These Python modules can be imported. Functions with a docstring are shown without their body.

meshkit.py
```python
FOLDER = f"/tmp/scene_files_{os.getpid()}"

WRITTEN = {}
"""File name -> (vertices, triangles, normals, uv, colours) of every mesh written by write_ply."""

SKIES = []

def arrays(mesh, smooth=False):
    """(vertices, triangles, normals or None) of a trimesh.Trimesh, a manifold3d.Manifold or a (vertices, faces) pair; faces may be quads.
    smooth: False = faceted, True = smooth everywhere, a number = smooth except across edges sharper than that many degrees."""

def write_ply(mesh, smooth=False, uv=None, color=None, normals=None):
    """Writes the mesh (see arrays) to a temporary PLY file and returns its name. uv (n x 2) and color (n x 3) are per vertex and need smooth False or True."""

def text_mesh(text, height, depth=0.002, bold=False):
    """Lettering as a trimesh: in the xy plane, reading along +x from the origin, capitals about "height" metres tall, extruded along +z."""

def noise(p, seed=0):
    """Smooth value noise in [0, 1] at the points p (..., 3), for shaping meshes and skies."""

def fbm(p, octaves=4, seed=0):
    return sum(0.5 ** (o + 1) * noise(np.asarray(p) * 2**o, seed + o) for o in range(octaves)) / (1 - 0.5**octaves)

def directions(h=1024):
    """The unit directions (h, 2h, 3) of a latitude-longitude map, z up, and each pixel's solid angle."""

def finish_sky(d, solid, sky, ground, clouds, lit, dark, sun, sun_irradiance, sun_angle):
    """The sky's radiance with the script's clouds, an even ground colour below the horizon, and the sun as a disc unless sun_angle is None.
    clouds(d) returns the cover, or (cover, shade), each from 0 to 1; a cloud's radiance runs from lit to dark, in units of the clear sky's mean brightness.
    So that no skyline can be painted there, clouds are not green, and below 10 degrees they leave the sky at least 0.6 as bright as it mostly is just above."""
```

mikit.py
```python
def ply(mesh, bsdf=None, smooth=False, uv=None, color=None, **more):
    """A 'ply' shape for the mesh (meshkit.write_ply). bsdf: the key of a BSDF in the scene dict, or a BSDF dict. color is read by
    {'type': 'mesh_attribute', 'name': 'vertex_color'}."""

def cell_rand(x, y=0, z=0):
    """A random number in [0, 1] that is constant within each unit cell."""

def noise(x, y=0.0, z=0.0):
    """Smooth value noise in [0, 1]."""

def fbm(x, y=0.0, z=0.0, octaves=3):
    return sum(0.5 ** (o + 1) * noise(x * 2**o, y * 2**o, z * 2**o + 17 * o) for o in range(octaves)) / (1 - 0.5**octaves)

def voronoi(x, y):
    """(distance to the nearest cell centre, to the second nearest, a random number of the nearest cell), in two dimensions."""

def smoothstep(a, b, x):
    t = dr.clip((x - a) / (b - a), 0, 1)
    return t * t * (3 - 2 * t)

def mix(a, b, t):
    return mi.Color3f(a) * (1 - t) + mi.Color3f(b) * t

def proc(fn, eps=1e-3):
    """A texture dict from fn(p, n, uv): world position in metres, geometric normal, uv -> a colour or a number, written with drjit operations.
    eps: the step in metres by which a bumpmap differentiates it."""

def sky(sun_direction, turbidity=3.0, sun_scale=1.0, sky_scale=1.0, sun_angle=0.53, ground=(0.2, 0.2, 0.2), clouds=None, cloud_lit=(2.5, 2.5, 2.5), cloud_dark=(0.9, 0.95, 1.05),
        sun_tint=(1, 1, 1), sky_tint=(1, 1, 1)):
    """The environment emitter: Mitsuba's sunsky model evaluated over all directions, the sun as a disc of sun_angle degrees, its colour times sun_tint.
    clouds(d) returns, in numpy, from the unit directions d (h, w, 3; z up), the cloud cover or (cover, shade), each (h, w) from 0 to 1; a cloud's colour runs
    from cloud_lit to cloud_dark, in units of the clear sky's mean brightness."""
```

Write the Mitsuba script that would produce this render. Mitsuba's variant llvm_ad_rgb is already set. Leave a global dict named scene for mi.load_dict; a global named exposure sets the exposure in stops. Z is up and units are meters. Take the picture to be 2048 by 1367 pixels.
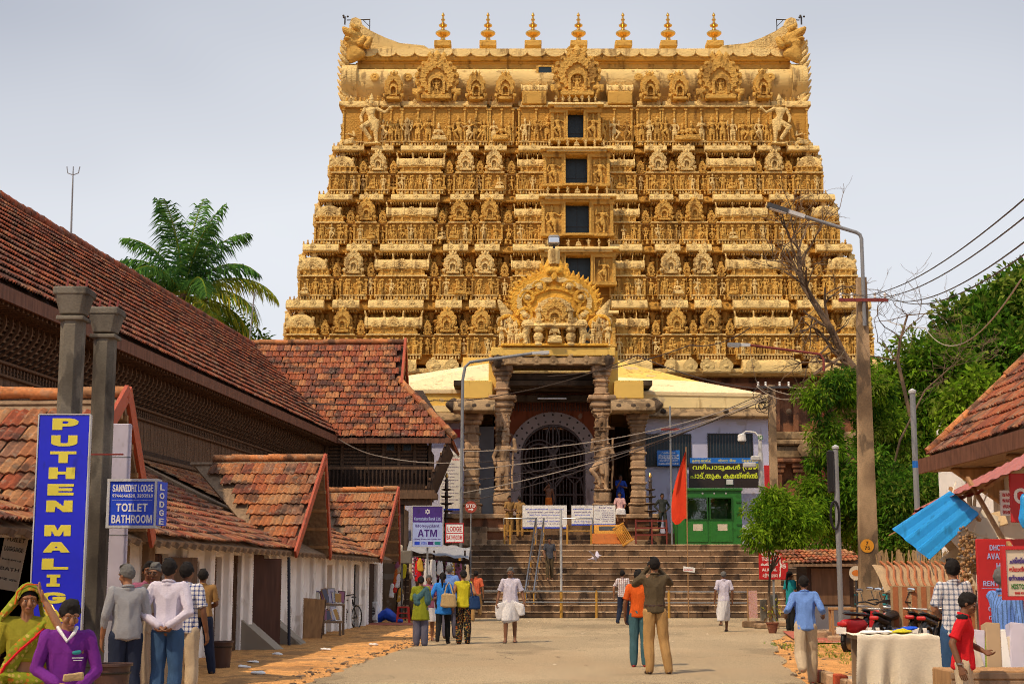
import math, random, glob, numpy as np, trimesh, drjit as dr, mitsuba as mi, mikit, meshkit
from manifold3d import Manifold, Mesh
from shapely.geometry import Polygon, Point, box as sbox
from shapely import affinity, union_all
from mikit import noise, fbm, voronoi, cell_rand, smoothstep, mix, proc
T = mi.ScalarTransform4f
R = random.Random(7); NR = np.random.default_rng(11)
scene, labels = {}, {}

# ------------------------------------------------------------------ camera, sky, exposure
CAM_H, F_PX, HOR = 1.45, 3000.0, 1155.0            # eye height (m), focal length and horizon row in photograph pixels
TILT = math.atan((HOR - 683.5) / F_PX)
scene['camera'] = {'type': 'perspective', 'fov': 2 * math.degrees(math.atan(1024 / F_PX)), 'fov_axis': 'x', 'near_clip': 0.2, 'far_clip': 6000.0,
    'to_world': T().look_at(origin=[0, 0, CAM_H], target=[0, math.cos(TILT), CAM_H + math.sin(TILT)], up=[0, 0, 1])}
def hazy(d):
    n = meshkit.fbm(d * np.array([2.2, 2.2, 4.0]) + 3.1, 4)
    return np.clip(0.86 + 0.10 * (n - 0.5) * 2, 0, 1), np.clip(0.12 + 0.62 * np.clip((d[..., 2] - .10) / .30, 0, 1) + 1.5 * (n - 0.5), 0, 1)
SUN = np.array([-0.42, -0.46, 0.78])
scene['sky'] = mikit.sky(SUN, turbidity=4.0, sun_scale=0.85, sky_scale=1.0, sun_angle=1.0, clouds=hazy, cloud_lit=(3.5, 3.55, 3.65), cloud_dark=(1.75, 1.86, 2.15), sun_tint=(1.0, 0.93, 0.80), ground=(0.2, 0.17, 0.13))
exposure = 1.4

def at(px, py, Y):
    """The point at distance Y (metres ahead) that the photograph shows at pixel px, py."""
    a, b = (px - 1024) / F_PX, -(py - 683.5) / F_PX
    d = np.array([a, math.cos(TILT) - b * math.sin(TILT), math.sin(TILT) + b * math.cos(TILT)])
    return np.array([0, 0, CAM_H]) + d * (Y / d[1])
def onground(px, py, z=0.0):
    a, b = (px - 1024) / F_PX, -(py - 683.5) / F_PX
    d = np.array([a, math.cos(TILT) - b * math.sin(TILT), math.sin(TILT) + b * math.cos(TILT)])
    return np.array([0, 0, CAM_H]) + d * ((z - CAM_H) / d[2])
def mpp(Y, z=1.45):
    return (Y * math.cos(TILT) + (z - CAM_H) * math.sin(TILT)) / F_PX
def zat(py, Y): return at(1024, py, Y)[2]
def xat(px, py, Y): return at(px, py, Y)[0]

# ------------------------------------------------------------------ colours (one palette; a mesh's uv.x picks its colour)
PAL, PALN = [], {}
def C(name, rgb=None):
    if name not in PALN:
        PALN[name] = len(PAL); PAL.append(rgb)
    return PALN[name]
NP = 256
for n_, c_ in dict(
    cream=(.70, .515, .215), gold=(.60, .36, .085), ochre=(.40, .195, .033), tan=(.49, .265, .05), roof_cream=(.74, .60, .36), pale_yellow=(.78, .63, .33), yellow_wall=(.74, .50, .13), arch_gold=(.72, .40, .055), navy=(.005, .022, .040),  # cream, tan, ochre: lit rolls and shaded recesses put into the stucco colours
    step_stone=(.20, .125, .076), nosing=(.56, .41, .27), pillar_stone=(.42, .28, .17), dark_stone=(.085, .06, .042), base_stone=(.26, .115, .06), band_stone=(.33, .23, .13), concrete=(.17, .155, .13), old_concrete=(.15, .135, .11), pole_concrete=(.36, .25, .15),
    lavender=(.50, .52, .72), plaster=(.68, .66, .66), shop_white=(.80, .78, .76), terracotta_wall=(.30, .085, .04), grey_arch=(.40, .34, .35), sky_panel=(.16, .26, .45), panel_grey=(.14, .15, .18),
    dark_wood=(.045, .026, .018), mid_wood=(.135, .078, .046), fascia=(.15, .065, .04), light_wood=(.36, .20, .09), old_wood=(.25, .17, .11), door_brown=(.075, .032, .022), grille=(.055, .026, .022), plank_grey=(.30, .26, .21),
    barge=(.42, .075, .03), ridge=(.58, .22, .08), ridge_dark=(.20, .07, .04),
    blue=(.006, .012, .62), sign_yellow=(.66, .58, .06), sign_white=(.80, .80, .80), sign_blue=(.015, .06, .60), purple=(.055, .02, .21), pale_blue=(.36, .45, .80), sign_red=(.50, .018, .022), dark_red=(.28, .012, .022), std_red=(.33, .045, .022), lime=(.62, .72, .03), black_board=(.022, .014, .012), bank_blue=(.01, .14, .55),
    booth_green=(.022, .16, .022), booth_dark=(.014, .09, .014), rail_yellow=(.50, .27, .05), rust_red=(.20, .03, .022), flag_red=(.72, .055, .018), black=(.012, .012, .013), dark_grey=(.05, .05, .055), grey=(.22, .23, .25), light_grey=(.50, .51, .53), white=(.75, .75, .74), orange=(.55, .17, .03), barrier_yellow=(.60, .28, .03), cable=(.05, .035, .03), cable_pale=(.40, .33, .26),
    sheet_blue=(.02, .30, .76), sheet_red=(.36, .085, .06), tarp_blue=(.01, .08, .62), cardboard=(.50, .35, .18), canvas=(.60, .53, .42), thatch=(.33, .23, .12), stripe_orange=(.40, .15, .07), beige=(.42, .30, .18), red=(.55, .012, .015), bike_red=(.42, .014, .022), bin=(.065, .032, .026), chair_red=(.62, .03, .014), mat_red=(.30, .09, .06),
    bronze=(.06, .04, .028), teal=(.012, .20, .22), sticker=(.60, .26, .02),
    skin=(.30, .14, .072), skin_dark=(.185, .082, .044), skin_light=(.36, .17, .085), lip=(.22, .07, .05), eye_white=(.6, .56, .52), eye=(.02, .012, .01), hair=(.012, .010, .010), hair_grey=(.12, .12, .12), vermilion=(.45, .03, .02),
    w_lav=(.55, .52, .64), w_white=(.68, .67, .70), w_blue=(.14, .27, .66), w_grey=(.27, .28, .31), khaki=(.32, .18, .065), khaki_police=(.35, .20, .07), olive=(.085, .062, .035), jeans=(.035, .085, .19), navy_cloth=(.014, .022, .05), tan_cloth=(.42, .25, .10), beige_cloth=(.50, .40, .28), pink=(.60, .36, .36), orange_cloth=(.62, .10, .012), salmon=(.62, .13, .06), royal=(.025, .20, .68), bright_yellow=(.52, .46, .02), shawl=(.22, .25, .015), shawl_blue=(.05, .12, .15), slate=(.10, .10, .15), purple_cloth=(.135, .016, .21), teal_cloth=(.012, .26, .30), camo=(.045, .05, .05), blouse=(.24, .22, .018), mauve=(.30, .10, .18), steel_shirt=(.06, .065, .085), red_cloth=(.60, .012, .02), bag_tan=(.42, .30, .15), bag_blue=(.012, .04, .13), gold_trim=(.6, .35, .05), bright_blue=(.02, .07, .45), orange_loin=(.62, .16, .02), sandal=(.06, .03, .02),
    leaf_a=(.155, .29, .018), leaf_b=(.09, .21, .018), leaf_c=(.25, .39, .03), leaf_d=(.045, .12, .018), leaf_e=(.19, .26, .04), palm_a=(.10, .24, .05), palm_b=(.32, .38, .045), palm_y=(.48, .45, .05), palm_d=(.035, .115, .035), bark=(.17, .115, .075), twig=(.20, .14, .09), dry=(.25, .15, .06),
).items(): C(n_, c_)
for i_ in range(10):                                      # clay tiles: fresh orange to weathered brown-grey
    C(f'tile{i_}', [(.32, .095, .042), (.28, .080, .036), (.37, .135, .055), (.27, .070, .033), (.22, .068, .040), (.40, .17, .072), (.17, .062, .042), (.30, .12, .055), (.36, .18, .085), (.24, .12, .075)][i_])
PR, PG, PB = None, None, None
def pal(uv):
    i = mi.UInt32(dr.clip(uv.x * NP, 0, NP - 1))
    return mi.Color3f(dr.gather(mi.Float, PR, i), dr.gather(mi.Float, PG, i), dr.gather(mi.Float, PB, i))

# ------------------------------------------------------------------ materials
def prin(tex, rough=0.8, **k):
    return {'type': 'twosided', 'b': {'type': 'principled', 'base_color': tex, 'roughness': rough, 'specular': k.pop('specular', 0.3), **k}}
def f_stucco(p, n, uv):
    c = pal(uv) * (0.80 + 0.40 * fbm(p.x * 1.1, p.y * 1.1, p.z * 1.1, octaves=3))
    s = smoothstep(.54, .76, fbm(p.x * 4.0, p.y * 4.0, p.z * 0.6, octaves=4))
    return mix(c, c * mi.Color3f(.40, .34, .32), s * 0.85)
def f_carved(p, n, uv):
    return dr.abs(noise(p.x * 9, p.y * 9, p.z * 9) - .5) + .5 * noise(p.x * 20, p.y * 20, p.z * 20)
def f_stone(p, n, uv):
    c = pal(uv) * (0.62 + 0.76 * fbm(p.x * 2.3, p.y * 2.3, p.z * 2.3, octaves=4))
    s = smoothstep(.50, .68, fbm(p.x * 1.7 + 9, p.y * 1.7, p.z * 0.55, octaves=4))
    g = noise(p.x * 60, p.y * 60, p.z * 60)
    b = smoothstep(.56, .62, fbm(p.x * 3.7 + 2, p.y * 3.7, p.z * 1.4 + 6, octaves=4))
    c = mix(c, c * mi.Color3f(.34, .31, .30), s * 0.8)
    return mix(c, mi.Color3f(.028, .024, .022), b * 0.5) * (0.82 + 0.36 * g)
def f_tile(p, n, uv):
    c = pal(uv) * (0.75 + 0.5 * noise(p.x * 30, p.y * 30, p.z * 30))
    s = smoothstep(.50, .66, fbm(p.x * 3.1, p.y * 3.1, p.z * 3.1, octaves=4))
    l = smoothstep(.62, .74, fbm(p.x * 14, p.y * 14, p.z * 14, octaves=2))
    c = mix(c, mi.Color3f(.040, .030, .026), s * 0.72)
    return mix(c, mi.Color3f(.34, .29, .22), l * 0.35)
def f_plaster(p, n, uv):
    c = pal(uv) * (0.86 + 0.26 * fbm(p.x * 1.3, p.y * 1.3, p.z * 1.3, octaves=4))
    s = smoothstep(.60, .74, fbm(p.x * 4.5, p.y * 4.5, p.z * 0.8, octaves=4))
    b = smoothstep(.66, .72, fbm(p.x * 2.0 + 5, p.y * 2.0, p.z * 2.0 + 3, octaves=4))
    c = mix(c, c * mi.Color3f(.42, .34, .28), s * 0.55)
    return mix(c, mi.Color3f(.42, .36, .30), b * 0.5)
def f_wood(p, n, uv):
    g = fbm(p.x * 22, p.y * 22, p.z * 2.2, octaves=3)
    return pal(uv) * (0.55 + 0.9 * g)
def f_paint(p, n, uv):
    c = pal(uv) * (0.80 + 0.38 * fbm(p.x * 2.6, p.y * 2.6, p.z * 2.6, octaves=4))
    s = smoothstep(.66, .78, fbm(p.x * 9, p.y * 9, p.z * 3, octaves=3))
    return mix(c, c * mi.Color3f(.55, .48, .42), s * 0.5)
def f_cloth(p, n, uv):
    return pal(uv) * (0.82 + 0.20 * noise(p.x * 90, p.y * 90, p.z * 90) + 0.16 * fbm(p.x * 7, p.y * 7, p.z * 7, octaves=2))
def f_skin(p, n, uv):
    return pal(uv) * (0.88 + 0.24 * fbm(p.x * 18, p.y * 18, p.z * 18, octaves=2))
def f_leaf(p, n, uv):
    return pal(uv) * (0.5 + 1.0 * uv.y) * (0.8 + 0.4 * noise(p.x * 1.5, p.y * 1.5, p.z * 1.5))
def f_asphalt(p, n, uv):
    a = fbm(p.x * .35, p.y * .22, 0, octaves=4)
    g = noise(p.x * 55, p.y * 55, 1.0); g2 = noise(p.x * 150, p.y * 150, 2.0)
    c = mix((.225, .172, .108), (.315, .248, .160), a) * (0.55 + 0.5 * g + 0.42 * g2)
    d = smoothstep(.54, .70, fbm(p.x * 0.9 + 4, p.y * 0.5, 2.0, octaves=4))
    c = mix(c, mi.Color3f(.28, .20, .12), d * 0.4)
    q = voronoi(p.x * .42 + .5 * noise(p.x * 2, p.y * 2, 3.0), p.y * .30 + .5 * noise(p.x * 2, p.y * 2, 8.0))
    crack = (1 - smoothstep(.0, .022, q[1] - q[0])) * smoothstep(.45, .6, noise(p.x * .5, p.y * .5, 6.0))
    c = c * (1 - .55 * crack) * (.9 + .2 * q[2])
    pat = smoothstep(.60, .64, fbm(p.x * .55 + 20, p.y * .30 + 7, 5.0, octaves=3))
    return mix(c, c * 0.66, pat * 0.6)
def f_dirt(p, n, uv):
    a = fbm(p.x * 1.2, p.y * 1.2, 0, octaves=4)
    c = mix((.36, .170, .055), (.46, .25, .10), a) * (0.6 + 0.45 * noise(p.x * 40, p.y * 40, 1.0) + 0.4 * noise(p.x * 12, p.y * 12, 4.0))
    d = smoothstep(.56, .70, fbm(p.x * 2.6 + 4, p.y * 2.6, 2.0, octaves=4))
    return mix(c, mi.Color3f(.17, .10, .055), d * 0.6)
def f_check(p, n, uv):
    # woven checks: uv.x picks the ground colour, uv.y the pattern
    k = mi.UInt32(dr.clip(uv.y * 8, 0, 7))
    h = dr.select(dr.abs(n.x) > 0.75, p.y, p.x)
    per = dr.gather(mi.Float, CHK[0], k)
    line = mi.Color3f(dr.gather(mi.Float, CHK[1], k), dr.gather(mi.Float, CHK[2], k), dr.gather(mi.Float, CHK[3], k))
    hz = dr.gather(mi.Float, CHK[4], k)
    fx, fz = h / per - dr.floor(h / per), p.z / per - dr.floor(p.z / per)
    a = dr.select(fx < .34, 1.0, 0.0); b = dr.select(fz < .34, 1.0, 0.0) * hz
    return mix(pal(uv), line, dr.minimum(0.62 * (a + b), 1.0)) * (0.85 + 0.3 * noise(p.x * 90, p.y * 90, p.z * 90))
CHECKS = [(.06, .20, .04, .04, 1), (.05, .02, .05, .22, 1), (.055, .10, .14, .24, 1), (.035, .03, .06, .10, 0), (.02, .03, .07, .12, 1), (.06, .5, .1, .02, 1), (.05, .3, .3, .3, 1), (.05, .3, .3, .3, 1)]
CHK = None
def f_print(p, n, uv):
    # printed cloth: flowers and sprigs of a second colour on the ground colour
    q = voronoi((p.x + p.y * .6) * 30, p.z * 30)
    fl = dr.select(q[0] < .34, 1.0, 0.0) * dr.select(q[2] > .35, 1.0, 0.0)
    c2 = dr.select(q[2] > .7, mi.Color3f(.52, .13, .02), mi.Color3f(.50, .36, .10))
    return mix(pal(uv), c2, fl * 0.75) * (0.8 + 0.3 * noise(p.x * 70, p.y * 70, p.z * 70))
def finish_materials():
    global PR, PG, PB, CHK
    a = np.zeros((NP, 3)); a[:len(PAL)] = np.array(PAL)
    PR, PG, PB = (mi.Float(a[:, k].astype(np.float32)) for k in range(3))
    CHK = [mi.Float(np.array(c, np.float32)) for c in zip(*CHECKS)]
    B = {
        'stucco': {'type': 'twosided', 'b': {'type': 'bumpmap', 'tex': proc(f_carved, .012), 'scale': .055, 'b': prin(proc(f_stucco), .75)['b']}}, 'stone': prin(proc(f_stone), .85), 'tile': prin(proc(f_tile), .8), 'plaster': prin(proc(f_plaster), .85), 'wood': prin(proc(f_wood), .65),
        'paint': prin(proc(f_paint), .42, specular=.5), 'cloth': prin(proc(f_cloth), .9, sheen=.3), 'skin': prin(proc(f_skin), .5, specular=.4), 'asphalt': prin(proc(f_asphalt), .85), 'dirt': prin(proc(f_dirt), .95, specular=.1),
        'check': prin(proc(f_check), .9, sheen=.3), 'print': prin(proc(f_print), .9, sheen=.3),
        'leaf': {'type': 'principledthin', 'base_color': proc(f_leaf), 'roughness': .45, 'diff_trans': .75, 'spec_trans': 0.0, 'eta': 1.4},
        'steel': {'type': 'twosided', 'b': {'type': 'principled', 'base_color': {'type': 'rgb', 'value': [.45, .46, .48]}, 'metallic': 1.0, 'roughness': .3}},
        'brass': {'type': 'twosided', 'b': {'type': 'principled', 'base_color': {'type': 'rgb', 'value': [.78, .46, .13]}, 'metallic': 1.0, 'roughness': .22}},
        'glass': {'type': 'thindielectric'},
        'glass_dark': {'type': 'dielectric', 'int_ior': 1.5},
        'mirror': {'type': 'twosided', 'b': {'type': 'roughconductor', 'alpha': .03, 'material': 'Al'}},
    }
    for k, v in B.items(): scene['bsdf_' + k] = v
B_ = lambda m: 'bsdf_' + m

# ------------------------------------------------------------------ naming and entries
COUNT = {}
def numbered(base):
    n = COUNT.get(base, 0); COUNT[base] = n + 1
    return base if n == 0 else f'{base}_{n:03d}'
def info(key, label=None, cat=None, group=None, kind=None):
    d = labels.setdefault(key, {})
    for k, v in (('label', label), ('category', cat), ('group', group), ('kind', kind)):
        if v: d[k] = v
    return key
def thing(name, label, cat, group=None, kind=None):
    return info(numbered(name), label, cat, group, kind)
def key_of(name, parent): return numbered(f'{parent}__{name}' if parent else name)
def tri(mesh):
    return meshkit.arrays(mesh)[:2]
def shape(mesh, mat, col, smooth=False, v=0.5):
    """A ply dict: the mesh with one palette colour in its uv."""
    if smooth is False or smooth is None:
        m, s = tri(mesh), False
    elif smooth is True:
        m, s = tri(mesh), True
    else:
        mm = trimesh.Trimesh(*tri(mesh), process=False)
        mm.merge_vertices()
        mm = trimesh.graph.smooth_shade(mm, angle=math.radians(smooth), facet_minarea=None)
        m, s = (np.array(mm.vertices), np.array(mm.faces)), True
    n = len(m[0])
    uv = np.empty((n, 2)); uv[:, 0] = (C(col) + .5) / NP if isinstance(col, str) else (np.asarray(col) + .5) / NP; uv[:, 1] = v
    d = mikit.ply(m, B_(mat), smooth=s, uv=uv); RAW[d['filename']] = (m, mat, s, uv)
    return d
RAW, MIRROR = {}, {}
def mirrored(shp):
    """The shape turned left for right, so that a copy never needs a negative scale."""
    f = shp['filename']
    if f not in MIRROR: m, mat, s, uv = RAW[f]; MIRROR[f] = mikit.ply((m[0] * [-1, 1, 1], m[1][:, ::-1]), B_(mat), smooth=s, uv=uv)
    return MIRROR[f]
def put(name, shp, parent=None, M=None, **k):
    key = key_of(name, parent)
    if M is not None and np.linalg.det(np.asarray(M)[:3, :3]) < 0: shp, M = mirrored(shp), np.asarray(M) @ np.diag([-1, 1, 1, 1.0])
    scene[key] = dict(shp) if M is None else {**shp, 'to_world': T(np.asarray(M, float))}
    if k: info(key, **k)
    return key
def obj(name, mesh, mat, col, parent=None, smooth=False, v=0.5, **k):
    return put(name, shape(mesh, mat, col, smooth, v), parent, None, **k)

# ------------------------------------------------------------------ mesh helpers
BOXF = np.array([[0, 2, 3, 1], [4, 5, 7, 6], [0, 1, 5, 4], [2, 6, 7, 3], [0, 4, 6, 2], [1, 3, 7, 5]])
BOXV = np.array([[x, y, z] for x in (0, 1) for y in (0, 1) for z in (0, 1)], float)
BOXF = np.array([[0, 1, 3, 2], [4, 6, 7, 5], [0, 4, 5, 1], [2, 3, 7, 6], [0, 2, 6, 4], [1, 5, 7, 3]])
BOXT = np.vstack([BOXF[:, [0, 1, 2]], BOXF[:, [0, 2, 3]]])
def rotz(a): c, s = math.cos(a), math.sin(a); return np.array([[c, -s, 0], [s, c, 0], [0, 0, 1.0]])
def rotx(a): c, s = math.cos(a), math.sin(a); return np.array([[1, 0, 0], [0, c, -s], [0, s, c.real]])
def roty(a): c, s = math.cos(a), math.sin(a); return np.array([[c, 0, s], [0, 1, 0], [-s, 0, c]])
def mat4(loc=(0, 0, 0), rot=None, scale=1.0):
    M = np.eye(4); M[:3, :3] = (np.eye(3) if rot is None else rot) @ np.diag(np.broadcast_to(np.asarray(scale, float), 3)); M[:3, 3] = loc
    return M
def moved(m, M):
    v, f = tri(m); M = np.asarray(M)
    if np.linalg.det(M[:3, :3]) < 0: f = f[:, ::-1]
    return v @ M[:3, :3].T + M[:3, 3], f
class MB:
    def __init__(s): s.v, s.f, s.n = [], [], 0
    def add(s, m, M=None):
        v, f = tri(m) if M is None else moved(m, M)
        s.v.append(np.asarray(v)); s.f.append(np.asarray(f) + s.n); s.n += len(v); return s
    def box(s, x0, x1, y0, y1, z0, z1, M=None):
        a, b = np.minimum((x0, y0, z0), (x1, y1, z1)), np.maximum((x0, y0, z0), (x1, y1, z1))
        return s.add((BOXV * (b - a) + a, BOXT), M)
    def m(s): return np.vstack(s.v), np.vstack(s.f)
def bx(x0, x1, y0, y1, z0, z1): return MB().box(x0, x1, y0, y1, z0, z1).m()
def cbox(x0, x1, y0, y1, z0, z1, c=0.02):
    """A box with chamfered edges."""
    a, b = np.minimum((x0, y0, z0), (x1, y1, z1)), np.maximum((x0, y0, z0), (x1, y1, z1))
    c = min(c, *(0.45 * (b - a)))
    pts = []
    for s in np.ndindex(2, 2, 2):
        p = np.where(np.array(s) == 1, b, a); d = np.where(np.array(s) == 1, -c, c)
        for k in range(3):
            q = p + d; q[k] = p[k]; pts.append(q)
    return Manifold.hull_points(np.array(pts))
def bar(p, q, w, h=None, up=(0, 0, 1)):
    """A rectangular bar from p to q."""
    p, q = np.asarray(p, float), np.asarray(q, float); h = h or w
    z = q - p; L = np.linalg.norm(z); z = z / L
    u = np.asarray(up, float)
    if abs(z @ u) > .98: u = np.array([0, 1.0, 0])
    x = np.cross(u, z); x /= np.linalg.norm(x); y = np.cross(z, x)
    A = np.stack([x * w, y * h, z * L], 1)
    return ((BOXV - [.5, .5, 0]) @ A.T + p, BOXT)
def tube(pts, rad, sides=8, cap=True):
    p = np.asarray(pts, float); n = len(p); r = np.broadcast_to(np.asarray(rad, float), n)
    t = np.gradient(p, axis=0); t /= np.linalg.norm(t, axis=1, keepdims=True) + 1e-12
    a = np.array([0, 0, 1.0]) if abs(t[0, 2]) < .9 else np.array([1.0, 0, 0])
    rings = []
    for i in range(n):
        a = a - t[i] * (a @ t[i]); a /= np.linalg.norm(a) + 1e-12; b = np.cross(t[i], a)
        th = np.arange(sides) * 2 * np.pi / sides
        rings.append(p[i] + r[i] * (np.cos(th)[:, None] * a + np.sin(th)[:, None] * b))
    v = np.vstack(rings); f = []
    i0 = np.arange(sides); i1 = (i0 + 1) % sides
    for k in range(n - 1):
        f += [np.stack([k * sides + i0, k * sides + i1, (k + 1) * sides + i1], 1), np.stack([k * sides + i0, (k + 1) * sides + i1, (k + 1) * sides + i0], 1)]
    if cap:
        v = np.vstack([v, p[:1], p[-1:]])
        f += [np.stack([i1, i0, np.full(sides, len(v) - 2)], 1), np.stack([(n - 1) * sides + i0, (n - 1) * sides + i1, np.full(sides, len(v) - 1)], 1)]
    return v, np.vstack(f)
def lathe(prof, seg=16, loc=(0, 0, 0), sx=1.0, sy=1.0, a0=0.0):
    prof = np.asarray(prof, float); th = a0 + np.arange(seg) * 2 * np.pi / seg
    v = np.stack([prof[:, None, 0] * np.cos(th) * sx, prof[:, None, 0] * np.sin(th) * sy, np.repeat(prof[:, 1:2], seg, 1)], -1).reshape(-1, 3)
    i0 = np.arange(seg); i1 = (i0 + 1) % seg; f = []
    for k in range(len(prof) - 1):
        f += [np.stack([k * seg + i0, k * seg + i1, (k + 1) * seg + i1], 1), np.stack([k * seg + i0, (k + 1) * seg + i1, (k + 1) * seg + i0], 1)]
    v = np.vstack([v, [[0, 0, prof[0, 1]], [0, 0, prof[-1, 1]]]]); L = len(prof) - 1
    f += [np.stack([i1, i0, np.full(seg, len(v) - 2)], 1), np.stack([L * seg + i0, L * seg + i1, np.full(seg, len(v) - 1)], 1)]
    return v + np.asarray(loc, float), np.vstack(f)
def extr(poly, d):
    """A shapely polygon (x, y) raised by d along z."""
    if isinstance(poly, (list, np.ndarray)): poly = Polygon(poly)
    ms = [trimesh.creation.extrude_polygon(g, d, engine='earcut') for g in getattr(poly, 'geoms', [poly]) if g.area > 1e-9]
    return trimesh.util.concatenate(ms)
XZ = np.array([[1, 0, 0, 0], [0, 0, -1, 0], [0, 1, 0, 0], [0, 0, 0, 1.0]])     # (x, y, z) -> (x, -z, y): plate raised towards -y
YZ = np.array([[0, 0, 1, 0], [1, 0, 0, 0], [0, 1, 0, 0], [0, 0, 0, 1.0]])      # (x, y, z) -> (z, x, y): profile (y, z) pushed along +x
def plate(poly, d, y=0.0):
    """A polygon in (x, z), front face at y - d."""
    v, f = tri(extr(poly, d)); return np.stack([v[:, 0], y - v[:, 2], v[:, 1]], 1), f
def prism_x(prof, x0, x1):
    v, f = tri(extr(prof, x1 - x0)); return np.stack([v[:, 2] + x0, v[:, 0], v[:, 1]], 1), f
def ball(n=6):
    m = Manifold.sphere(1.0, n * 2).to_mesh(); return m.vert_properties[:, :3].copy()
BALL6, BALL8, BALL12 = ball(3), ball(4), ball(6)
def cap(p, r, q=None, s=None, B=None):
    """The hull of balls at p and q (radii r and s; a radius may be three)."""
    B = BALL8 if B is None else B
    pts = [np.asarray(p) + B * np.broadcast_to(np.asarray(r, float), 3)]
    if q is not None: pts.append(np.asarray(q) + B * np.broadcast_to(np.asarray(r if s is None else s, float), 3))
    return Manifold.hull_points(np.vstack(pts))
def hull(*balls, B=None):
    B = BALL8 if B is None else B
    return Manifold.hull_points(np.vstack([np.asarray(p) + B * np.broadcast_to(np.asarray(r, float), 3) for p, r in balls]))
def join(ms): 
    from manifold3d import OpType
    return Manifold.batch_boolean(ms, OpType.Add)
def arcpts(cx, cy, rx, ry, a0, a1, n): 
    t = np.radians(np.linspace(a0, a1, n)); return [(cx + rx * math.cos(k), cy + ry * math.sin(k)) for k in t]

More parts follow.
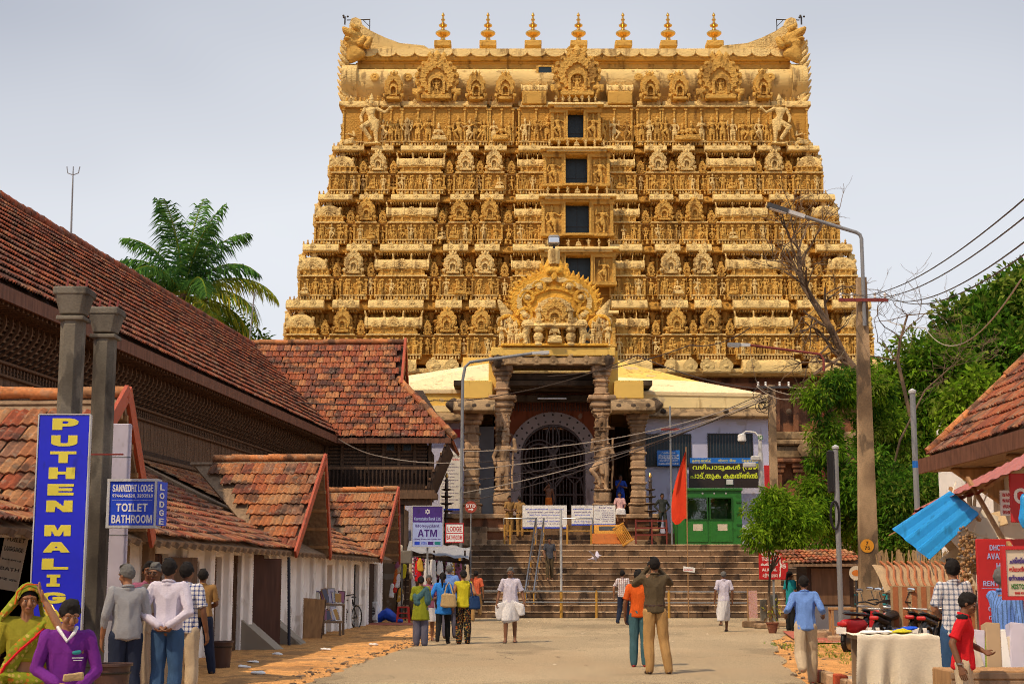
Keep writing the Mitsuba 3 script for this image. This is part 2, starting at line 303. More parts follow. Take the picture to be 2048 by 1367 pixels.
# ------------------------------------------------------------------ lettering
FONTS = {'latin': 'Inter', 'ml': 'NotoSansMalayalam', 'hi': 'NotoSansDevanagari'}
def text_poly(text, font='latin', weight=None):
    from PIL import Image, ImageDraw, ImageFont
    ft = ImageFont.truetype(glob.glob(f'/opt/blender-*/*/datafiles/fonts/{FONTS[font]}*')[0], 64)
    if weight and font != 'hi':
        try: ft.set_variation_by_name(weight)
        except Exception: pass
    bold = 1 if weight == 'Black' else 0
    x0, y0, x1, y1 = ft.getbbox(text, anchor='ls', stroke_width=bold)
    im = Image.new('L', (x1 - x0 + 8, y1 - y0 + 8))
    ImageDraw.Draw(im).text((4 - x0, 4 - y0), text, 255, ft, anchor='ls', stroke_width=bold)
    on = np.pad(np.asarray(im) > 120, ((0, 0), (1, 1))).astype(np.int8)
    rows, st = np.nonzero(np.diff(on, axis=1) == 1); en = np.nonzero(np.diff(on, axis=1) == -1)[1]
    from shapely import box
    return union_all(box(st, -rows - 1, en, -rows)).buffer(.6).buffer(-.6).simplify(.8)
def lettering(text, x0, x1, z0, z1, y, parent, col, font='latin', weight='Bold', M=None, keep=False, d=0.004, mat='paint'):
    """Raised lettering filling the box x0..x1, z0..z1 of a sign whose face lies at y (facing -y)."""
    g = text_poly(text, font, weight); a = g.bounds
    sx, sz = (x1 - x0) / (a[2] - a[0]), (z1 - z0) / (a[3] - a[1])
    if keep: sx = min(sx, sz)
    g = affinity.affine_transform(g, [sx, 0, 0, sz, (x0 + x1) / 2 - sx * (a[0] + a[2]) / 2, z0 - sz * a[1]])
    m = plate(g, d, y)
    return obj('lettering', m if M is None else moved(m, M), mat, col, parent)
# ================================================================== statues and shrine ornaments (unit height, facing -y)
def statue(v):
    """A carved figure about 1 high standing at the origin: one continuous body with crown, limbs, hands and feet."""
    ms = []; rr = random.Random(v)
    hip, ch, nk = (0, 0, .47), (0, -.01, .66), (0, -.01, .76)
    sway = [0, .02, 0, .05, -.02, 0, .03, 0][v % 8]
    ch = (sway, -.01, .66); nk = (sway, -.01, .765); hd = (sway * .8, -.015, .83)
    seated = v == 5
    dz = -.30 if seated else 0
    P = lambda p: (p[0], p[1], p[2] + dz)
    ms.append(hull((P(hip), (.085, .06, .06)), (P((ch[0], 0, .58)), (.06, .048, .04)), B=BALL6))
    ms.append(hull((P((ch[0], 0, .57)), (.06, .048, .04)), (P(ch), (.095, .06, .055)), (P((ch[0], 0, .715)), (.11, .045, .03)), B=BALL6))
    ms.append(hull((P(nk), .03), (P(hd), (.05, .055, .062)), B=BALL6))
    ms.append(hull((P((hd[0], 0, hd[2] + .05)), (.056, .055, .02)), (P((hd[0], 0, hd[2] + .12)), .032), (P((hd[0], 0, hd[2] + .165)), .012), B=BALL6))
    if seated:
        for s in (-1, 1):
            ms.append(hull(((.06 * s, 0, .17), .062), ((.20 * s, -.13, .16), .05), B=BALL6)); ms.append(hull(((.20 * s, -.13, .15), .048), ((-.02 * s, -.19, .12), .04), B=BALL6))
        ms.append(cbox(-.26, .26, -.24, .10, 0, .11, .02))
    else:
        bend = v in (3, 6)
        for s in (-1, 1):
            if bend and s == (1 if v == 3 else -1):
                kn, an = (.19 * s, -.10, .34), (.04 * s, -.06, .12)
            else:
                kn, an = (.065 * s + sway * .3, -.02, .25), (.062 * s, 0, .05)
            ms.append(hull(((.055 * s, 0, .45), .062), (kn, .047), B=BALL6)); ms.append(hull((kn, .046), (an, .032), B=BALL6))
            ms.append(hull((an, .032), ((an[0] + .01 * s, -.07, an[2] - .025), (.03, .03, .02)), B=BALL6))
        ms.append(hull(((0, -.01, .44), (.10, .062, .04)), ((0, -.03, .28), (.04, .05, .03)), B=BALL6))
        ms.append(cbox(-.15, .15, -.10, .09, 0, .03, .01))
    def arm(s, el, ha):
        sh = P((ch[0] + .115 * s, 0, .705)); el, ha = P(el), P(ha)
        ms.append(hull((sh, .038), (el, .03), B=BALL6)); ms.append(hull((el, .03), (ha, .024), B=BALL6)); ms.append(cap(ha, (.03, .026, .034), B=BALL6))
    low = lambda s: arm(s, (.185 * s + sway, .0, .565), (.15 * s + sway, -.07, .45))
    up = lambda s: arm(s, (.22 * s + sway, -.02, .66), (.20 * s + sway, -.05, .83))
    mid = lambda s: arm(s, (.18 * s + sway, -.02, .58), (.05 * s + sway, -.12, .63))
    out = lambda s: arm(s, (.22 * s, 0, .62), (.32 * s, -.04, .70))
    for s in (-1, 1):
        k = [('l', 'l'), ('l', 'u'), ('m', 'm'), ('o', 'l'), ('lu', 'lu'), ('m', 'm'), ('u', 'm'), ('m', 'l')][v % 8][0 if s < 0 else 1]
        for c in k: {'l': low, 'u': up, 'm': mid, 'o': out}[c](s)
    if v in (4, 7): ms.append(Manifold.cylinder(.03, .12, .12, 14).rotate((90, 0, 0)).translate((0, .055, .84)))     # halo
    if v in (1, 6): ms.append(hull(((.17, .04, .05), .02), ((.20, .02, .86), .016), B=BALL6))                          # staff
    return join(ms)
def atlas_body():
    """A squatting figure with raised arms that carries the cornice above (about 1 high)."""
    ms = [hull(((0, 0, .36), (.10, .08, .07)), ((0, 0, .55), (.085, .06, .04)), B=BALL6), hull(((0, 0, .54), (.09, .06, .04)), ((0, 0, .70), (.145, .07, .05)), B=BALL6),
          hull(((0, -.02, .78), .045), ((0, -.03, .86), (.07, .075, .085)), B=BALL6), hull(((0, 0, .93), (.06, .06, .02)), ((0, 0, 1.0), .03), B=BALL6)]
    for s in (-1, 1):
        ms += [hull(((.07 * s, 0, .36), .075), ((.24 * s, -.10, .40), .055), B=BALL6), hull(((.24 * s, -.10, .40), .052), ((.17 * s, -.04, .10), .038), B=BALL6), hull(((.17 * s, -.02, .07), .035), ((.20 * s, -.12, .04), .03), B=BALL6),
               hull(((.15 * s, 0, .70), .05), ((.30 * s, 0, .72), .038), B=BALL6), hull(((.30 * s, 0, .72), .037), ((.25 * s, -.03, .93), .03), B=BALL6), cap((.25 * s, -.02, .96), .038, B=BALL6)]
    return join(ms)
FIG = [shape(statue(v), 'stucco', 'gold', 50) for v in range(8)]
FIGC = [shape(statue(v), 'stucco', 'cream', 50) for v in range(8)]
ATL = shape(atlas_body(), 'stucco', 'ochre', 50)
def lobed(w, h, lobes=9, depth=.12, neck=.62, base=0.0, n=120, tip=.16):
    """Outline of a horseshoe-arch ornament (x, z): flame lobes round a bulging arch, pointed top, waist near the foot."""
    pts = []
    for k in range(n + 1):
        t = k / n; a = math.radians(-62 + 304 * t)
        r = 1 + depth * (abs(math.sin(math.pi * lobes * t)) - .5) + tip * max(0, math.cos((a - math.pi / 2) * 2.6)) ** 3 * (abs(a - math.pi / 2) < .6)
        pts.append((r * math.cos(a) * .5, .52 + r * math.sin(a) * .47))
    pts = [(x, z) for x, z in pts if z > .10]
    pts = [(pts[-1][0], base)] + [(neck * -.5, base)] * 0 + pts[::-1]
    P_ = Polygon([(neck * -.5, 0)] + [(x, z) for x, z in pts[1:]] + [(neck * .5, 0)]).buffer(0)
    if P_.geom_type != 'Polygon': P_ = max(P_.geoms, key=lambda g: g.area)
    return affinity.scale(P_, w, h, origin=(0, 0))
def arch_ornament(w, h, d=.16, lobes=9, fig=None, rich=1):
    """Horseshoe arch of flames: back plate, raised ring, bosses, a niche with a small figure, and a finial."""
    o = lobed(w, h, lobes); mb = MB().add(plate(o.simplify(.004 * w), d))
    inner = affinity.scale(o.buffer(-.07 * w), .98, .96)
    ring = inner.difference(affinity.translate(affinity.scale(inner, .62, .62), 0, -.06 * h))
    if not ring.is_empty: mb.add(plate(ring.simplify(.006 * w), d * .5, -d))
    cx, cz = 0, h * .50
    n = 7 + 2 * rich
    for k in range(n):
        a = math.radians(-20 + 220 * k / (n - 1)); rx, rz = w * .335, h * .33
        mb.add(cap((rx * math.cos(a), -d - .05 * w, cz + rz * math.sin(a)), (.05 * w, .04 * w, .05 * w), B=BALL6))
    n2 = 13 if rich > 1 else 0
    for k in range(n2):
        a = math.radians(-38 + 256 * k / (n2 - 1)); mb.add(cap((w * .47 * math.cos(a), -d, cz + h * .46 * math.sin(a)), (.04 * w, .05 * w, .045 * w), B=BALL6))
    nw, nh = w * .20, h * .34
    niche = Polygon([(-nw, h * .12), (nw, h * .12)] + arcpts(0, h * .40, nw, nh * .5, 0, 180, 9))
    mb.add(plate(niche.difference(affinity.scale(niche, .72, .80, origin=(0, h * .12))), d * .9, -d))
    mb.add(moved(statue(4 if fig is None else fig), mat4((0, -d - .05 * w, h * .13), None, h * .36)))
    mb.add(cbox(-w * .36, w * .36, -d * 1.9, 0, 0, h * .09, .01)).add(cbox(-w * .30, w * .30, -d * 1.6, 0, h * .09, h * .13, .01))
    mb.add(lathe([(.02 * w, h * .93), (.10 * w, h * .97), (.05 * w, h * 1.02), (.11 * w, h * 1.06), (.02 * w, h * 1.18)], 8, (0, -d * .5, 0)))
    for s in (-1, 1):
        mb.add(cap((s * w * .09, -d * .5, h * .985), (.08 * w, .03 * w, .07 * h), B=BALL6))
        mb.add(hull(((s * w * .10, -d * .6, h * .96), .05 * w), ((s * w * .20, -d * .7, h * 1.06), .035 * w), ((s * w * .16, -d * .6, h * 1.14), .015 * w), B=BALL6))
        mb.add(hull(((s * w * .40, -d, h * .20), .07 * w), ((s * w * .52, -d, h * .14), .05 * w), ((s * w * .55, -d, h * .24), .03 * w), B=BALL6))
        if rich: mb.add(hull(((s * w * .42, -d, 0), .05 * w), ((s * w * .46, -d * 1.5, h * .12), .04 * w), B=BALL6))
    mb.add(hull(((0, -d, h * .90), .09 * w), ((0, -d * 1.4, h * 1.0), .07 * w), B=BALL6))
    return mb.m()
def lion_fin(h):
    return hull(((0, -.05, 0), .07 * h), ((0, -.22 * h, .5 * h), .10 * h), ((0, -.1, .6 * h), .06 * h), B=BALL6)
def barrel_shrine(w, h, d):
    """Oblong shrine roof: ribbed barrel vault with gable fins, a front arch and finials."""
    mb = MB()
    r = h * .62
    prof = [(0, 0), (-d * .94, 0), (-d, h * .04)] + [(-d * .5 - d * .56 * math.cos(math.radians(a)), h * .10 + h * .52 * math.sin(math.radians(a))) for a in (0, 18, 36, 54, 72, 90)] + [(0, h * .62)]
    mb.add(prism_x(prof, -w * .47, w * .47))
    for x in (-.5, -.17, .17, .5):
        fin = [(y * 1.06, z * 1.06) for y, z in prof]
        mb.add(prism_x(fin, x * w - .045 * w / 2, x * w + .045 * w / 2))
        mb.add(hull(((x * w, -d * .45, h * .62), .05 * h), ((x * w * 1.04, -d * .62, h * .86), .055 * h), ((x * w * 1.06, -d * .50, h * 1.0), .035 * h), B=BALL6))
    mb.add(moved(arch_ornament(w * .20, h * .52, d * .10, 7), mat4((0, -d * .98, h * .02))))
    for x in (-.33, .33): mb.add(moved(arch_ornament(w * .12, h * .34, d * .08, 5), mat4((x * w, -d * .98, h * .02))))
    n = max(6, int(w / .16))
    for k in range(n): mb.add(cap(((-.46 + .92 * (k + .5) / n) * w, -d * .99, h * .05), .028, B=BALL6))
    mb.box(-w * .5, w * .5, -d * 1.04, 0, -h * .05, 0)
    return mb.m()
def domed_shrine(w, h):
    """Square shrine roof: bell-shaped dome with a knob and small arches."""
    mb = MB().add(lathe([(w * .70, 0), (w * .74, h * .05), (w * .62, h * .10), (w * .66, h * .30), (w * .60, h * .42), (w * .42, h * .56), (w * .22, h * .66), (w * .10, h * .72), (w * .16, h * .78), (w * .07, h * .84), (w * .10, h * .9), (.005, h)], 4, a0=math.pi / 4))
    mb.add(moved(arch_ornament(w * .5, h * .46, .07, 7), mat4((0, -w * .46, h * .04))))
    for s in (-1, 1): mb.add(cap((s * w * .44, -w * .44, h * .44), (.06, .06, .10), B=BALL6))
    return mb.m()
def small_arch(w, h):
    o = lobed(w, h, 3, .05, .8); mb = MB().add(plate(o.simplify(.01), .10)).add(cap((0, -.10, h * .42), (w * .2, .05, h * .2), B=BALL6)).add(cap((0, -.06, h * 1.03), w * .12, B=BALL6))
    return mb.m()
def cornice_prof(d, h):
    return [(0.3, 0), (-d + .05, 0), (-d, h * .10), (-d, h * .22)] + [(-d * .30 - d * .66 * math.cos(math.radians(a)), h * .30 + h * .62 * math.sin(math.radians(a))) for a in (0, 20, 40, 60, 80)] + [(-d * .25, h), (.3, h)]

# ================================================================== the gate tower
TOWER = thing('gate_tower', 'towering golden temple gate tower crowded with sculpted figures, tiers and finials', 'temple tower')
AX = 1155                                              # the tower's axis (photograph pixels)
LV = [(735, 600, 80.0), (612, 569, 80.7), (500, 534, 81.4), (400, 502, 82.1), (303, 473, 82.8), (214, 458, 83.4)]   # cornice row, half width, distance of its wall
TX = xat(AX, 600, 81)
def level(k):
    py, hw, Y = LV[k]; z = zat(py, Y); return z, hw * mpp(Y, z), Y
BAYS = [('k', .945, .058), ('p', .81, .046), ('s', .636, .096), ('p', .452, .046), ('p', .335, .046), ('d', .178, .062)]
DOORW = [(0, 0, 0), (1130, 513, 567), (1131, 408, 470), (1133, 314, 371), (1139, 226, 281)]
SMALLF = [tri(statue(v)) for v in (0, 2, 4, 5, 6)]
SMALLA = shape(small_arch(.50, .50), 'stucco', 'cream', 40)
# shrine ornaments come in one shape each, scaled to their tier
PAN = [shape(arch_ornament(1.0, 1.15, .16, 9, v), 'stucco', c, 40) for v, c in ((4, 'cream'), (5, 'gold'))]
BIGP = shape(arch_ornament(1.0, 1.15, .14, 15, 4, 2), 'stucco', 'gold', 40)
BAR = shape(barrel_shrine(1.0, .32, .22), 'stucco', 'cream', 35)
DOM = shape(domed_shrine(1.0, 1.0), 'stucco', 'cream', 35)
def cornice_row(tier, z, hw, Y, h, d, proj, bays, bold=False):
    """The overhanging roll above a wall: a plain run behind, and a proud piece over every bay, each with its small arches."""
    obj('cornice_run', moved(prism_x(cornice_prof(d * .62, h * .92), -hw * .985, hw * .985), mat4((TX, Y, z - h * .5))), 'stucco', 'tan', tier, 35)
    for s in (-1, 1):
        for kind, u, b in bays:
            x0, x1 = (u - b) * hw, (u + b) * hw
            if kind == 'k': x1 = hw * 1.008 + .16
            L = x1 - x0; xc = (x0 + x1) / 2 * s
            c = obj('cornice', moved(prism_x(cornice_prof(d, h), -L / 2, L / 2), mat4((TX + xc, Y - proj, z - h * .5))), 'stucco', 'cream', tier, 35)
            n = {'k': 2, 'p': 2, 's': 3, 'd': 1}[kind]
            sc = h / .82
            for q in range(n):
                put('small_arch', SMALLA, c, mat4((TX + xc + (q - (n - 1) / 2) * L / n * .86, Y - proj - d * .86, z - h * .30), None, (sc, .8, sc * 1.2)))
def doorway(tier, px0, pyt, pyb, Y, name='doorway', half=None):
    """A dark opening in the middle of a tier, between piers that carry guardian figures."""
    zt, zb = zat(pyt, Y), zat(pyb, Y); w = (1155 - px0) * mpp(Y, zb) if half is None else half
    H = zt - zb
    t = obj(name, moved(MB().box(-w - .10, -w, -.5, .5, zb, zt).box(w, w + .10, -.5, .5, zb, zt).box(-w - .10, w + .10, -.5, .5, zt, zt + .10).box(-w - .2, w + .2, -.55, .2, zb - .12, zb).m(), mat4((TX, Y, 0))), 'stucco', 'gold', tier)
    obj('shutter', moved(bx(-w, w, .38, .46, zb, zt), mat4((TX, Y, 0))), 'paint', 'navy', tier)  # unlit opening: its darkness is painted on this navy panel
    obj('shutter_bar', moved(MB().box(-w, w, .34, .38, zb + H * .30, zb + H * .32).box(-w * .02, w * .02, .34, .38, zb, zt).m(), mat4((TX, Y, 0))), 'paint', 'black', tier)
    pw = w * .85
    for s in (-1, 1):
        xc = TX + s * (w + .12 + pw)
        obj('pier', moved(MB().box(-pw, pw, -.25, .2, zb - .15, zt + .12).box(-pw - .06, -pw + .10, -.42, 0, zb, zt).box(pw - .10, pw + .06, -.42, 0, zb, zt).box(-pw - .12, pw + .12, -.48, 0, zt - .12, zt + .12).box(-pw - .12, pw + .12, -.48, 0, zb - .15, zb).m(), mat4((xc, Y, 0))), 'stucco', 'gold', tier)
        put('guardian_figure', FIG[3 if s < 0 else 6], tier, mat4((xc, Y - .34, zb), None, (H * .95 * s, H * .95, H * .93)))
    # slab above with a row of little figures
    z2 = zt + .12
    obj('door_canopy', moved(MB().add(prism_x(cornice_prof(.40, .22), -w - 2 * pw - .35, w + 2 * pw + .35)).box(-w - 2 * pw, w + 2 * pw, -.3, .3, -.10, .0).m(), mat4((TX, Y - .45, z2 + .10))), 'stucco', 'cream', tier, 35)
    for k in range(7):
        put('small_figure', FIGC[(k * 3) % 8 if k != 3 else 5], tier, mat4((TX + (k - 3) * (w + 2 * pw) / 3.3, Y - .60, z2 + .32), None, .42 if k != 3 else .6))
for k in range(5):
    z0, hwb, Yb = level(k); z1, hwt, Yt = level(k + 1)
    h0 = (.80, .56, .50, .46, .42)[k]; h1 = (.56, .50, .46, .42, .42)[k]
    zb, ztop = z0 + h0 * .5, z1 - h1 * .5                # wall foot and underside of the cornice above
    H = ztop - zb; top = k == 4
    Yf, Yr = Yb - .1, Yt + (.26 if k < 4 else .15)                          # face of the lower wall, face of the recessed upper wall
    hl, hu = hwb * .972, hwt * .985
    zm = zb + H * (.47 if not top else .95)               # top of the lower wall
    tier = obj('tier', MB().box(TX - hl, TX + hl, Yf, Yf + 12, zb - .2, zm).box(TX - hu, TX + hu, Yr, Yr + 11, zm - .1, ztop + .3).m(), 'stucco', 'ochre' if not top else 'tan', TOWER)  # recessed core in a darker tone: recess shade put into its colour
    # proud wall of every bay, ledge, plinth
    pb = .28
    bays = BAYS if not top else [('k', .925, .075), ('p', .80, .045), ('s', .615, .135), ('p', .43, .05), ('p', .32, .05), ('d', .17, .075)]
    ledge = MB(); pil = MB(); dent = MB(); balu = MB(); crumbs = MB()
    for s in (-1, 1):
        for kind, u, b in bays:
            x0, x1 = (u - b) * hl, (u + b) * hl
            if kind == 'k': x1 = hl + .08
            xa, xb = TX + s * x0, TX + s * x1
            obj('wall_bay', MB().box(xa, xb, Yf - pb, Yf, zb, zm).box(xa - .03, xb + .03, Yf - pb - .06, Yf, zb, zb + H * .035).box(xa - .02, xb + .02, Yf - pb - .05, Yf, zm - H * .03, zm).m(), 'stucco', 'tan', tier)
            n = max(2, int(round((x1 - x0) / (.42 if not top else .85))))
            for q in range(n + 1):
                x = xa + (xb - xa) * q / n
                pil.box(x - .045, x + .045, Yf - pb - .10, Yf, zb + H * .04, zm - H * .05).box(x - .085, x + .085, Yf - pb - .14, Yf, zm - H * .09, zm - H * .055)
            ledge.box(xa - .06, xb + .06, Yf - pb - .20, Yf, zm - H * .012, zm + H * .018)
            # cornice dentils under the roll above
            for q in range(int((x1 - x0) / .14)):
                x = xa + s * (.07 + q * .14); dent.box(x - .04, x + .04, Yt - .50, Yt, ztop - .11, ztop - .01)
            for q in range(int((x1 - x0) / .16)):
                x = xa + s * (.08 + q * .16); balu.box(x - .035, x + .035, Yf - pb - .17, Yf - pb - .06, zb + H * .0, zb + H * .07)
            ledge.box(xa, xb, Yf - pb - .22, Yf - pb, zb + H * .07, zb + H * .092)
    ledge.box(TX - hl * 1.0, TX + hl * 1.0, Yf - .10, Yf, zm - H * .015, zm + H * .015)
    if not top:
        for zz in (.10, .30): crumbs.box(TX - hl, TX + hl, Yf - .14, Yf, zb + H * zz, zb + H * zz + .035)
    for q in range(0 if top else int(2 * hu / .30)):        # pilasters of the recessed wall
        x = TX - hu + .15 + q * .30
        if abs(x - TX) > 2.0: pil.box(x - .05, x + .05, Yr - .09, Yr, zm, ztop).box(x - .09, x + .09, Yr - .14, Yr, ztop - H * .12, ztop - H * .07)
    obj('ledge', ledge.m(), 'stucco', 'cream', tier); obj('pilasters', pil.m(), 'stucco', 'gold', tier, kind='stuff')
    obj('dentils', dent.m(), 'stucco', 'cream', tier, kind='stuff'); obj('balusters', balu.m(), 'stucco', 'cream', tier, kind='stuff')
    if not top: obj('string_course', crumbs.m(), 'stucco', 'gold', tier)
    # figures along the lower wall
    fh = H * (.345 if not top else .60)
    xs = []
    for s in (-1, 1):
        for kind, u, b in bays:
            x0, x1 = (u - b) * hl, (u + b) * hl
            n = {'k': 3, 'p': 2, 's': 5, 'd': 3}[kind] if not top else {'k': 0, 'p': 3, 's': 6, 'd': 3}[kind]
            xs += [(s * (x0 + (x1 - x0) * (q + .5) / n), pb + .12, kind) for q in range(n)]
        us = sorted(bays, key=lambda t: t[1])
        for a, b2 in zip(us, us[1:]):
            g0, g1 = (a[1] + a[2]) * hl, (b2[1] - b2[2]) * hl
            if g1 - g0 > .25: xs.append((s * (g0 + g1) / 2, .16, 'r'))
    extra = MB()
    for i, (x, dd, kind) in enumerate(xs):
        v = (i * 5 + k * 3 + (3 if x > 0 else 0)) % 8; sc = fh * (.86 + .22 * R.random())
        if v == 5: sc *= 1.15
        put('figure', FIG[v] if (i + k) % 3 else FIGC[v], tier, mat4((TX + x, Yf - dd, zb + H * .095), rotz(R.uniform(-.25, .25)), (sc * R.choice((-1, 1)), sc, sc)))
        if not top: extra.add(moved(statue((v + 3) % 8), mat4((TX + x + .25, Yf - dd + .06, zb + H * .10), None, sc * .66)))
        if not top and kind != 'r':
            extra.add(moved(statue(5 if i % 2 else 2), mat4((TX + x, Yf - pb - .02, zm + H * .02), None, H * .17)))
    cr = MB(); fin = lathe([(.05, 0), (.07, .05), (.03, .10), (.05, .14), (.005, .22)], 5)
    for q in range(int(2 * hl / .26)):
        x = TX - hl + q * .26
        if abs(x - TX) > 1.9: cr.add(fin, mat4((x, Yt - .28 - .25 * (q % 3 > 0), z1 + h1 * .45), None, 1.0 + .5 * R.random()))
    if not top:
        for q in range(int(2 * hl / .46)):
            x = TX - hl + .2 + q * .46 + R.uniform(-.08, .08)
            if abs(x - TX) > 1.9: extra.add(moved(SMALLF[q * 3 % 5], mat4((x, Yr - .20 - .35 * R.random(), zm + H * (.02 + .12 * (q % 2))), None, H * R.uniform(.20, .30))))
    obj('crest', cr.m(), 'stucco', 'gold', tier, kind='stuff')
    if not top: obj('small_figures', extra.m(), 'stucco', 'gold', tier, kind='stuff', smooth=50)
    # shrine roofs standing on the lower wall, figures in the recesses behind
    if not top:
        for s in (-1, 1):
            for kind, u, b in bays:
                xc, L = TX + s * u * hl, 2 * b * hl
                yb = Yf - pb
                # a second, smaller storey under each shrine roof
                sh = H * (.15 if kind != 'p' else .13)
                m = MB().box(xc - L * .40, xc + L * .40, yb + .02, yb + .7, zm, zm + sh).box(xc - L * .46, xc + L * .46, yb - .08, yb + .7, zm + sh - .05, zm + sh)
                for q in range(-2, 3): m.box(xc + q * L * .185 - .04, xc + q * L * .185 + .04, yb - .06, yb + .05, zm, zm + sh - .05)
                obj('shrine_wall', m.m(), 'stucco', 'gold', tier)
                if kind == 's': put('barrel_shrine', BAR, tier, mat4((xc, yb + .62, zm + sh), None, (L * .98, 3.0, H * .34 / .32)))
                elif kind == 'd': put('barrel_shrine', BAR, tier, mat4((xc, yb + .62, zm + sh), None, (L * .98, 3.0, H * .30 / .32)))
                elif kind == 'k': put('domed_shrine', DOM, tier, mat4((xc + s * .20, yb + .56, zm + sh * .8), None, (L * .90, 1.0, H * .46)))
                else: put('arch_shrine', PAN[(k + int(u * 100)) % 2], tier, mat4((xc, yb + .10, zm + sh * .35), None, (L * .72 * R.uniform(.94, 1.06), 1.3, H * .43 / 1.15 * R.uniform(.95, 1.08))))
            us = sorted(bays, key=lambda t: t[1])
            for a, b2 in zip(us, us[1:]):
                u = (a[1] + a[2] + b2[1] - b2[2]) / 2
                put('atlas_figure', ATL, tier, mat4((TX + s * u * hu * 1.01, Yr - .28, zm + H * .10), rotz(R.uniform(-.3, .3)), (H * .52, H * .45, H * (.56 + .06 * R.random()))))
                put('small_shrine', PAN[1], tier, mat4((TX + s * u * hl, Yf - .02, zm + .02), None, (.42, .8, H * .22)))
            put('atlas_figure', ATL, tier, mat4((TX + s * (hu + .08), Yr - .1, zm + H * .25), rotz(s * .8), (H * .5, H * .5, H * .5)))
    doorway(tier, *(DOORW[k] if k else (1131, 640, 690)), Yf - pb - .30)
    cornice_row(tier, z1, hwt, Yt, h1, .62 if not top else .55, .30, bays)
    # corner lions and rearing beasts at the edges
    for s in (-1, 1):
        for q in range(3):
            put('edge_figure', FIGC[(q + k) % 8], tier, mat4((TX + s * (hl + .22), Yf + .6 + q * 1.2, zb + H * .1), rotz(s * 1.57), fh))
            put('edge_shrine', PAN[0], tier, mat4((TX + s * (hl - .1), Yf + .9 + q * 1.6, zm + .1), rotz(s * 1.57), (.9, 1.5, H * .42)))
# lowest cornice and the stone base below it
z0, hw0, Y0 = level(0)
base = obj('lower_cornice', moved(prism_x([(.6, -.35), (-.5, -.35), (-.5, -.22), (-.62, -.20), (-.62, .0), (.6, 0)], -hw0, hw0), mat4((TX, Y0, z0 - .12))), 'stucco', 'cream', TOWER)
for s in (-1, 1):
    for kind, u, b in BAYS:
        x0, x1 = (u - b) * hw0, (u + b) * hw0; L = x1 - x0
        c = obj('cornice', moved(prism_x(cornice_prof(.66, .80), -L / 2, L / 2), mat4((TX + s * (x0 + x1) / 2, Y0 - .28, z0 - .40))), 'stucco', 'cream', base, 35)
        for q in ((-.34, .34) if kind != 'd' else (0,)): put('small_arch', SMALLA, c, mat4((TX + s * (x0 + x1) / 2 + q * L, Y0 - .84, z0 - .34), None, (1.5, 1.2, 1.35)))
sb = obj('stone_base', bx(TX - hw0 * .955, TX + hw0 * .955, 80.6, 92, 2.6, z0 - .4), 'stone', 'base_stone', TOWER)
for s in (1,):
    for i in range(9):                                   # stone pilasters, niches and mouldings of the base that show on the right
        x = TX + 6.6 + i * 1.02
        obj('stone_pilaster', MB().add(cbox(x - .17, x + .17, 80.28, 80.7, 3.0, 7.0, .03)).add(cbox(x - .26, x + .26, 80.2, 80.7, 7.0, 7.25, .03)).add(cbox(x - .34, x + .34, 80.12, 80.7, 7.25, 7.5, .04)).add(cbox(x - .25, x + .25, 80.2, 80.7, 3.0, 3.5, .04)).m(), 'stone', 'base_stone', sb)
        if i % 2 == 0: obj('stone_niche', moved(small_arch(.55, .8), mat4((x + .5, 80.6, 5.4), None, (1.2, 1.5, 1.3))), 'stone', 'base_stone', sb)
        obj('stone_pilaster', MB().add(cbox(x - .15, x + .15, 80.35, 80.7, 9.2, 11.5, .03)).add(cbox(x - .27, x + .27, 80.25, 80.7, 11.2, 11.45, .03)).m(), 'stone', 'base_stone', sb)
    for a, b_, d in ((7.5, 7.75, .62), (7.75, 8.45, .50), (8.45, 8.75, .72), (8.75, 9.2, .42), (11.5, 11.8, .6), (2.6, 3.0, .6)):
        obj('stone_moulding', cbox(TX + 6.2, TX + hw0 * .96, 80.6 - d, 80.8, a, b_, .08), 'stone', 'band_stone' if 7.6 < a < 9 else 'base_stone', sb)
    SA_ = shape(small_arch(.7, .75), 'stone', 'band_stone', 40)
    for i in range(4): put('stone_arch', SA_, sb, mat4((TX + 7.6 + i * 2.2, 80.0, 7.85)))

# ------------------------------------------------------------------ the great barrel roof, its ends, gables and finials
YT = 83.3
zr = lambda py, Y=YT: zat(py, Y)
hwR = 442 * mpp(YT, 27)
roof = obj('barrel_roof', moved(prism_x([(0, zr(206)), (0, zr(200)), (-.10, zr(192)), (-.50, zr(178)), (-.66, zr(163)), (-.55, zr(149)), (-.22, zr(137)), (.35, zr(131)), (.35, zr(118)), (8.0, zr(118)), (8.0, zr(206))], -hwR, hwR), mat4((TX, YT + .35, 0))), 'stucco', 'cream', TOWER, 40)
obj('roof_frieze', moved(MB().add(prism_x([(0, zr(131)), (-.12, zr(131)), (-.12, zr(128)), (-.06, zr(127)), (-.06, zr(121)), (-.16, zr(120)), (-.16, zr(117)), (0, zr(117))], -hwR + .1, hwR - .1)).m(), mat4((TX, YT + .72, 0))), 'stucco', 'gold', roof)
obj('roof_roll', moved(prism_x([(8, zr(117)), (0, zr(117)), (-.42, zr(116)), (-.50, zr(111)), (-.38, zr(104)), (0, zr(97)), (8, zr(97))], -hwR + .1, hwR - .1), mat4((TX, YT + .75, 0))), 'stucco', 'gold', roof, 40)
nS = 23
sc_sh = shape(plate(Polygon([(-.61, .62), (-.61, .30), (-.50, .13), (-.30, .02), (0, -.02), (.30, .02), (.50, .13), (.61, .30), (.61, .62)]), .10), 'stucco', 'cream')
wS = 2 * (hwR - .2) / nS
for i in range(nS):
    put('scallop', sc_sh, roof, mat4((TX - hwR + .2 + (i + .5) * wS, YT + .20, zr(112)), rotx(-.22), (wS / 1.24, 1, (zr(95) - zr(112)) / .62)))
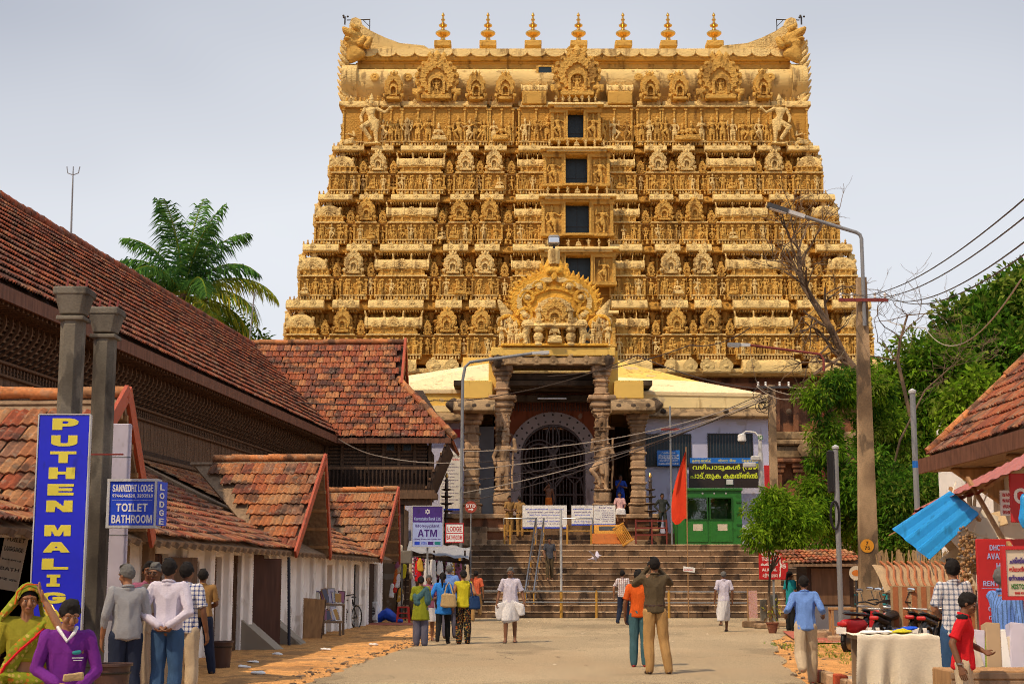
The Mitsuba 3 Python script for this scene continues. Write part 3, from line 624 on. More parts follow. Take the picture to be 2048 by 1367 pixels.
obj('ridge_slab', bx(TX - hwR + .1, TX + hwR - .1, YT + .45, YT + 8, zr(97), zr(93)), 'stucco', 'cream', roof)
for i in range(int(2 * hwR / 1.9)):                       # hanging medallions on the roof
    x = TX - hwR + 1.2 + i * 1.9
    if abs(x - TX) > 2.2:
        obj('medallion', MB().add(lathe([(.02, -.05), (.21, -.05), (.26, .02), (.16, .05), (.12, .02), (.02, .09)], 14), mat4((x, YT - .34, zr(158)), rotx(math.pi / 2 - .2))).add(tube([(x, YT - .22, zr(153)), (x, YT + .05, zr(143)), (x, YT + .42, zr(134))], .05, 6)).m(), 'stucco', 'gold', roof, 40)
for s in (-1, 1):
    e = MB()                                              # the horseshoe gable seen from its edge
    for q, (dx, g) in enumerate(((0, 1.0), (.28, 1.05), (.55, 1.10))):
        pr = [(.4, zr(206)), (-.15 * g, zr(206)), (-.25 * g, zr(192)), (-.66 * g, zr(178)), (-.86 * g, zr(163)), (-.76 * g, zr(147)), (-.44 * g, zr(133)), (-.1, zr(126)), (.4, zr(126))]
        e.add(prism_x(pr, s * (hwR + dx - .15), s * (hwR + dx + .15)) if s > 0 else prism_x(pr, s * (hwR + dx + .15), s * (hwR + dx - .15)))
    ge = obj('gable_end', moved(e.m(), mat4((TX, YT + .30, 0))), 'stucco', 'cream', roof, 40)
    fl = []
    for q in range(9):                                    # flames along the outer edge
        z = zr(205 - q * 13.2); f = [.35, .55, .62, .60, .58, .55, .50, .45, .35][q]
        fl.append(hull(((TX + s * (hwR + .45), YT, z), .20), ((TX + s * (hwR + .62 + .2 * f), YT - .12, z + .26), .14), ((TX + s * (hwR + .80 + .25 * f - .1 * (q > 6)), YT - .1, z + .52), .05), B=BALL6))
    obj('flame_edge', join(fl), 'stucco', 'cream', ge, 50)
    # rising horn of the ridge and the beast face below it
    hx = lambda px: (px - AX) * mpp(YT, 31)
    def HX(px): return s * abs(hx(px)) * .988
    horn = Polygon([(HX(865), zr(94)), (HX(850), zr(84)), (HX(800), zr(79)), (HX(770), zr(68)), (HX(742), zr(55)), (HX(728), zr(46)), (HX(722), zr(41)), (HX(720), zr(32)), (HX(709), zr(27)), (HX(700), zr(30)), (HX(696), zr(42)), (HX(697), zr(62)), (HX(704), zr(82)), (HX(724), zr(95))]).buffer(0)
    hn = obj('ridge_horn', moved(plate(horn, .7), mat4((TX, YT + 1.3, 0))), 'stucco', 'cream', roof)
    b = [hull(((TX + HX(700), YT, zr(88)), .45), ((TX + HX(706), YT + .2, zr(70)), .5), ((TX + HX(722), YT + .2, zr(86)), .4), B=BALL8),
         hull(((TX + HX(706), YT - .1, zr(72)), .36), ((TX + HX(694), YT - .35, zr(66)), .22), ((TX + HX(689), YT - .4, zr(61)), .10), B=BALL8),
         hull(((TX + HX(712), YT - .2, zr(58)), .20), ((TX + HX(706), YT - .2, zr(53)), .12), B=BALL8), hull(((TX + HX(715), YT, zr(62)), .16), ((TX + HX(720), YT, zr(56)), .08), B=BALL8),
         hull(((TX + HX(735), YT - .1, zr(92)), .25), ((TX + HX(742), YT - .1, zr(80)), .16), ((TX + HX(737), YT, zr(74)), .06), B=BALL8),
         hull(((TX + HX(722), YT - .2, zr(88)), .22), ((TX + HX(730), YT - .2, zr(78)), .12), ((TX + HX(727), YT, zr(71)), .05), B=BALL8),
         hull(((TX + HX(703), YT, zr(118)), .30), ((TX + HX(705), YT, zr(96)), .34), ((TX + HX(722), YT, zr(108)), .3), B=BALL8),
         cap((TX + HX(703), YT - .42, zr(72)), .13, B=BALL8), cap((TX + HX(696), YT - .40, zr(82)), (.2, .2, .12), B=BALL8)]
    obj('beast_head', join(b), 'stucco', 'gold', hn, 50)
    # wind gauge on its bracket, standing on the horn
    wx = TX + HX(700)
    g = thing('wind_gauge', ('small wind gauge on a bracket at the tower roof\'s left horn', 'small wind gauge on a bracket at the tower roof\'s right horn')[s > 0], 'wind gauge', 'wind gauges on the tower roof')
    obj('bracket', MB().add(bar((TX + HX(737), YT + .9, zr(60)), (TX + HX(737), YT + .9, zr(27)), .05)).add(bar((TX + HX(737), YT + .9, zr(28)), (TX + HX(690), YT + .9, zr(29)), .05)).add(bar((TX + HX(722), YT + .9, zr(28)), (TX + HX(737), YT + .9, zr(42)), .035)).m(), 'paint', 'dark_grey', g)
    obj('spindle', tube([(TX + HX(686), YT + .9, zr(38)), (TX + HX(686), YT + .9, zr(22))], .05, 6), 'paint', 'dark_grey', g)
    for q in range(3):
        a = q * 2.1; obj('cup', cap((TX + HX(686) + .16 * math.cos(a), YT + .9 + .16 * math.sin(a), zr(22)), .07, B=BALL6), 'paint', 'dark_grey', g)
KAL = [(.30, 0), (.36, .05), (.36, .12), (.20, .20), (.17, .34), (.20, .40), (.42, .50), (.56, .62), (.57, .72), (.40, .82), (.16, .90), (.13, 1.04), (.16, 1.10), (.31, 1.18), (.33, 1.26), (.20, 1.34), (.10, 1.42), (.09, 1.56), (.16, 1.60), (.16, 1.66), (.08, 1.72), (.075, 1.88), (.13, 1.94), (.10, 2.02), (.01, 2.16)]
KSH = shape(lathe(KAL, 24), 'brass', 'gold', 35)
KB = shape(cbox(-.5, .5, -.5, .5, -.30, .0, .03), 'stucco', 'gold')
for px in (886, 976, 1066, 1157, 1246, 1336, 1428):
    sc = (zr(27, YT + 2) - zr(88, YT + 2)) / 2.16
    f = put('roof_finial', KSH, roof, mat4((xat(px, 60, YT + 2), YT + 2, zr(86, YT + 2)), None, (sc * .88, sc * .88, sc)))
    put('finial_base', KB, f, mat4((xat(px, 60, YT + 2), YT + 2, zr(86, YT + 2)), None, (1.0, 1.0, 1.2)))
for px, w, h, yb, rich in ((875, 84, 100, 210, 1), (1436, 84, 100, 210, 1), (790, 36, 62, 212, 0), (953, 38, 62, 212, 0), (1011, 38, 62, 212, 0), (1297, 38, 62, 212, 0), (1355, 38, 62, 212, 0), (1520, 36, 64, 210, 0), (1153, 92, 104, 203, 1)):
    m = mpp(YT, 27)
    put('roof_arch', BIGP if rich else PAN[1], roof, mat4((xat(px, 180, YT), YT - .62, zr(yb)), None, (w * m, 2.2, h * m / 1.30)))
ww = obj('roof_window', moved(MB().box(-.50, -.38, -.30, .3, -.42, .46).box(.38, .50, -.30, .3, -.42, .46).box(-.38, .38, -.30, .3, .36, .46).m(), mat4((xat(1090, 148, YT), YT + .1, zr(148)))), 'stucco', 'gold', roof)
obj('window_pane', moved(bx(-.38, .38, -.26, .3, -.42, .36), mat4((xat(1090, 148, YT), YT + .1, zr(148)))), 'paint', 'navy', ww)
for px in (1068, 1238):
    put('side_shrine', BAR, roof, mat4((xat(px, 190, YT), YT + .05, zr(193)), None, (1.45, 4.0, 2.6)))
    obj('side_shrine_wall', moved(cbox(-.7, .7, -1.0, 0, -.75, 0, .04), mat4((xat(px, 190, YT), YT, zr(193)))), 'stucco', 'gold', roof)
# seated giants at the two upper corners and their companions
for s in (-1, 1):
    xg = TX + s * 405 * mpp(82.2, 25)
    put('corner_giant', FIGC[3], tier, mat4((xg, 82.0, zat(290, 82)), rotz(s * .15), (3.1 * s, 2.6, 3.0)))
    put('corner_figure', FIGC[5], tier, mat4((TX + s * 452 * mpp(82.4, 25), 82.6, zat(288, 82)), rotz(s * .6), 2.1))
    put('corner_figure', FIGC[1], tier, mat4((TX + s * 455 * mpp(82.4, 25), 83.2, zat(242, 82)), rotz(s * .9), 1.9))
# ================================================================== ground, road, steps and terrace
obj('ground', bx(-3000, 3000, -60, 6000, -.5, -.012), 'dirt', 'tan', None, kind='structure', label='sandy orange earth beside the road')
def strip(pts, z):
    """A flat sheet between a left and a right edge, given row by row as (y, x left, x right)."""
    v, f = [], []
    for y, a, b in pts:
        for q in range(9): v.append((a + (b - a) * q / 8, y, z))
    for r in range(len(pts) - 1):
        for q in range(8): i = r * 9 + q; f += [(i, i + 1, i + 10), (i, i + 10, i + 9)]
    return np.array(v, float), np.array(f)
def edge(y, pts):
    return float(np.interp(y, [p[0] for p in pts], [p[1] for p in pts]))
LE = [(-30, -3.6), (10, -3.4), (16, -3.15), (21, -2.9), (29, -2.45), (35, -1.9), (41, -1.95), (48, -2.3), (56.2, -2.6)]
RE = [(-30, 4.2), (10, 4.1), (18, 3.9), (23, 4.2), (30, 5.2), (36, 6.2), (44, 8.4), (56.2, 10.5)]
rows = []
for y in np.concatenate([np.linspace(-30, 9, 20), np.linspace(9.6, 56.2, 78)]):
    rows.append((y, edge(y, LE) + .22 * (meshkit.fbm(np.array([[y * .9, 0, 0]]), 4)[0] - .5) + .06 * math.sin(y * 5), edge(y, RE) + .3 * (meshkit.fbm(np.array([[y * .7, 5, 0]]), 4)[0] - .5)))
obj('road', strip(rows, .004), 'asphalt', 'tan', None, kind='structure', label='worn pale asphalt road leading to the steps')
# raised dirt verges with a lumpy surface
def verge(x0f, x1f, y0, y1, hgt, name, label, seed, nx=40, ny=220):
    ys = np.linspace(y0, y1, ny); v = []
    for y in ys:
        a, b = x0f(y), x1f(y)
        for q in range(nx): v.append((a + (b - a) * q / (nx - 1), y, 0))
    v = np.array(v); q = np.tile(np.linspace(0, 1, nx), ny)
    env = np.minimum(1, np.minimum(q, 1 - q) * 6)
    v[:, 2] = -.008 + env * (hgt * .5 + hgt * (meshkit.fbm(v * [1.3, 1.3, 1], 4, seed) - .3) + .02 * (meshkit.noise(v * 9, seed) - .5))
    i = np.arange(nx * ny).reshape(ny, nx); f = np.vstack([np.stack([i[:-1, :-1], i[:-1, 1:], i[1:, 1:]], -1).reshape(-1, 3), np.stack([i[:-1, :-1], i[1:, 1:], i[1:, :-1]], -1).reshape(-1, 3)])
    obj(name, (v, f), 'dirt', 'tan', None, True, kind='structure', label=label)
verge(lambda y: -9.0, lambda y: edge(y, LE) + .12, 8, 52, .05, 'verge', 'orange dirt verge between the road and the old shops', 3)
verge(lambda y: edge(y, RE) - .15, lambda y: edge(y, RE) + 9, 8, 50, .05, 'verge', 'dirt verge with sparse weeds on the right of the road', 5)
gr = MB()                                                 # loose stones on the verges
peb = tri(Manifold.hull_points(BALL6 * [1, .8, .5]))
for i in range(900):
    y = 10 + 36 * R.random() ** 1.3; s = R.choice((-1, -1, 1))
    x = edge(y, LE if s < 0 else RE) + s * abs(R.gauss(0, .5)) + R.uniform(-.1, .1)
    gr.add(peb, mat4((x, y, .012), rotz(R.uniform(0, 6)), R.choice((.012, .018, .025, .04)) * R.uniform(.6, 1.3)))
obj('loose_stones', gr.m(), 'stone', 'old_wood', None, kind='stuff', label='loose stones and grit scattered along the road edges')
# flight of stone steps: every course is laid from long blocks
NST, SY0, TZ, TREAD = 12, 56.0, 2.76, .34
SX0, SX1 = -4.6, 15.0
steps = thing('stone_steps', 'wide flight of dark stone steps with worn edges tinted pale like sunlight below the temple', 'steps')
for k in range(NST):
    y0 = SY0 + k * TREAD; z0, z1 = k * TZ / NST, (k + 1) * TZ / NST; x = SX0
    step = None
    while x < SX1:
        L = min(R.uniform(1.6, 3.4), SX1 - x); L = L if SX1 - x - L > .6 else SX1 - x
        dy, dz = R.uniform(-.012, .012), R.uniform(-.008, .008)
        b = obj('step_block', cbox(x + .006, x + L - .006, y0 + dy, y0 + TREAD + .3, z0 - .1, z1 - .042 + dz, .012), 'stone', 'step_stone', steps)
        obj('nosing', cbox(x + .004, x + L - .004, y0 - .028 + dy, y0 + TREAD + .02, z1 - .042 + dz, z1 + dz, .014), 'stone', 'nosing', b)  # pale nosing: wear plus sunlight on the tread edge, put into its colour
        x += L
YT0 = SY0 + NST * TREAD
obj('terrace', bx(SX0 - 8, SX1 + 25, YT0 + .015, 95, .0, TZ - .004), 'stone', 'band_stone', None, kind='structure', label='stone terrace above the steps')
# ================================================================== the entrance porch in front of the tower
PY = 62.2                                                # front row of pillars
def Z(py, Y=PY): return zat(py, Y)
def X(px, py=950, Y=PY): return xat(px, py, Y)
PORCH = thing('entrance_porch', 'weathered stone entrance porch with carved pillars and a round arched iron gate', 'porch')
FZ = Z(1028)                                             # porch floor
pl = obj('plinth', MB().box(X(884), X(1020), PY - .5, PY + 7, TZ - .05, FZ).box(X(1200), X(1312), PY - .5, PY + 7, TZ - .05, FZ).box(X(1020), X(1200), PY + .6, PY + 7, TZ - .05, FZ).m(), 'stone', 'base_stone', PORCH)
for a, b in ((884, 1012), (1204, 1312)):
    for z0, z1, d in ((TZ, TZ + .22, .85), (FZ - .20, FZ + .003, .66), (TZ + .55, TZ + .72, .62)):
        obj('plinth_moulding', cbox(X(a) - .05, X(b) + .05, PY - d, PY - .3, z0, z1, .04), 'stone', 'pillar_stone', pl)
for i in range(6):                                        # steps between the plinths
    zz = TZ + (FZ - TZ) * (i + 1) / 6
    obj('porch_step', cbox(X(1014), X(1203), PY - 1.05 + i * .30, PY + 1.2, TZ - .02, zz - .003 * i, .015), 'stone', 'step_stone', pl)
for a, b in ((925, 975),):
    for i in range(3): obj('porch_step', cbox(X(a), X(b), PY - 1.55 + i * .32, PY - .4, TZ - .02, TZ + .25 * (i + 1), .015), 'stone', 'pillar_stone', pl)
def pillar(px, ztop, w, carved, caps, name='pillar'):
    x = X(px); mb = []
    st = [(FZ - .02, FZ + .35, w * .62), (FZ + .35, FZ + .45, w * .70)]
    z = FZ + .45; rr = random.Random(int(px))
    while z < ztop - .3:
        h = rr.uniform(.45, .8); h = min(h, ztop - z)
        st.append((z, z + h, w * .5 * rr.uniform(.90, 1.0)))
        st.append((z + h * .44, z + h * .56, w * .58)); z += h
    for zc, wc, hc in caps: st += [(zc - hc, zc - hc * .5, w * .5 + (wc - w) * .25), (zc - hc * .5, zc, wc * .5)]
    for a, b, h in st: mb.append(cbox(x - h, x + h, PY - h, PY + h, a, b, .05))
    if carved:
        mb.append(cbox(x - w * .6, x + w * .6, PY - w * .75, PY, FZ + .45, FZ + .95, .08))
        s = statue(carved).scale((2.3, 1.9, 2.5)).translate((x, PY - w * .52, FZ + .95)); mb.append(s)
        s = statue((carved + 3) % 8).scale((1.3, 1.2, 1.35)).translate((x, PY - w * .5, FZ + 3.4)); mb.append(s)
    m = join(mb).refine_to_length(.16).to_mesh(); v = m.vert_properties[:, :3].astype(float)
    v += .05 * (np.stack([meshkit.noise(v * 4.1, s) for s in (1, 2, 3)], -1) - .5)
    return obj(name, (v, m.tri_verts), 'stone', 'pillar_stone', PORCH, 45)
zo = Z(815); zi = Z(716)
pillar(944, zo, .62, 0, [(zo, 1.15, .5), (zo - .35, .9, .35)])
pillar(1276, zo, .62, 0, [(zo, 1.15, .5), (zo - .35, .9, .35)])
for px, c in ((1005, 1), (1204, 6)):
    pillar(px, zi, .60, c, [(Z(792), 1.15, .42), (Z(806), .95, .4), (Z(818), .8, .3), (zi, 1.1, .5), (Z(735), .85, .4)])
# side eaves above the outer pillars: bulging stone kapota with curled tips
for a, b, s in ((908, 990, -1), (1221, 1308, 1)):
    x0, x1 = X(a), X(b); ze = Z(828)
    pr = [(0, 0), (-.95, -.02), (-1.08, .06), (-1.05, .18), (-.9, .34), (-.62, .50), (-.3, .60), (0, .64)]
    v, f = prism_x(pr, x0, x1)
    e = obj('stone_eave', moved((v, f), mat4((0, PY - .05, ze))), 'stone', 'band_stone', PORCH, 40)
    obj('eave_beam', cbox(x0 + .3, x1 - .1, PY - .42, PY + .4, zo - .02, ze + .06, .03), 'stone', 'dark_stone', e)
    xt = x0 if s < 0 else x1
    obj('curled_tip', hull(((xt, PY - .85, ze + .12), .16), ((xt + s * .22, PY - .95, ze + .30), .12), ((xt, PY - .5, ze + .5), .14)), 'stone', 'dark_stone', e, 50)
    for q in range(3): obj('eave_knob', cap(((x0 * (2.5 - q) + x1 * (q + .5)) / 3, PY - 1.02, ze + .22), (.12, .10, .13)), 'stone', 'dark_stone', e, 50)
    obj('parapet', cbox(X(927 if s < 0 else 1228, 780), X(985 if s < 0 else 1286, 780), PY - .35, PY + 3, ze + .62, Z(763), .03), 'plaster', 'yellow_wall', PORCH)
# upper porch: stone lintel with carved cornice and the yellow parapet above it
x0, x1 = X(990, 720), X(1221, 720)
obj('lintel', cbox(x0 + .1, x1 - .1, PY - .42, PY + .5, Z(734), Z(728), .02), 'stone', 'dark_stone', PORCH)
co = obj('carved_cornice', moved(prism_x([(.5, 0), (-.42, 0), (-.62, .04), (-.62, .13), (-.50, .30), (-.30, .42), (.5, .44)], x0, x1), mat4((0, PY, Z(734) + .02))), 'stone', 'band_stone', PORCH, 40)
for i in range(7): obj('cornice_arch', moved(small_arch(.36, .36), mat4((x0 + (i + .5) * (x1 - x0) / 7, PY - .52, Z(733)))), 'stone', 'band_stone', co)
for x in (x0 + .12, x1 - .12): obj('corner_scroll', hull(((x, PY - .55, Z(733)), .16), ((x, PY - .62, Z(722)), .2), ((x, PY - .2, Z(716)), .15)), 'stone', 'dark_stone', co, 50)
pa = obj('upper_parapet', cbox(X(982, 705), X(1229, 705), PY - .55, PY + 4, Z(715), Z(698), .03), 'plaster', 'yellow_wall', PORCH)
for a, b in ((977, 996), (1214, 1237)):
    obj('upper_wall', cbox(X(a, 760), X(b, 760), PY + .2, PY + 4.5, Z(795), Z(700), .02), 'plaster', 'yellow_wall', PORCH)
# beams and brackets inside
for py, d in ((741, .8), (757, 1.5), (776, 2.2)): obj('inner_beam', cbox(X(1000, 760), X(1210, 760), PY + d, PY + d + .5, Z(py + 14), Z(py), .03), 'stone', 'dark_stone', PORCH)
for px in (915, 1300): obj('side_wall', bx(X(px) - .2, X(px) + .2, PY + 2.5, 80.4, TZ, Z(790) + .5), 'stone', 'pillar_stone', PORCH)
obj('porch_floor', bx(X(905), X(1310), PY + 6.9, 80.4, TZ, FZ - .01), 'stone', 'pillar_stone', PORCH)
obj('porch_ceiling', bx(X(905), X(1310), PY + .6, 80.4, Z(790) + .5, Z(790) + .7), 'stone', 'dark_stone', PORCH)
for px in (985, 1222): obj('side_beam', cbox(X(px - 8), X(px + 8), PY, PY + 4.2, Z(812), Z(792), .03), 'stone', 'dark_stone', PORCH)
tl = obj('tube_lamp', tube([(X(1076, 793), PY + .62, Z(793)), (X(1134, 793), PY + .62, Z(793))], .035, 8), 'paint', 'light_grey', PORCH)
GY = PY + 3.6                                             # plane of the gate
gx = lambda px, py=930: xat(px, py, GY)
gz = lambda py: zat(py, GY)
cx = (gx(1017) + gx(1195)) / 2; ro = (gx(1195) - gx(1017)) / 2; ri = (gx(1172) - gx(1043)) / 2; zs = gz(824) - ro
wall = Polygon([(gx(1000), FZ), (gx(1212), FZ), (gx(1212), gz(780)), (gx(1000), gz(780))])
hole = union_all([Point(cx, zs).buffer(ro - .01, 48), sbox(cx - ro + .01, FZ - .1, cx + ro - .01, zs)])
obj('gate_wall', plate(wall.difference(hole), .3, GY + .3), 'plaster', 'terracotta_wall', PORCH)
ringo = union_all([Point(cx, zs).buffer(ro, 48), sbox(cx - ro, FZ, cx + ro, zs)]); ringi = union_all([Point(cx, zs).buffer(ri, 48), sbox(cx - ri, FZ - .1, cx + ri, zs)])
ar = obj('arch_surround', plate(ringo.difference(ringi), .42, GY + .3), 'plaster', 'grey_arch', PORCH)
stud = shape(cap((0, 0, 0), (.05, .04, .05), B=BALL6), 'paint', 'dark_grey', 50)
for rr_ in (ro * .94, ri * 1.09):
    for i in range(15):
        a = math.radians(6 + i * 12); put('stud', stud, ar, mat4((cx + rr_ * math.cos(a), GY - .12, zs + rr_ * math.sin(a))))
for s in (-1, 1):
    for i in range(4): put('stud', stud, ar, mat4((cx + s * (ri + ro) / 2, GY - .12, FZ + .5 + i * .7)))
# iron gate: frame, rings, petals and bars
gate = obj('iron_gate', tube([(cx - ri + .05, GY, FZ), (cx - ri + .05, GY, zs)] + [(cx + (ri - .05) * math.cos(t), GY, zs + (ri - .05) * math.sin(t)) for t in np.linspace(math.pi, 0, 24)] + [(cx + ri - .05, GY, FZ)], .07, 6), 'paint', 'grille', PORCH)
def ring(x, z, rx, rz, t=.045, n=24): return tube([(x + rx * math.cos(a), GY, z + rz * math.sin(a)) for a in np.linspace(0, 2 * math.pi, n)], t, 6)
gm = MB()
for s in (-1, 1): gm.add(ring(cx + s * ri * .44, zs - .05, .60, .60, .06)).add(ring(cx + s * ri * .44, zs - .05, .76, .78, .045)).add(tube([(cx + s * .05, GY, zs - 1.4), (cx + s * .5, GY, zs - .85), (cx + s * 1.2, GY, zs - .95), (cx + s * ri * .95, GY, zs - 1.6)], .06, 6))
gm.add(ring(cx, zs + ri * .52, .28, ri * .45, .055)).add(tube([(cx, GY, FZ), (cx, GY, zs + ri)], .06, 6))
for s in (-1, 1):
    for dx in (.5, 1.4): gm.add(tube([(cx + s * (dx - .40), GY, FZ + .35), (cx + s * (dx - .40), GY, FZ + 1.5), (cx + s * dx, GY, FZ + 1.9), (cx + s * (dx + .40), GY, FZ + 1.5), (cx + s * (dx + .40), GY, FZ + .35)], .06, 6))
for z in (FZ + .3, FZ + 1.0, FZ + 2.05): gm.add(tube([(cx - ri, GY, z), (cx + ri, GY, z)], .05, 6))
obj('scrollwork', gm.m(), 'paint', 'grille', gate, 50)
bars = MB()
for i in range(19): x = cx - ri + (i + .5) * 2 * ri / 19; bars.add(bar((x, GY + .10, FZ), (x, GY + .10, zs + math.sqrt(max(0, ri * ri - (x - cx) ** 2))), .03))
obj('upright_bars', bars.m(), 'paint', 'grille', gate)
bars = MB()
for i in range(34): x = gx(1012, 800) + (i + .5) * (gx(1200, 800) - gx(1012, 800)) / 34; bars.add(bar((x, GY - .1, gz(822)), (x, GY - .1, gz(792)), .035))
obj('transom_grille', bars.m(), 'paint', 'dark_grey', PORCH)
obj('side_panel', bx(X(955), X(986), GY - .6, GY - .5, FZ, Z(838)), 'paint', 'panel_grey', PORCH)
obj('white_jamb', bx(X(951), X(955), GY - .9, GY - .5, FZ + 1.4, Z(850)), 'plaster', 'shop_white', PORCH); obj('red_jamb', bx(X(951), X(955), GY - .9, GY - .5, FZ, FZ + 1.4), 'paint', 'rust_red', PORCH)
obj('leaning_sheet', moved(bx(-.5, .5, -.02, .02, 0, 1.15), mat4((X(966), PY + .9, FZ), rotx(-.12))), 'paint', 'grey', PORCH)
# ------------------------------------------------------------------ the golden arch on the porch roof
AY = PY + .35
azb = Z(698, AY)
AR = thing('golden_arch', 'ornate golden stucco arch of scrolls, lions and figures on the porch roof', 'sculpted arch')
acx = xat(1108, 640, AY); m_ = mpp(AY, 9)
W, Hh = 222 * m_, 152 * m_
o = lobed(W * .78, Hh * .84, 21, .05, .85, tip=.05)
o = affinity.translate(o, 0, Hh * .16)
oc = (acx, AY, azb)
hole_ = Polygon([(-W * .12, Hh * .30), (W * .12, Hh * .30), (W * .12, Hh * .46)] + arcpts(0, Hh * .46, W * .12, Hh * .13, 0, 180, 12))
obj('back_plate', moved(plate(o.difference(hole_).simplify(.02), .5), mat4(oc)), 'stucco', 'arch_gold', AR)
rg = o.buffer(-.22).difference(o.buffer(-.42)); obj('raised_band', moved(plate(rg.simplify(.015), .12, -.5), mat4(oc)), 'stucco', 'cream', AR)
rg = o.buffer(-.62).difference(o.buffer(-.75)); obj('raised_band', moved(plate(rg.simplify(.015), .10, -.5), mat4(oc)), 'stucco', 'arch_gold', AR)
fr = hole_.buffer(.22, join_style=1).difference(hole_); obj('niche_frame', moved(plate(fr, .2, -.5), mat4(oc)), 'stucco', 'cream', AR)
flm = shape(join([hull(((0, 0, 0), (.15, .12, .10)), ((.03, -.03, .20), (.10, .08, .07)), B=BALL6), hull(((.03, -.03, .20), .07), ((-.02, -.06, .34), .035), B=BALL6), cap((.10, -.08, .08), .06, B=BALL6)]), 'stucco', 'arch_gold', 50)
bl = o.buffer(-.05).exterior
for i in range(60):
    t = i / 59; q = bl.interpolate(t, normalized=True)
    if q.y > Hh * .22: put('flame', flm, AR, mat4((acx + q.x, AY - .3, azb + q.y), roty(math.atan2(q.x, q.y - Hh * .45) * .9), (.85, 1.2, .85)))
sc = []
def spiral(x, z, r, s, turns=1.6):
    return tube([(x + s * r * (1 - t * .75) * math.cos(t * turns * 2 * math.pi), -.56, z + r * (1 - t * .75) * math.sin(t * turns * 2 * math.pi)) for t in np.linspace(0, 1, 30)], np.linspace(.09, .05, 30), 6)
for s in (-1, 1):
    for x, z, r in ((.26, .42, .34), (.24, .66, .32), (.13, .80, .28), (.36, .30, .24)):
        obj('scroll', moved(spiral(s * W * x, Hh * z, r, s), mat4(oc)), 'stucco', 'arch_gold', AR, 50)
        obj('scroll_face', moved(cap((s * W * x, -.60, Hh * z), (.14, .12, .14)), mat4(oc)), 'stucco', 'cream', AR, 50)
    # big side scroll, wing and guardian
    obj('wing', moved(join([hull(((s * W * .41, -.3, Hh * .34), .26), ((s * W * .45, -.4, Hh * .52), .14), ((s * W * .50, -.5, Hh * .62), .07)), hull(((s * W * .40, -.3, Hh * .46), .2), ((s * W * .47, -.45, Hh * .50), .10)), hull(((s * W * .42, -.2, Hh * .24), .30), ((s * W * .48, -.3, Hh * .36), .22))]), mat4(oc)), 'stucco', 'cream', AR, 50)
    obj('side_scroll', moved(spiral(s * W * .43, Hh * .30, .42, -s, 1.3), mat4(oc)), 'stucco', 'arch_gold', AR, 50)
    def lion(): 
        return join([hull(((0, 0, .38), (.14, .16, .14)), ((0, .55, .28), (.14, .16, .16))), hull(((0, -.05, .42), .15), ((0, -.15, .72), .13)), hull(((0, -.18, .78), .17), ((0, -.30, .74), .10)), cap((0, -.05, .76), (.2, .14, .2)), hull(((.08, -.08, .36), .08), ((.08, -.14, .05), .06)), hull(((-.08, -.08, .36), .08), ((-.08, -.14, .05), .06)), hull(((.1, .5, .25), .12), ((.1, .3, .05), .07)), hull(((-.1, .5, .25), .12), ((-.1, .3, .05), .07))])
    obj('lion', moved(lion(), mat4((acx + s * W * .27, AY - .75, azb), rotz(-s * .95), 1.2)), 'stucco', 'cream', AR, 50)
    for x, v, h in ((.475, 2, 1.0), (.40, 4, 1.15), (.335, 1, .9), (.17, 2, .8), (.11, 6, .8)):
        put('figure', FIGC[v] if x > .3 else FIG[v], AR, mat4((acx + s * W * x, AY - .72 if x > .3 else AY - .62, azb + .02), rotz(-s * .2), (h * s, h, h * 1.1)))
    obj('vase_pillar', moved(lathe([(.16, 0), (.20, .06), (.12, .14), (.20, .34), (.17, .46), (.10, .52), (.20, .60), (.20, .72), (.12, .78), (.16, .98)], 12), mat4((acx + s * W * .145, AY - .85, azb), None, 1.1)), 'stucco', 'cream', AR, 40)
obj('pedestal', MB().add(cbox(acx - W * .48, acx + W * .48, AY - 1.0, AY + .3, azb - .02, azb + .10, .03)).m(), 'stucco', 'arch_gold', AR)
obj('pavilion_roof', moved(prism_x([(0, 0), (-.55, -.02), (-.62, .06), (-.45, .2), (0, .26)], -W * .27, W * .27), mat4((acx, AY - .45, azb + Hh * .245))), 'stucco', 'cream', AR)
obj('pavilion_wall', MB().box(acx - W * .24, acx + W * .24, AY - .55, AY, azb, azb + Hh * .25).m(), 'stucco', 'ochre', AR)
for i in range(7): x = acx + (i - 3) * W * .07; obj('pavilion_column', tube([(x, AY - .62, azb), (x, AY - .62, azb + Hh * .25)], [.06, .05], 8), 'stucco', 'arch_gold', AR)
obj('seated_deity', moved(statue(5), mat4((acx, AY - .95, azb + .1), None, (1.15, 1, 1.5))), 'stucco', 'cream', AR, 50)
put('peacock_fan', PAN[1], AR, mat4((acx, AY - .62, azb + Hh * .29), None, (1.2, 1, .85)))
for s in (-1, 1): put('upper_figure', FIGC[2], AR, mat4((acx + s * W * .14, AY - .8, azb + Hh * .29), None, (.85 * s, .85, .95)))
obj('lion_face_finial', moved(join([hull(((0, -.3, Hh * .90), (.40, .3, .25)), ((0, -.35, Hh * 1.03), (.45, .3, .22))), cap((-.2, -.62, Hh * 1.01), .16), cap((.2, -.62, Hh * 1.01), .16), hull(((0, -.6, Hh * .96), .15), ((0, -.72, Hh * .90), .1)), hull(((-.45, -.3, Hh * 1.0), .14), ((-.55, -.3, Hh * 1.12), .07)), hull(((.45, -.3, Hh * 1.0), .14), ((.55, -.3, Hh * 1.12), .07)), hull(((-.3, -.3, Hh * 1.06), .18), ((-.2, -.3, Hh * 1.2), .08)), hull(((.3, -.3, Hh * 1.06), .18), ((.2, -.3, Hh * 1.2), .08)), hull(((-.28, -.45, Hh * .86), .14), ((-.1, -.45, Hh * .94), .18)), hull(((.28, -.45, Hh * .86), .14), ((.1, -.45, Hh * .94), .18))]), mat4(oc)), 'stucco', 'arch_gold', AR, 50)
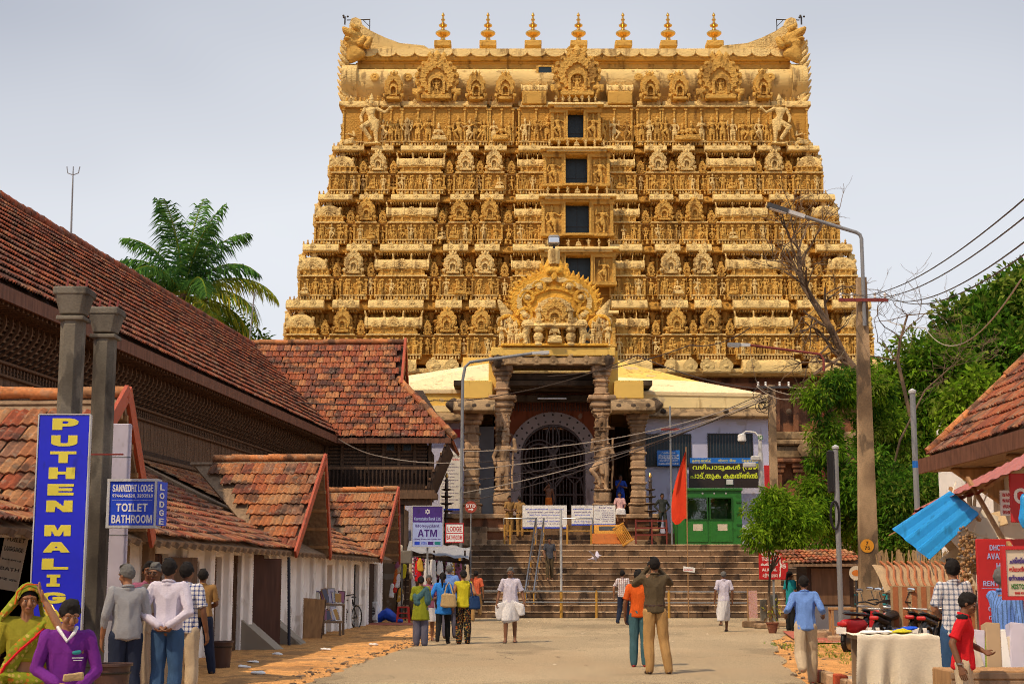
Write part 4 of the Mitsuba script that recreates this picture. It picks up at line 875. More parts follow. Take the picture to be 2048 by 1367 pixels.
obj('top_drum', lathe([(.26, 0), (.26, .60), (.20, .66), (.02, .70)], 14, (acx, AY - .3, azb + Hh * 1.12)), 'stucco', 'cream', AR, 40)
fl = thing('floodlight', 'grey floodlight on a short bracket above the golden arch', 'floodlight')
zf = azb + Hh * 1.12 + .72
obj('bracket', bar((acx, AY - .3, zf - .08), (acx, AY - .3, zf + .14), .10), 'paint', 'dark_grey', fl)
obj('housing', cbox(acx - .24, acx + .24, AY - .55, AY - .1, zf + .12, zf + .52, .07), 'paint', 'grey', fl)
obj('lens', cbox(acx - .20, acx + .20, AY - .60, AY - .5, zf + .16, zf + .40, .03), 'mirror', 'grey', fl)
# ------------------------------------------------------------------ white wings with sloping roofs left and right of the porch
def wing(name, label, px0, px1, pyr0, pyr1, pye, pyw, WY, windows, side):
    w = thing(name, label, 'building'); x0, x1 = xat(px0, 850, WY), xat(px1, 850, WY)
    ze, zw = zat(pye, WY), zat(pyw, WY)
    obj('wall', bx(x0, x1, WY, WY + 8, TZ - .05, ze), 'plaster', 'lavender', w)
    e = obj('stone_eave', moved(prism_x([(.4, 0), (-.55, .0), (-.68, .06), (-.66, .14), (-.45, .34), (-.1, .46), (.4, .48)], x0 - .2, x1 + .25), mat4((0, WY, ze - .05))), 'stone', 'band_stone', w, 40)
    n = int((x1 - x0) / 2.2)
    for i in range(n + 1): obj('eave_knob', cap((x0 + (i + .3) * (x1 - x0) / n, WY - .60, ze + .20), (.13, .10, .14)), 'stone', 'dark_stone', e, 50)
    zp = zat(pyw, WY)
    obj('parapet', bx(x0 + .0, x1 + .0, WY - .25, WY + .2, ze + .40, zp), 'plaster', 'pale_yellow', w)
    return w, x0, x1, ze, zp
WY = 64.2
w, x0, x1, ze, zp = wing('temple_wing', 'lavender washed temple wing with barred windows right of the porch', 1287, 1536, 0, 0, 835, 790, WY, 0, 1)
xl = xat(1236, 760, WY)
def roof_slab(pts, c, parent, name='roof'):
    p = np.array(pts); q = p - [0, 0, .15]; n = len(p)
    f = [(0, i, i + 1) for i in range(1, n - 1)] + [(n, n + i + 1, n + i) for i in range(1, n - 1)] + [t for i in range(n) for t in ((i, n + i, n + (i + 1) % n), (i, n + (i + 1) % n, (i + 1) % n))]
    return obj(name, (np.vstack([p, q]), np.array(f)), 'plaster', c, parent)
x1b = xat(1520, 785, WY)
roof_slab([(xl, WY - .3, zp + .15), (x1b, WY - .3, zp + .05), (xat(1395, 760, WY + 6), WY + 6, zat(762, WY + 6)), (xl, WY + 6, zat(753, WY + 6))], 'roof_cream', w, 'sloping_roof')
roof_slab([(xl, WY + 5.8, zat(756, WY + 5.8)), (xat(1400, 760, WY + 5.8), WY + 5.8, zat(763, WY + 5.8)), (xat(1300, 735, WY + 8.5), WY + 8.5, zat(738, WY + 8.5)), (xl, WY + 8.5, zat(714, WY + 8.5))], 'yellow_wall', w, 'upper_roof')
obj('gable_infill', bx(xl - .2, xl + 3.2, WY + 5.9, WY + 8, ze + .4, zat(762, WY + 6)), 'plaster', 'yellow_wall', w)
for a, b, c, d in ((1294, 1380, 870, 930), (1418, 1503, 869, 916)):
    xa, xb, za, zb_ = xat(a, 900, WY), xat(b, 900, WY), zat(d, WY), zat(c, WY)
    wn = obj('window', MB().box(xa - .06, xa, WY - .05, WY + .1, za, zb_).box(xb, xb + .06, WY - .05, WY + .1, za, zb_).box(xa - .06, xb + .06, WY - .05, WY + .1, zb_, zb_ + .06).box(xa - .06, xb + .06, WY - .08, WY + .1, za - .06, za).m(), 'paint', 'black', w)
    obj('dark_pane', bx(xa, xb, WY - .004, WY + .1, za, zb_), 'paint', 'navy', wn)
    b_ = MB()
    for i in range(14): x = xa + (i + .5) * (xb - xa) / 14; b_.box(x - .015, x + .015, WY - .045, WY - .02, za, zb_)
    obj('window_bars', b_.m(), 'paint', 'dark_grey', wn)
obj('red_edge', bx(x1 - .22, x1 + .01, WY - .06, WY + .1, TZ, zat(930, WY)), 'paint', 'sign_red', w)
lw, x0, x1, ze, zp = wing('temple_wing', 'white temple wing with pale sloping roof left of the porch, mostly behind the tiled annex', 812, 928, 0, 0, 843, 812, WY, 0, -1)
obj('yellow_band', bx(x0 - 1, xat(985, 790, WY), WY - .1, WY + .3, zp, zat(778, WY)), 'plaster', 'yellow_wall', lw)
roof_slab([(x0 - 1, WY - .2, zat(780, WY)), (xat(985, 780, WY), WY - .2, zat(780, WY)), (xat(985, 722, WY + 6), WY + 6, zat(724, WY + 6)), (x0 - 1, WY + 6, zat(755, WY + 6))], 'roof_cream', lw, 'sloping_roof')
obj('gable_infill', bx(xat(926, 740, WY + 6), xat(985, 740, WY + 6), WY + 5.7, WY + 8, zp, zat(716, WY + 6)), 'plaster', 'yellow_wall', lw)
obj('red_lintel', bx(xat(884, 870, WY), xat(922, 870, WY), WY - .12, WY + .1, zat(874, WY), zat(858, WY)), 'paint', 'sign_red', lw)
# ================================================================== clay tile roofs
def tile_mesh(w=.25, L=.40):
    n = 9; xs = np.linspace(-w / 2, w / 2, n); h = .032 * np.sin(np.linspace(0, 2 * np.pi, n)) ** 2
    h[0] = h[-1] = -.004
    top0 = np.stack([xs, np.zeros(n), h + .030], 1); top1 = np.stack([xs, np.full(n, L), h * .9], 1); low = np.stack([xs, np.full(n, .002), h + .004], 1)
    v = np.vstack([top0, top1, low]); f = []
    for i in range(n - 1): f += [(i, i + 1, n + i + 1), (i, n + i + 1, n + i), (2 * n + i, 2 * n + i + 1, i + 1), (2 * n + i, i + 1, i)]
    return v, np.array(f)
TILE_M = tile_mesh()
TILES = [shape(TILE_M, 'tile', f'tile{i}', 25) for i in range(10)]
def tiled(parent, O, U, V, lu, lv, tones, keep=None, most=300, w=.25, ex=.34, sag=.02, seed=1, lift=.035):
    """Clay tiles laid in courses on a slope: O lower corner, U along the eave, V up the slope. The largest in view are parts, the rest one mesh."""
    rr = random.Random(seed); O, U, V = (np.asarray(a, float) for a in (O, U, V)); N = np.cross(U, V)
    if N[2] < 0: N = -N
    rows = []
    for b in range(int(lv / ex)):
        sh = (b % 2) * w * .5
        for a in range(int(lu / w) + 1):
            u, v = a * w + sh, b * ex
            if u > lu or (keep and not keep(u, v + ex * .5)): continue
            ofs = sag * (meshkit.noise(np.array([[u * .5, v * .7, seed * 9.1]]))[0] - .5) * 2
            p = O + N * lift * .3 + U * (u + rr.uniform(-.012, .012)) + V * (v + rr.uniform(-.02, .02)) + N * (ofs + rr.uniform(0, .012))
            d = np.linalg.norm(p - [0, 0, 1.45]); rows.append((d, p, rr.choice(tones), rr.uniform(-.035, .035), rr.uniform(-.02, .02)))
    rows.sort(key=lambda r: r[0])
    B0 = np.stack([U, V, N], 1); rest = MB(); uv = []
    for i, (d, p, t, ra, rb) in enumerate(rows):
        M = np.eye(4); M[:3, :3] = B0 @ rotz(ra) @ roty(rb) @ rotx(-lift); M[:3, 3] = p
        if i < most: put('tile', TILES[t], parent, M)
        else:
            rest.add(TILE_M, M); uv.append(np.full(len(TILE_M[0]), (C(f'tile{t}') + .5) / NP))
    if uv:
        m = rest.m(); u = np.concatenate(uv)
        put('tiles', mikit.ply(m, B_('tile'), smooth=False, uv=np.stack([u, u * 0 + .5], 1)), parent, kind='stuff')
def slab4(a, b, c, d, t):
    """A plank-thick quad a b c d."""
    p = np.array([a, b, c, d], float); n = np.cross(p[1] - p[0], p[3] - p[0]); n /= np.linalg.norm(n); n = n if n[2] > 0 else -n
    q = p - n * t
    return np.vstack([p, q]), np.array([(0, 1, 2), (0, 2, 3), (4, 6, 5), (4, 7, 6), (0, 4, 5), (0, 5, 1), (1, 5, 6), (1, 6, 2), (2, 6, 7), (2, 7, 3), (3, 7, 4), (3, 4, 0)])
def ridge_caps(parent, p, q, col, r=.11, step=.42, seed=2, name='ridge_tile'):
    p, q = np.asarray(p, float), np.asarray(q, float); L = np.linalg.norm(q - p); u = (q - p) / L; n = max(1, int(L / step)); rr = random.Random(seed)
    for i in range(n):
        a, b = p + u * (L * i / n), p + u * (L * (i + 1) / n + .03); j = np.array([rr.uniform(-.012, .012), rr.uniform(-.012, .012), rr.uniform(-.01, .02)])
        obj(name, tube([a + j, a + u * .03 + j, b + j], [r * 1.12, r * 1.05, r * .92], 9), 'tile', col if isinstance(col, str) else rr.choice(col), parent, 50)

# ================================================================== the long palace wing
dP = np.array([.0902, 1.0, 0]); dP /= np.linalg.norm(dP); nP = np.array([dP[1], -dP[0], 0])     # along the wing, and out towards the road
E1 = at(680, 872, 55.0); G1 = at(505, 690, 58.2); G1 = G1 + dP * 1.0
PAL_ = thing('palace_wing', 'long timber palace wing with a huge clay tile roof over curved bracket screens', 'building')
k0 = (14.0 - E1[1]) / dP[1]
E0 = E1 + dP * k0; G0 = G1 + dP * ((14.0 - G1[1]) / dP[1])
lu = np.linalg.norm(E1 - E0); V = (G1 - E1) - dP * ((G1 - E1) @ dP); lv = np.linalg.norm(V); V /= lv
N = np.cross(dP, V); N = N if N[2] > 0 else -N
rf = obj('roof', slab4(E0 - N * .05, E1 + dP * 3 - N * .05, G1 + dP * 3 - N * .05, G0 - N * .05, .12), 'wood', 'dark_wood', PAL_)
tiled(rf, E0 + dP * 6.0, dP, V, lu - 5.4 + 2.6, lv, [3, 4, 6, 3, 1, 4, 6, 7, 9], keep=lambda u, v: u < lu - 6.0 + v * .55, seed=4, lift=.13)
ridge_caps(rf, G0 + dP * 10, G1 + dP * 1.0, ['ridge_dark', 'tile3', 'tile4', 'tile6'], .13)
V2 = np.array([-V[0] * 1, -V[1], V[2]])
obj('back_roof', slab4(G0, G1 + dP * 3, G1 + dP * 3 - nP * 4.5 - [0, 0, 4], G0 - nP * 4.5 - [0, 0, 4], .12), 'tile', 'tile4', rf)
def pp(s, o, z): return E1 + dP * s + nP * o + np.array([0, 0, z - E1[2]])
PB_ = np.stack([dP, nP, [0, 0, 1.0]], 1)
PM = np.eye(4); PM[:3, :3] = PB_; PM[:3, 3] = E1 - [0, 0, E1[2]]
ZE = E1[2]; S0, S1 = -34.0, 1.5
obj('fascia', moved(bx(S0, S1 - 1, -.06, .0, ZE - .30, ZE - .04), PM), 'wood', 'fascia', rf)
WO = -1.30                                               # the plank wall stands this far behind the eave
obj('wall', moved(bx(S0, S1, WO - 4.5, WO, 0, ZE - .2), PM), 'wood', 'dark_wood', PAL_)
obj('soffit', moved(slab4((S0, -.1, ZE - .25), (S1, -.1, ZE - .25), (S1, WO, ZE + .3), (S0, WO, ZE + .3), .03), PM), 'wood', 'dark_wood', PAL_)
pk = MB(); x = S0; rr = random.Random(5)
while x < S1:
    wv = rr.uniform(.10, .16); pk.box(x, x + wv - .012, WO, WO + .03 + rr.uniform(0, .012), 4.58, 5.30); x += wv
obj('planks', moved(pk.m(), PM), 'wood', 'mid_wood', PAL_, kind='stuff')
for z0, z1, o, c in ((4.36, 4.46, .16, 'mid_wood'), (4.46, 4.58, .10, 'dark_wood'), (4.22, 4.36, .10, 'mid_wood'), (5.30, 5.36, .14, 'mid_wood'), (5.54, 5.60, .18, 'mid_wood'), (6.28, 6.34, .85, 'mid_wood')):
    obj('rail', moved(cbox(S0, S1, WO - .02, WO + o, z0, z1, .015), PM), 'wood', c, PAL_)
bl = MB()
for i in range(int((S1 - S0) / .16)):
    x = S0 + i * .16; bl.add(lathe([(.02, 5.36), (.035, 5.40), (.018, 5.44), (.036, 5.49), (.02, 5.54)], 5, (x, WO + .09, 0)))
obj('balusters', moved(bl.m(), PM), 'wood', 'mid_wood', PAL_, kind='stuff')
rib = []
for t in np.linspace(0, 1, 9): rib.append((.10 + .30 * t + .30 * math.sin(math.pi * t) ** 1.0 + .42 * max(0, t - .5), 5.60 + .70 * t))
for zi in range(7):                                       # the curved slats that the ribs carry
    o, z = rib[1 + zi]; obj('screen_slat', moved(bx(S0, S1, WO + o - .05, WO + o - .03, z - .018, z + .018), PM), 'wood', 'old_wood', PAL_)
sh_rib = shape(moved(plate(Polygon([(o, z) for o, z in rib] + [(o + .07, z) for o, z in rib[::-1]]), .05), np.array([[0, -1, 0, 0], [1, 0, 0, 0], [0, 0, 1, 0], [0, 0, 0, 1.0]])), 'wood', 'mid_wood')
for i in range(int((S1 - S0) / .30)):
    M = np.eye(4); M[:3, :3] = PB_; M[:3, 3] = pp(S0 + i * .30, WO, 0); put('bracket_rib', sh_rib, PAL_, M)
den = MB()
for i in range(int((S1 - S0) / .22)): den.box(S0 + i * .22, S0 + i * .22 + .07, WO + .7, -.12, ZE - .34, ZE - .26)
obj('rafter_ends', moved(den.m(), PM), 'wood', 'mid_wood', PAL_, kind='stuff')
rod = thing('lightning_rod', 'thin lightning rod with a forked tip on the palace ridge', 'lightning rod')
q = at(142, 478, 40); q = np.array([xat(142, 478, 43), 43, zat(478, 43)])
obj('mast', tube([q - [0, 0, .3], [q[0] - .03, q[1], zat(345, 43)]], [.035, .02], 6), 'paint', 'grey', rod)
for a in (-.16, 0, .16): obj('prong', tube([(q[0] - .03, 43, zat(350, 43)), (q[0] - .03 + a, 43, zat(346, 43)), (q[0] - .03 + a * 1.2, 43, zat(333, 43))], .015, 5), 'paint', 'grey', rod)
rod = thing('lightning_rod', 'short lightning rod beside the palm, behind the annex roof', 'lightning rod')
q = np.array([xat(508, 600, 62), 62, zat(690, 62)])
obj('mast', tube([q - [0.2, 0, .5], [xat(509, 580, 62), 62, zat(585, 62)]], .03, 6), 'paint', 'grey', rod)
for a in (-.14, .14): obj('prong', tube([(xat(509, 585, 62), 62, zat(592, 62)), (xat(509, 585, 62) + a, 62, zat(582, 62))], .015, 5), 'paint', 'grey', rod)

# ================================================================== the annex across its far end
AN = thing('balcony_annex', 'tiled annex with a hipped gable roof and dark wooden balcony', 'building')
YR, YE = 58.4, 54.6
zR, zE = zat(688, YR), zat(874, YE)
xL, xG = xat(480, 690, YR), xat(808, 690, YR); xC = xat(905, 886, YE)
Va = np.array([0, YR - YE, zR - zE]); lva = np.linalg.norm(Va); Va /= lva
xE0 = xat(640, 874, YE)
ro = obj('roof', slab4((xL - 1, YE, zE - .06), (xC, YE, zE - .06), (xG + (xC - xG) * .42, YE + (YR - YE) * .5, zE + (zR - zE) * .5 - .06), (xL - 1, YE + (YR - YE) * .5, zE + (zR - zE) * .5 - .06), .1), 'wood', 'dark_wood', AN)
obj('upper_roof', slab4((xL - 1, YE + (YR - YE) * .5, zE + (zR - zE) * .5 - .06), (xG, YE + (YR - YE) * .5, zE + (zR - zE) * .5 - .06), (xG, YR, zR - .06), (xL - 1, YR, zR - .06), .1), 'wood', 'dark_wood', ro)
def keepA(u, v):
    x = xL - .5 + u; t = v / lva
    return x < (xG - .08 if t > .5 else xC - (xC - (xG - .1)) * (t / .58)) - .02
tiled(ro, (xL - .5, YE - .12, zE), (1, 0, 0), Va, xC - xL + .5, lva, [0, 1, 2, 0, 5, 3, 6, 1, 4, 7, 2], keep=keepA, w=.27, ex=.36, seed=8)
ridge_caps(ro, (xL - .5, YR, zR + .05), (xG, YR, zR + .10), ['ridge', 'tile5', 'tile2'], .11, .62, 3)
hx0 = np.array([xG + (xC - xG) * .42 - .95, YE + (YR - YE) * .58, zE + (zR - zE) * .58 + .10]); 
ridge_caps(ro, hx0, (xC + .05, YE - .05, zE + .02), ['ridge', 'tile5', 'tile0'], .13, .50, 4, 'hip_tile')
obj('barge_board', bar((xG + .06, YR - .02, zR + .12), (xG + .06, YE + (YR - YE) * .52, zE + (zR - zE) * .52 + .05), .09, .34), 'paint', 'barge', ro)
obj('barge_board', bar((xG + .06, YR + .02, zR + .12), (xG + .06, YR + (YR - YE) * .48, zE + (zR - zE) * .52 + .05), .09, .34), 'paint', 'barge', ro)
obj('gable_wall', (np.array([(xG - .25, YE + (YR - YE) * .5, zE + (zR - zE) * .5), (xG - .25, YR + (YR - YE) * .5, zE + (zR - zE) * .5), (xG - .25, YR, zR), (xG - .4, YE + (YR - YE) * .5, zE + (zR - zE) * .5), (xG - .4, YR + (YR - YE) * .5, zE + (zR - zE) * .5), (xG - .4, YR, zR)]), np.array([(0, 1, 2), (3, 5, 4), (0, 3, 4), (0, 4, 1), (1, 4, 5), (1, 5, 2), (2, 5, 3), (2, 3, 0)])), 'wood', 'dark_wood', ro)
obj('back_roof', slab4((xL - 1, YR, zR), (xG, YR, zR), (xG, YR + 4, zE), (xL - 1, YR + 4, zE), .1), 'tile', 'tile1', ro)
obj('hip_roof', slab4((xC, YE, zE), (xC, YR + 3.8, zE), (xG + .1, YR + 1.9, zE + (zR - zE) * .5), (xG + .1, YE + (YR - YE) * .5, zE + (zR - zE) * .5), .1), 'tile', 'tile1', ro)
obj('eave_board', bx(xE0 - 1, xC - .05, YE - .10, YE - .04, zE - .22, zE - .02), 'wood', 'fascia', ro)
bxL, bxR = xat(600, 940, YE), xat(868, 940, YE)
zb0, zb1 = zat(985, YE), zat(938, YE)
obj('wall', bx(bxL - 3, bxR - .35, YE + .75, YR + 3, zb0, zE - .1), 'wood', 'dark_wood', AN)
sl = MB(); ps = MB()
for i in range(7):
    z = zat(928 - i * 7, YE); sl.box(bxL, bxR - .3, YE + .70, YE + .78, z - .04, z + .035)
obj('wall_slats', sl.m(), 'wood', 'mid_wood', AN)
for px in (648, 680, 732, 764, 795, 827, 858):
    obj('post', cbox(xat(px, 900, YE) - .06, xat(px, 900, YE) + .06, YE + .62, YE + .76, zb1 - .1, zE - .12, .015), 'wood', 'mid_wood', AN)
for px in (778, 812): 
    x = xat(px, 890, YE); w_ = obj('small_window', MB().box(x - .19, x + .19, YE + .64, YE + .69, zat(899, YE), zat(883, YE)).m(), 'wood', 'mid_wood', AN); obj('dark_pane', bx(x - .14, x + .14, YE + .625, YE + .66, zat(897, YE), zat(885, YE)), 'paint', 'navy', w_)
bal = obj('balcony', MB().box(bxL - 1, bxR + .02, YE - .10, YE + .8, zb0 - .02, zb0 + .10).box(bxL - 1, bxR + .12, YE - .22, YE + .8, zb0 - .22, zb0 - .02).box(bxL - 1, bxR - .1, YE - .0, YE + .8, zb0 - .42, zb0 - .22).box(bxL - 1, bxR, YE - .06, YE + .02, zb1, zb1 + .10).m(), 'wood', 'mid_wood', AN)
bsh = shape(lathe([(.03, 0), (.045, .12), (.022, .28), (.045, .48), (.03, .66)], 6), 'wood', 'dark_wood', 40)
nb = 34
for i in range(nb): put('baluster', bsh, bal, mat4((bxL + (i + .5) * (bxR - bxL) / nb, YE - .02, zb0 + .10), None, (1, 1, (zb1 - zb0 - .10) / .66)))
obj('side_bracket', slab4((bxR - .3, YE - .05, zb0 + .1), (bxR - .3, YE + 5, zb0 + .1), (xC - .25, YE + 5, zE - .2), (xC - .25, YE - .05, zE - .2), .10), 'wood', 'dark_wood', AN)
for i in range(6): 
    t = i / 5; obj('bracket_slat', bx(bxR - .3 + (xC - bxR) * t - .02, bxR - .24 + (xC - bxR) * t, YE - .12, YE + 3, zb0 + .2 + (zE - zb0 - .5) * t - .05, zb0 + .2 + (zE - zb0 - .5) * t + .04), 'wood', 'mid_wood', AN)
obj('lower_wall', bx(bxL - 3, bxR - 1.3, YE + .5, YR + 2, 0, zb0 - .42), 'plaster', 'old_wood', AN)
for px in (642, 742, 800): obj('support_post', cbox(xat(px, 1050, YE) - .12, xat(px, 1050, YE) + .12, YE + .1, YE + .34, 0, zb0 - .42, .02), 'wood', 'dark_wood', AN)

# ================================================================== the row of old tiled shops
dS = np.array([.060, 1.0, 0]); dS /= np.linalg.norm(dS); nS_ = np.array([dS[1], -dS[0], 0])
SB = np.stack([dS, nS_, [0, 0, 1.0]], 1); SO = np.array([-4.65 - .06 * 34, 0, 0])
SM = np.eye(4); SM[:3, :3] = SB; SM[:3, 3] = SO
def ss(s, o, z): return SO + SB @ np.array([s, o, z], float)
EZ, AZ, HW = 2.06, 4.14, 2.0                              # eave and ridge height, half width of a porch gable
def palace_o(s):                                         # where the palace wall stands, in the shops' frame
    p = ss(s, 0, 0); t = (p[1] - E1[1]) / dP[1]; q = E1 + dP * t + nP * WO
    return float((q - p) @ nS_)
def leanto(parent, s0, s1, tones, keep=None, most=200, seed=1, drop=0.0):
    o = palace_o((s0 + s1) / 2) + .12; a, b = ss(s0, 0, EZ - drop), ss(s1, 0, EZ - drop); c, d = ss(s1, o, 4.36), ss(s0, o, 4.36)
    V = (d - a); lv = np.linalg.norm(V); V /= lv; N = np.cross(dS, V); N = N if N[2] > 0 else -N
    r = obj('lean_to_roof', slab4(a - N * .05, b - N * .05, c - N * .05, d - N * .05, .08), 'wood', 'old_wood', parent)
    tiled(r, a, dS, V, s1 - s0, lv, tones, keep=(lambda u, v: keep(s0 + u, v / lv)) if keep else None, most=most, seed=seed, sag=.035)
    for i in range(int((s1 - s0) / .5)): obj('rafter', moved(bar((s0 + .2 + i * .5, .02, EZ - .12), (s0 + .2 + i * .5, o * .5, (EZ + 4.36) / 2 - .14), .06, .09), SM), 'wood', 'old_wood', r)
    return r
def porch(parent, s, tones, most=120, seed=1, back=2.6, col='barge', AZ=AZ):
    """A gabled porch roof that runs out to the road, its gable edged with painted boards."""
    ap = ss(s, .26, AZ); n0, f0 = ss(s - HW, .05, EZ), ss(s + HW, .05, EZ); bk = -nS_ * back
    r = None
    for sg, ft in ((-1, n0), (1, f0)):
        V = ap - ft; lv = np.linalg.norm(V); V /= lv; N = np.cross(nS_, V); N = N if N[2] > 0 else -N
        m = slab4(ft - N * .05, ap - N * .05, ap + bk * 1.2 - N * .05, ft + bk * .25 - N * .05, .07)
        rr_ = obj('porch_roof', m, 'wood', 'old_wood', parent)
        keep = lambda u, v, lv=lv: u > (back * .95) * (1 - v / lv) * .92 - .15
        tiled(rr_, ft - nS_ * back, nS_, V, back - .06, lv - .05, tones, keep=keep, most=most if sg < 0 else 0, seed=seed + sg, sag=.03)
        obj('barge_board', bar(ap + nS_ * .03 + [0, 0, .08], ft + nS_ * .03 - V * .15, .21, .05, up=nS_), 'paint', col, rr_)
        r = r or rr_
        for q in range(5):
            t = (q + .5) / 5; obj('purlin', bar(ft * (1 - t) + ap * t - N * .12 - nS_ * .9, ft * (1 - t) + ap * t - N * .12 + nS_ * .02, .07, .07), 'wood', 'light_wood', rr_)
    ridge_caps(r, ap + bk + [0, 0, .05], ap + [0, 0, .07], ['ridge', 'tile5', 'tile8'], .085, .42, seed)
    gw = obj('gable_infill', moved(plate(Polygon([(s - HW * .9, EZ), (s + HW * .9, EZ), (s, AZ - .2)]), .06, 0), np.array([[dS[0], -nS_[0], 0, SO[0] - nS_[0] * .75], [dS[1], -nS_[1], 0, SO[1] - nS_[1] * .75], [0, 0, 1, 0], [0, 0, 0, 1.0]])), 'wood', 'dark_wood', parent)
    return r
OLD = [7, 8, 9, 4, 7, 3, 9, 6, 3]; WARM = [2, 8, 0, 7, 8, 7, 9, 4, 5]
P1, P2, P3 = 20.2, 34.8, 47.4
valley = lambda sp: (lambda s, t: not (abs(s - sp) < HW * (1 - t) * .92))
WOS = -.62
def shop_wall(parent, s0, s1, openings):
    """Whitewashed street wall with real openings: (s0, s1, z0, z1)."""
    P_ = sbox(s0, 0, s1, EZ + .25)
    for a, b, c, d in openings: P_ = P_.difference(sbox(a, c, b, d))
    v, f = tri(extr(P_, .22)); v = np.stack([v[:, 0], WOS - .22 + v[:, 2], v[:, 1]], 1)
    return obj('wall', moved((v, f), SM), 'plaster', 'shop_white', parent)
def inset(parent, name, s0, s1, z0, z1, o, col, mat='wood'): return obj(name, moved(bx(s0, s1, WOS + o - .05, WOS + o, z0, z1), SM), mat, col, parent)
sh1 = thing('tiled_shop', 'nearest tiled shop with a red gable board, dark inside, behind the blue board', 'shop')
porch(sh1, P1, OLD, 130, 21, AZ=3.86)
leanto(sh1, 12.0, P1, OLD, valley(P1), 120, 31, .0)
shop_wall(sh1, 10.0, 22.4, [(14.0, 17.0, 0, 1.95), (18.2, 21.6, 0, 1.95)])
obj('inner_wall', moved(bx(10.0, 22.4, WOS - 3.6, WOS - 3.5, 0, 3.0), SM), 'plaster', 'old_wood', sh1)
sh2 = thing('tiled_shop', 'whitewashed tiled shop with brown doors and a grille window, second gable from the left', 'shop')
porch(sh2, P2, WARM, 140, 41); leanto(sh2, P1, P2, OLD, lambda s, t: valley(P1)(s, t) and valley(P2)(s, t), 150, 51)
w2 = shop_wall(sh2, 22.4, 37.4, [(24.6, 25.5, .0, 1.85), (26.6, 27.5, .9, 1.75), (28.2, 29.1, 0, 1.85), (29.7, 30.7, .0, 1.9), (31.4, 33.2, 0, 1.95), (34.3, 34.5, .75, 1.8), (35.3, 35.5, .75, 1.8)])
for a, b, c, d, n, col in ((24.6, 25.5, 0, 1.85, 'door', 'door_brown'), (26.6, 27.5, .9, 1.75, 'window', 'grille'), (28.2, 29.1, 0, 1.85, 'door', 'mid_wood'), (29.7, 30.7, 0, 1.9, 'window', 'grille'), (31.4, 33.2, 0, 1.95, 'door', 'door_brown'), (34.3, 34.5, .75, 1.8, 'slot_window', 'grey'), (35.3, 35.5, .75, 1.8, 'slot_window', 'grey')):
    d_ = inset(sh2, n, a, b, c, d, -.12, col)
    if n == 'door':
        for i in range(4): obj('door_board', moved(bx(a + (b - a) * i / 4 + .01, a + (b - a) * (i + 1) / 4 - .01, WOS - .12, WOS - .10, c + .02, d - .02), SM), 'wood', col, d_)
        for z in (c + .5, d - .4): obj('hinge', moved(bx(a - .02, a + .08, WOS - .10, WOS + .02, z, z + .08), SM), 'paint', 'black', d_)
    elif n == 'window':
        m = MB()
        for i in range(9): m.box(a + (b - a) * (i + .5) / 9 - .012, a + (b - a) * (i + .5) / 9 + .012, WOS - .10, WOS - .07, c, d)
        for i in range(7): m.box(a, b, WOS - .10, WOS - .08, c + (d - c) * (i + .5) / 7 - .012, c + (d - c) * (i + .5) / 7 + .012)
        obj('window_grille', moved(m.m(), SM), 'wood', 'mid_wood', d_)
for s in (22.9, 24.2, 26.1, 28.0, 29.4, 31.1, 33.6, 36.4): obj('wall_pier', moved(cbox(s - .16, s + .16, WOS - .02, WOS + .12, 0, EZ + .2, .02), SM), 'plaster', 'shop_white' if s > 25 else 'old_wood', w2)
obj('door_leaf', moved(bx(-.02, .02, 0, .85, .05, 1.8), mat4(ss(25.5, WOS, 0), SB @ rotz(-1.25))), 'wood', 'mid_wood', sh2)
obj('door_leaf', moved(bx(-.02, .02, 0, .80, .05, 1.85), mat4(ss(31.4, WOS, 0), SB @ rotz(-.85))), 'wood', 'door_brown', sh2)
for s0, s1 in ((30.8, 31.5), (33.3, 34.0)):
    obj('plinth_ramp', (np.array([*[ss(s, o, z) for s in (s0, s1) for o, z in ((WOS, 0), (WOS + .75, 0), (WOS, .62))]]), np.array([(0, 1, 2), (3, 5, 4), (0, 3, 4), (0, 4, 1), (1, 4, 5), (1, 5, 2), (2, 5, 3), (2, 3, 0)])), 'plaster', 'plank_grey', w2)
obj('drain_pipe', moved(tube([(32.9, WOS + .55, 0), (32.9, WOS + .50, 1.9)], .035, 8), SM), 'paint', 'navy_cloth', sh2)
sh3 = thing('tiled_shop', 'small whitewashed tiled shop nearest the steps, third gable from the left', 'shop')
porch(sh3, P3, WARM, 140, 61); leanto(sh3, P2, P3 + 1, WARM, lambda s, t: valley(P2)(s, t) and valley(P3)(s, t), 150, 71)
w3 = shop_wall(sh3, 37.4, 50.4, [(38.4, 38.65, .6, 1.8), (40.2, 41.0, 0, 1.8), (42.6, 42.85, .6, 1.8), (44.6, 45.6, 0, 1.85), (47.5, 49.3, 0, 1.9)])
for a, b, c, d, n, col in ((38.4, 38.65, .6, 1.8, 'slot_window', 'grey'), (40.2, 41.0, 0, 1.8, 'door', 'beige'), (42.6, 42.85, .6, 1.8, 'slot_window', 'grey'), (44.6, 45.6, 0, 1.85, 'door', 'black'), (47.5, 49.3, 0, 1.9, 'door', 'dark_wood')): inset(sh3, n, a, b, c, d, -.12, col)
for s in (38.0, 39.6, 41.6, 43.6, 46.2): obj('wall_pier', moved(cbox(s - .14, s + .14, WOS - .02, WOS + .10, 0, EZ + .2, .02), SM), 'plaster', 'shop_white', w3)
obj('end_wall', moved(bx(50.2, 50.4, -4, WOS, 0, EZ + 1.2), SM), 'plaster', 'shop_white', sh3)
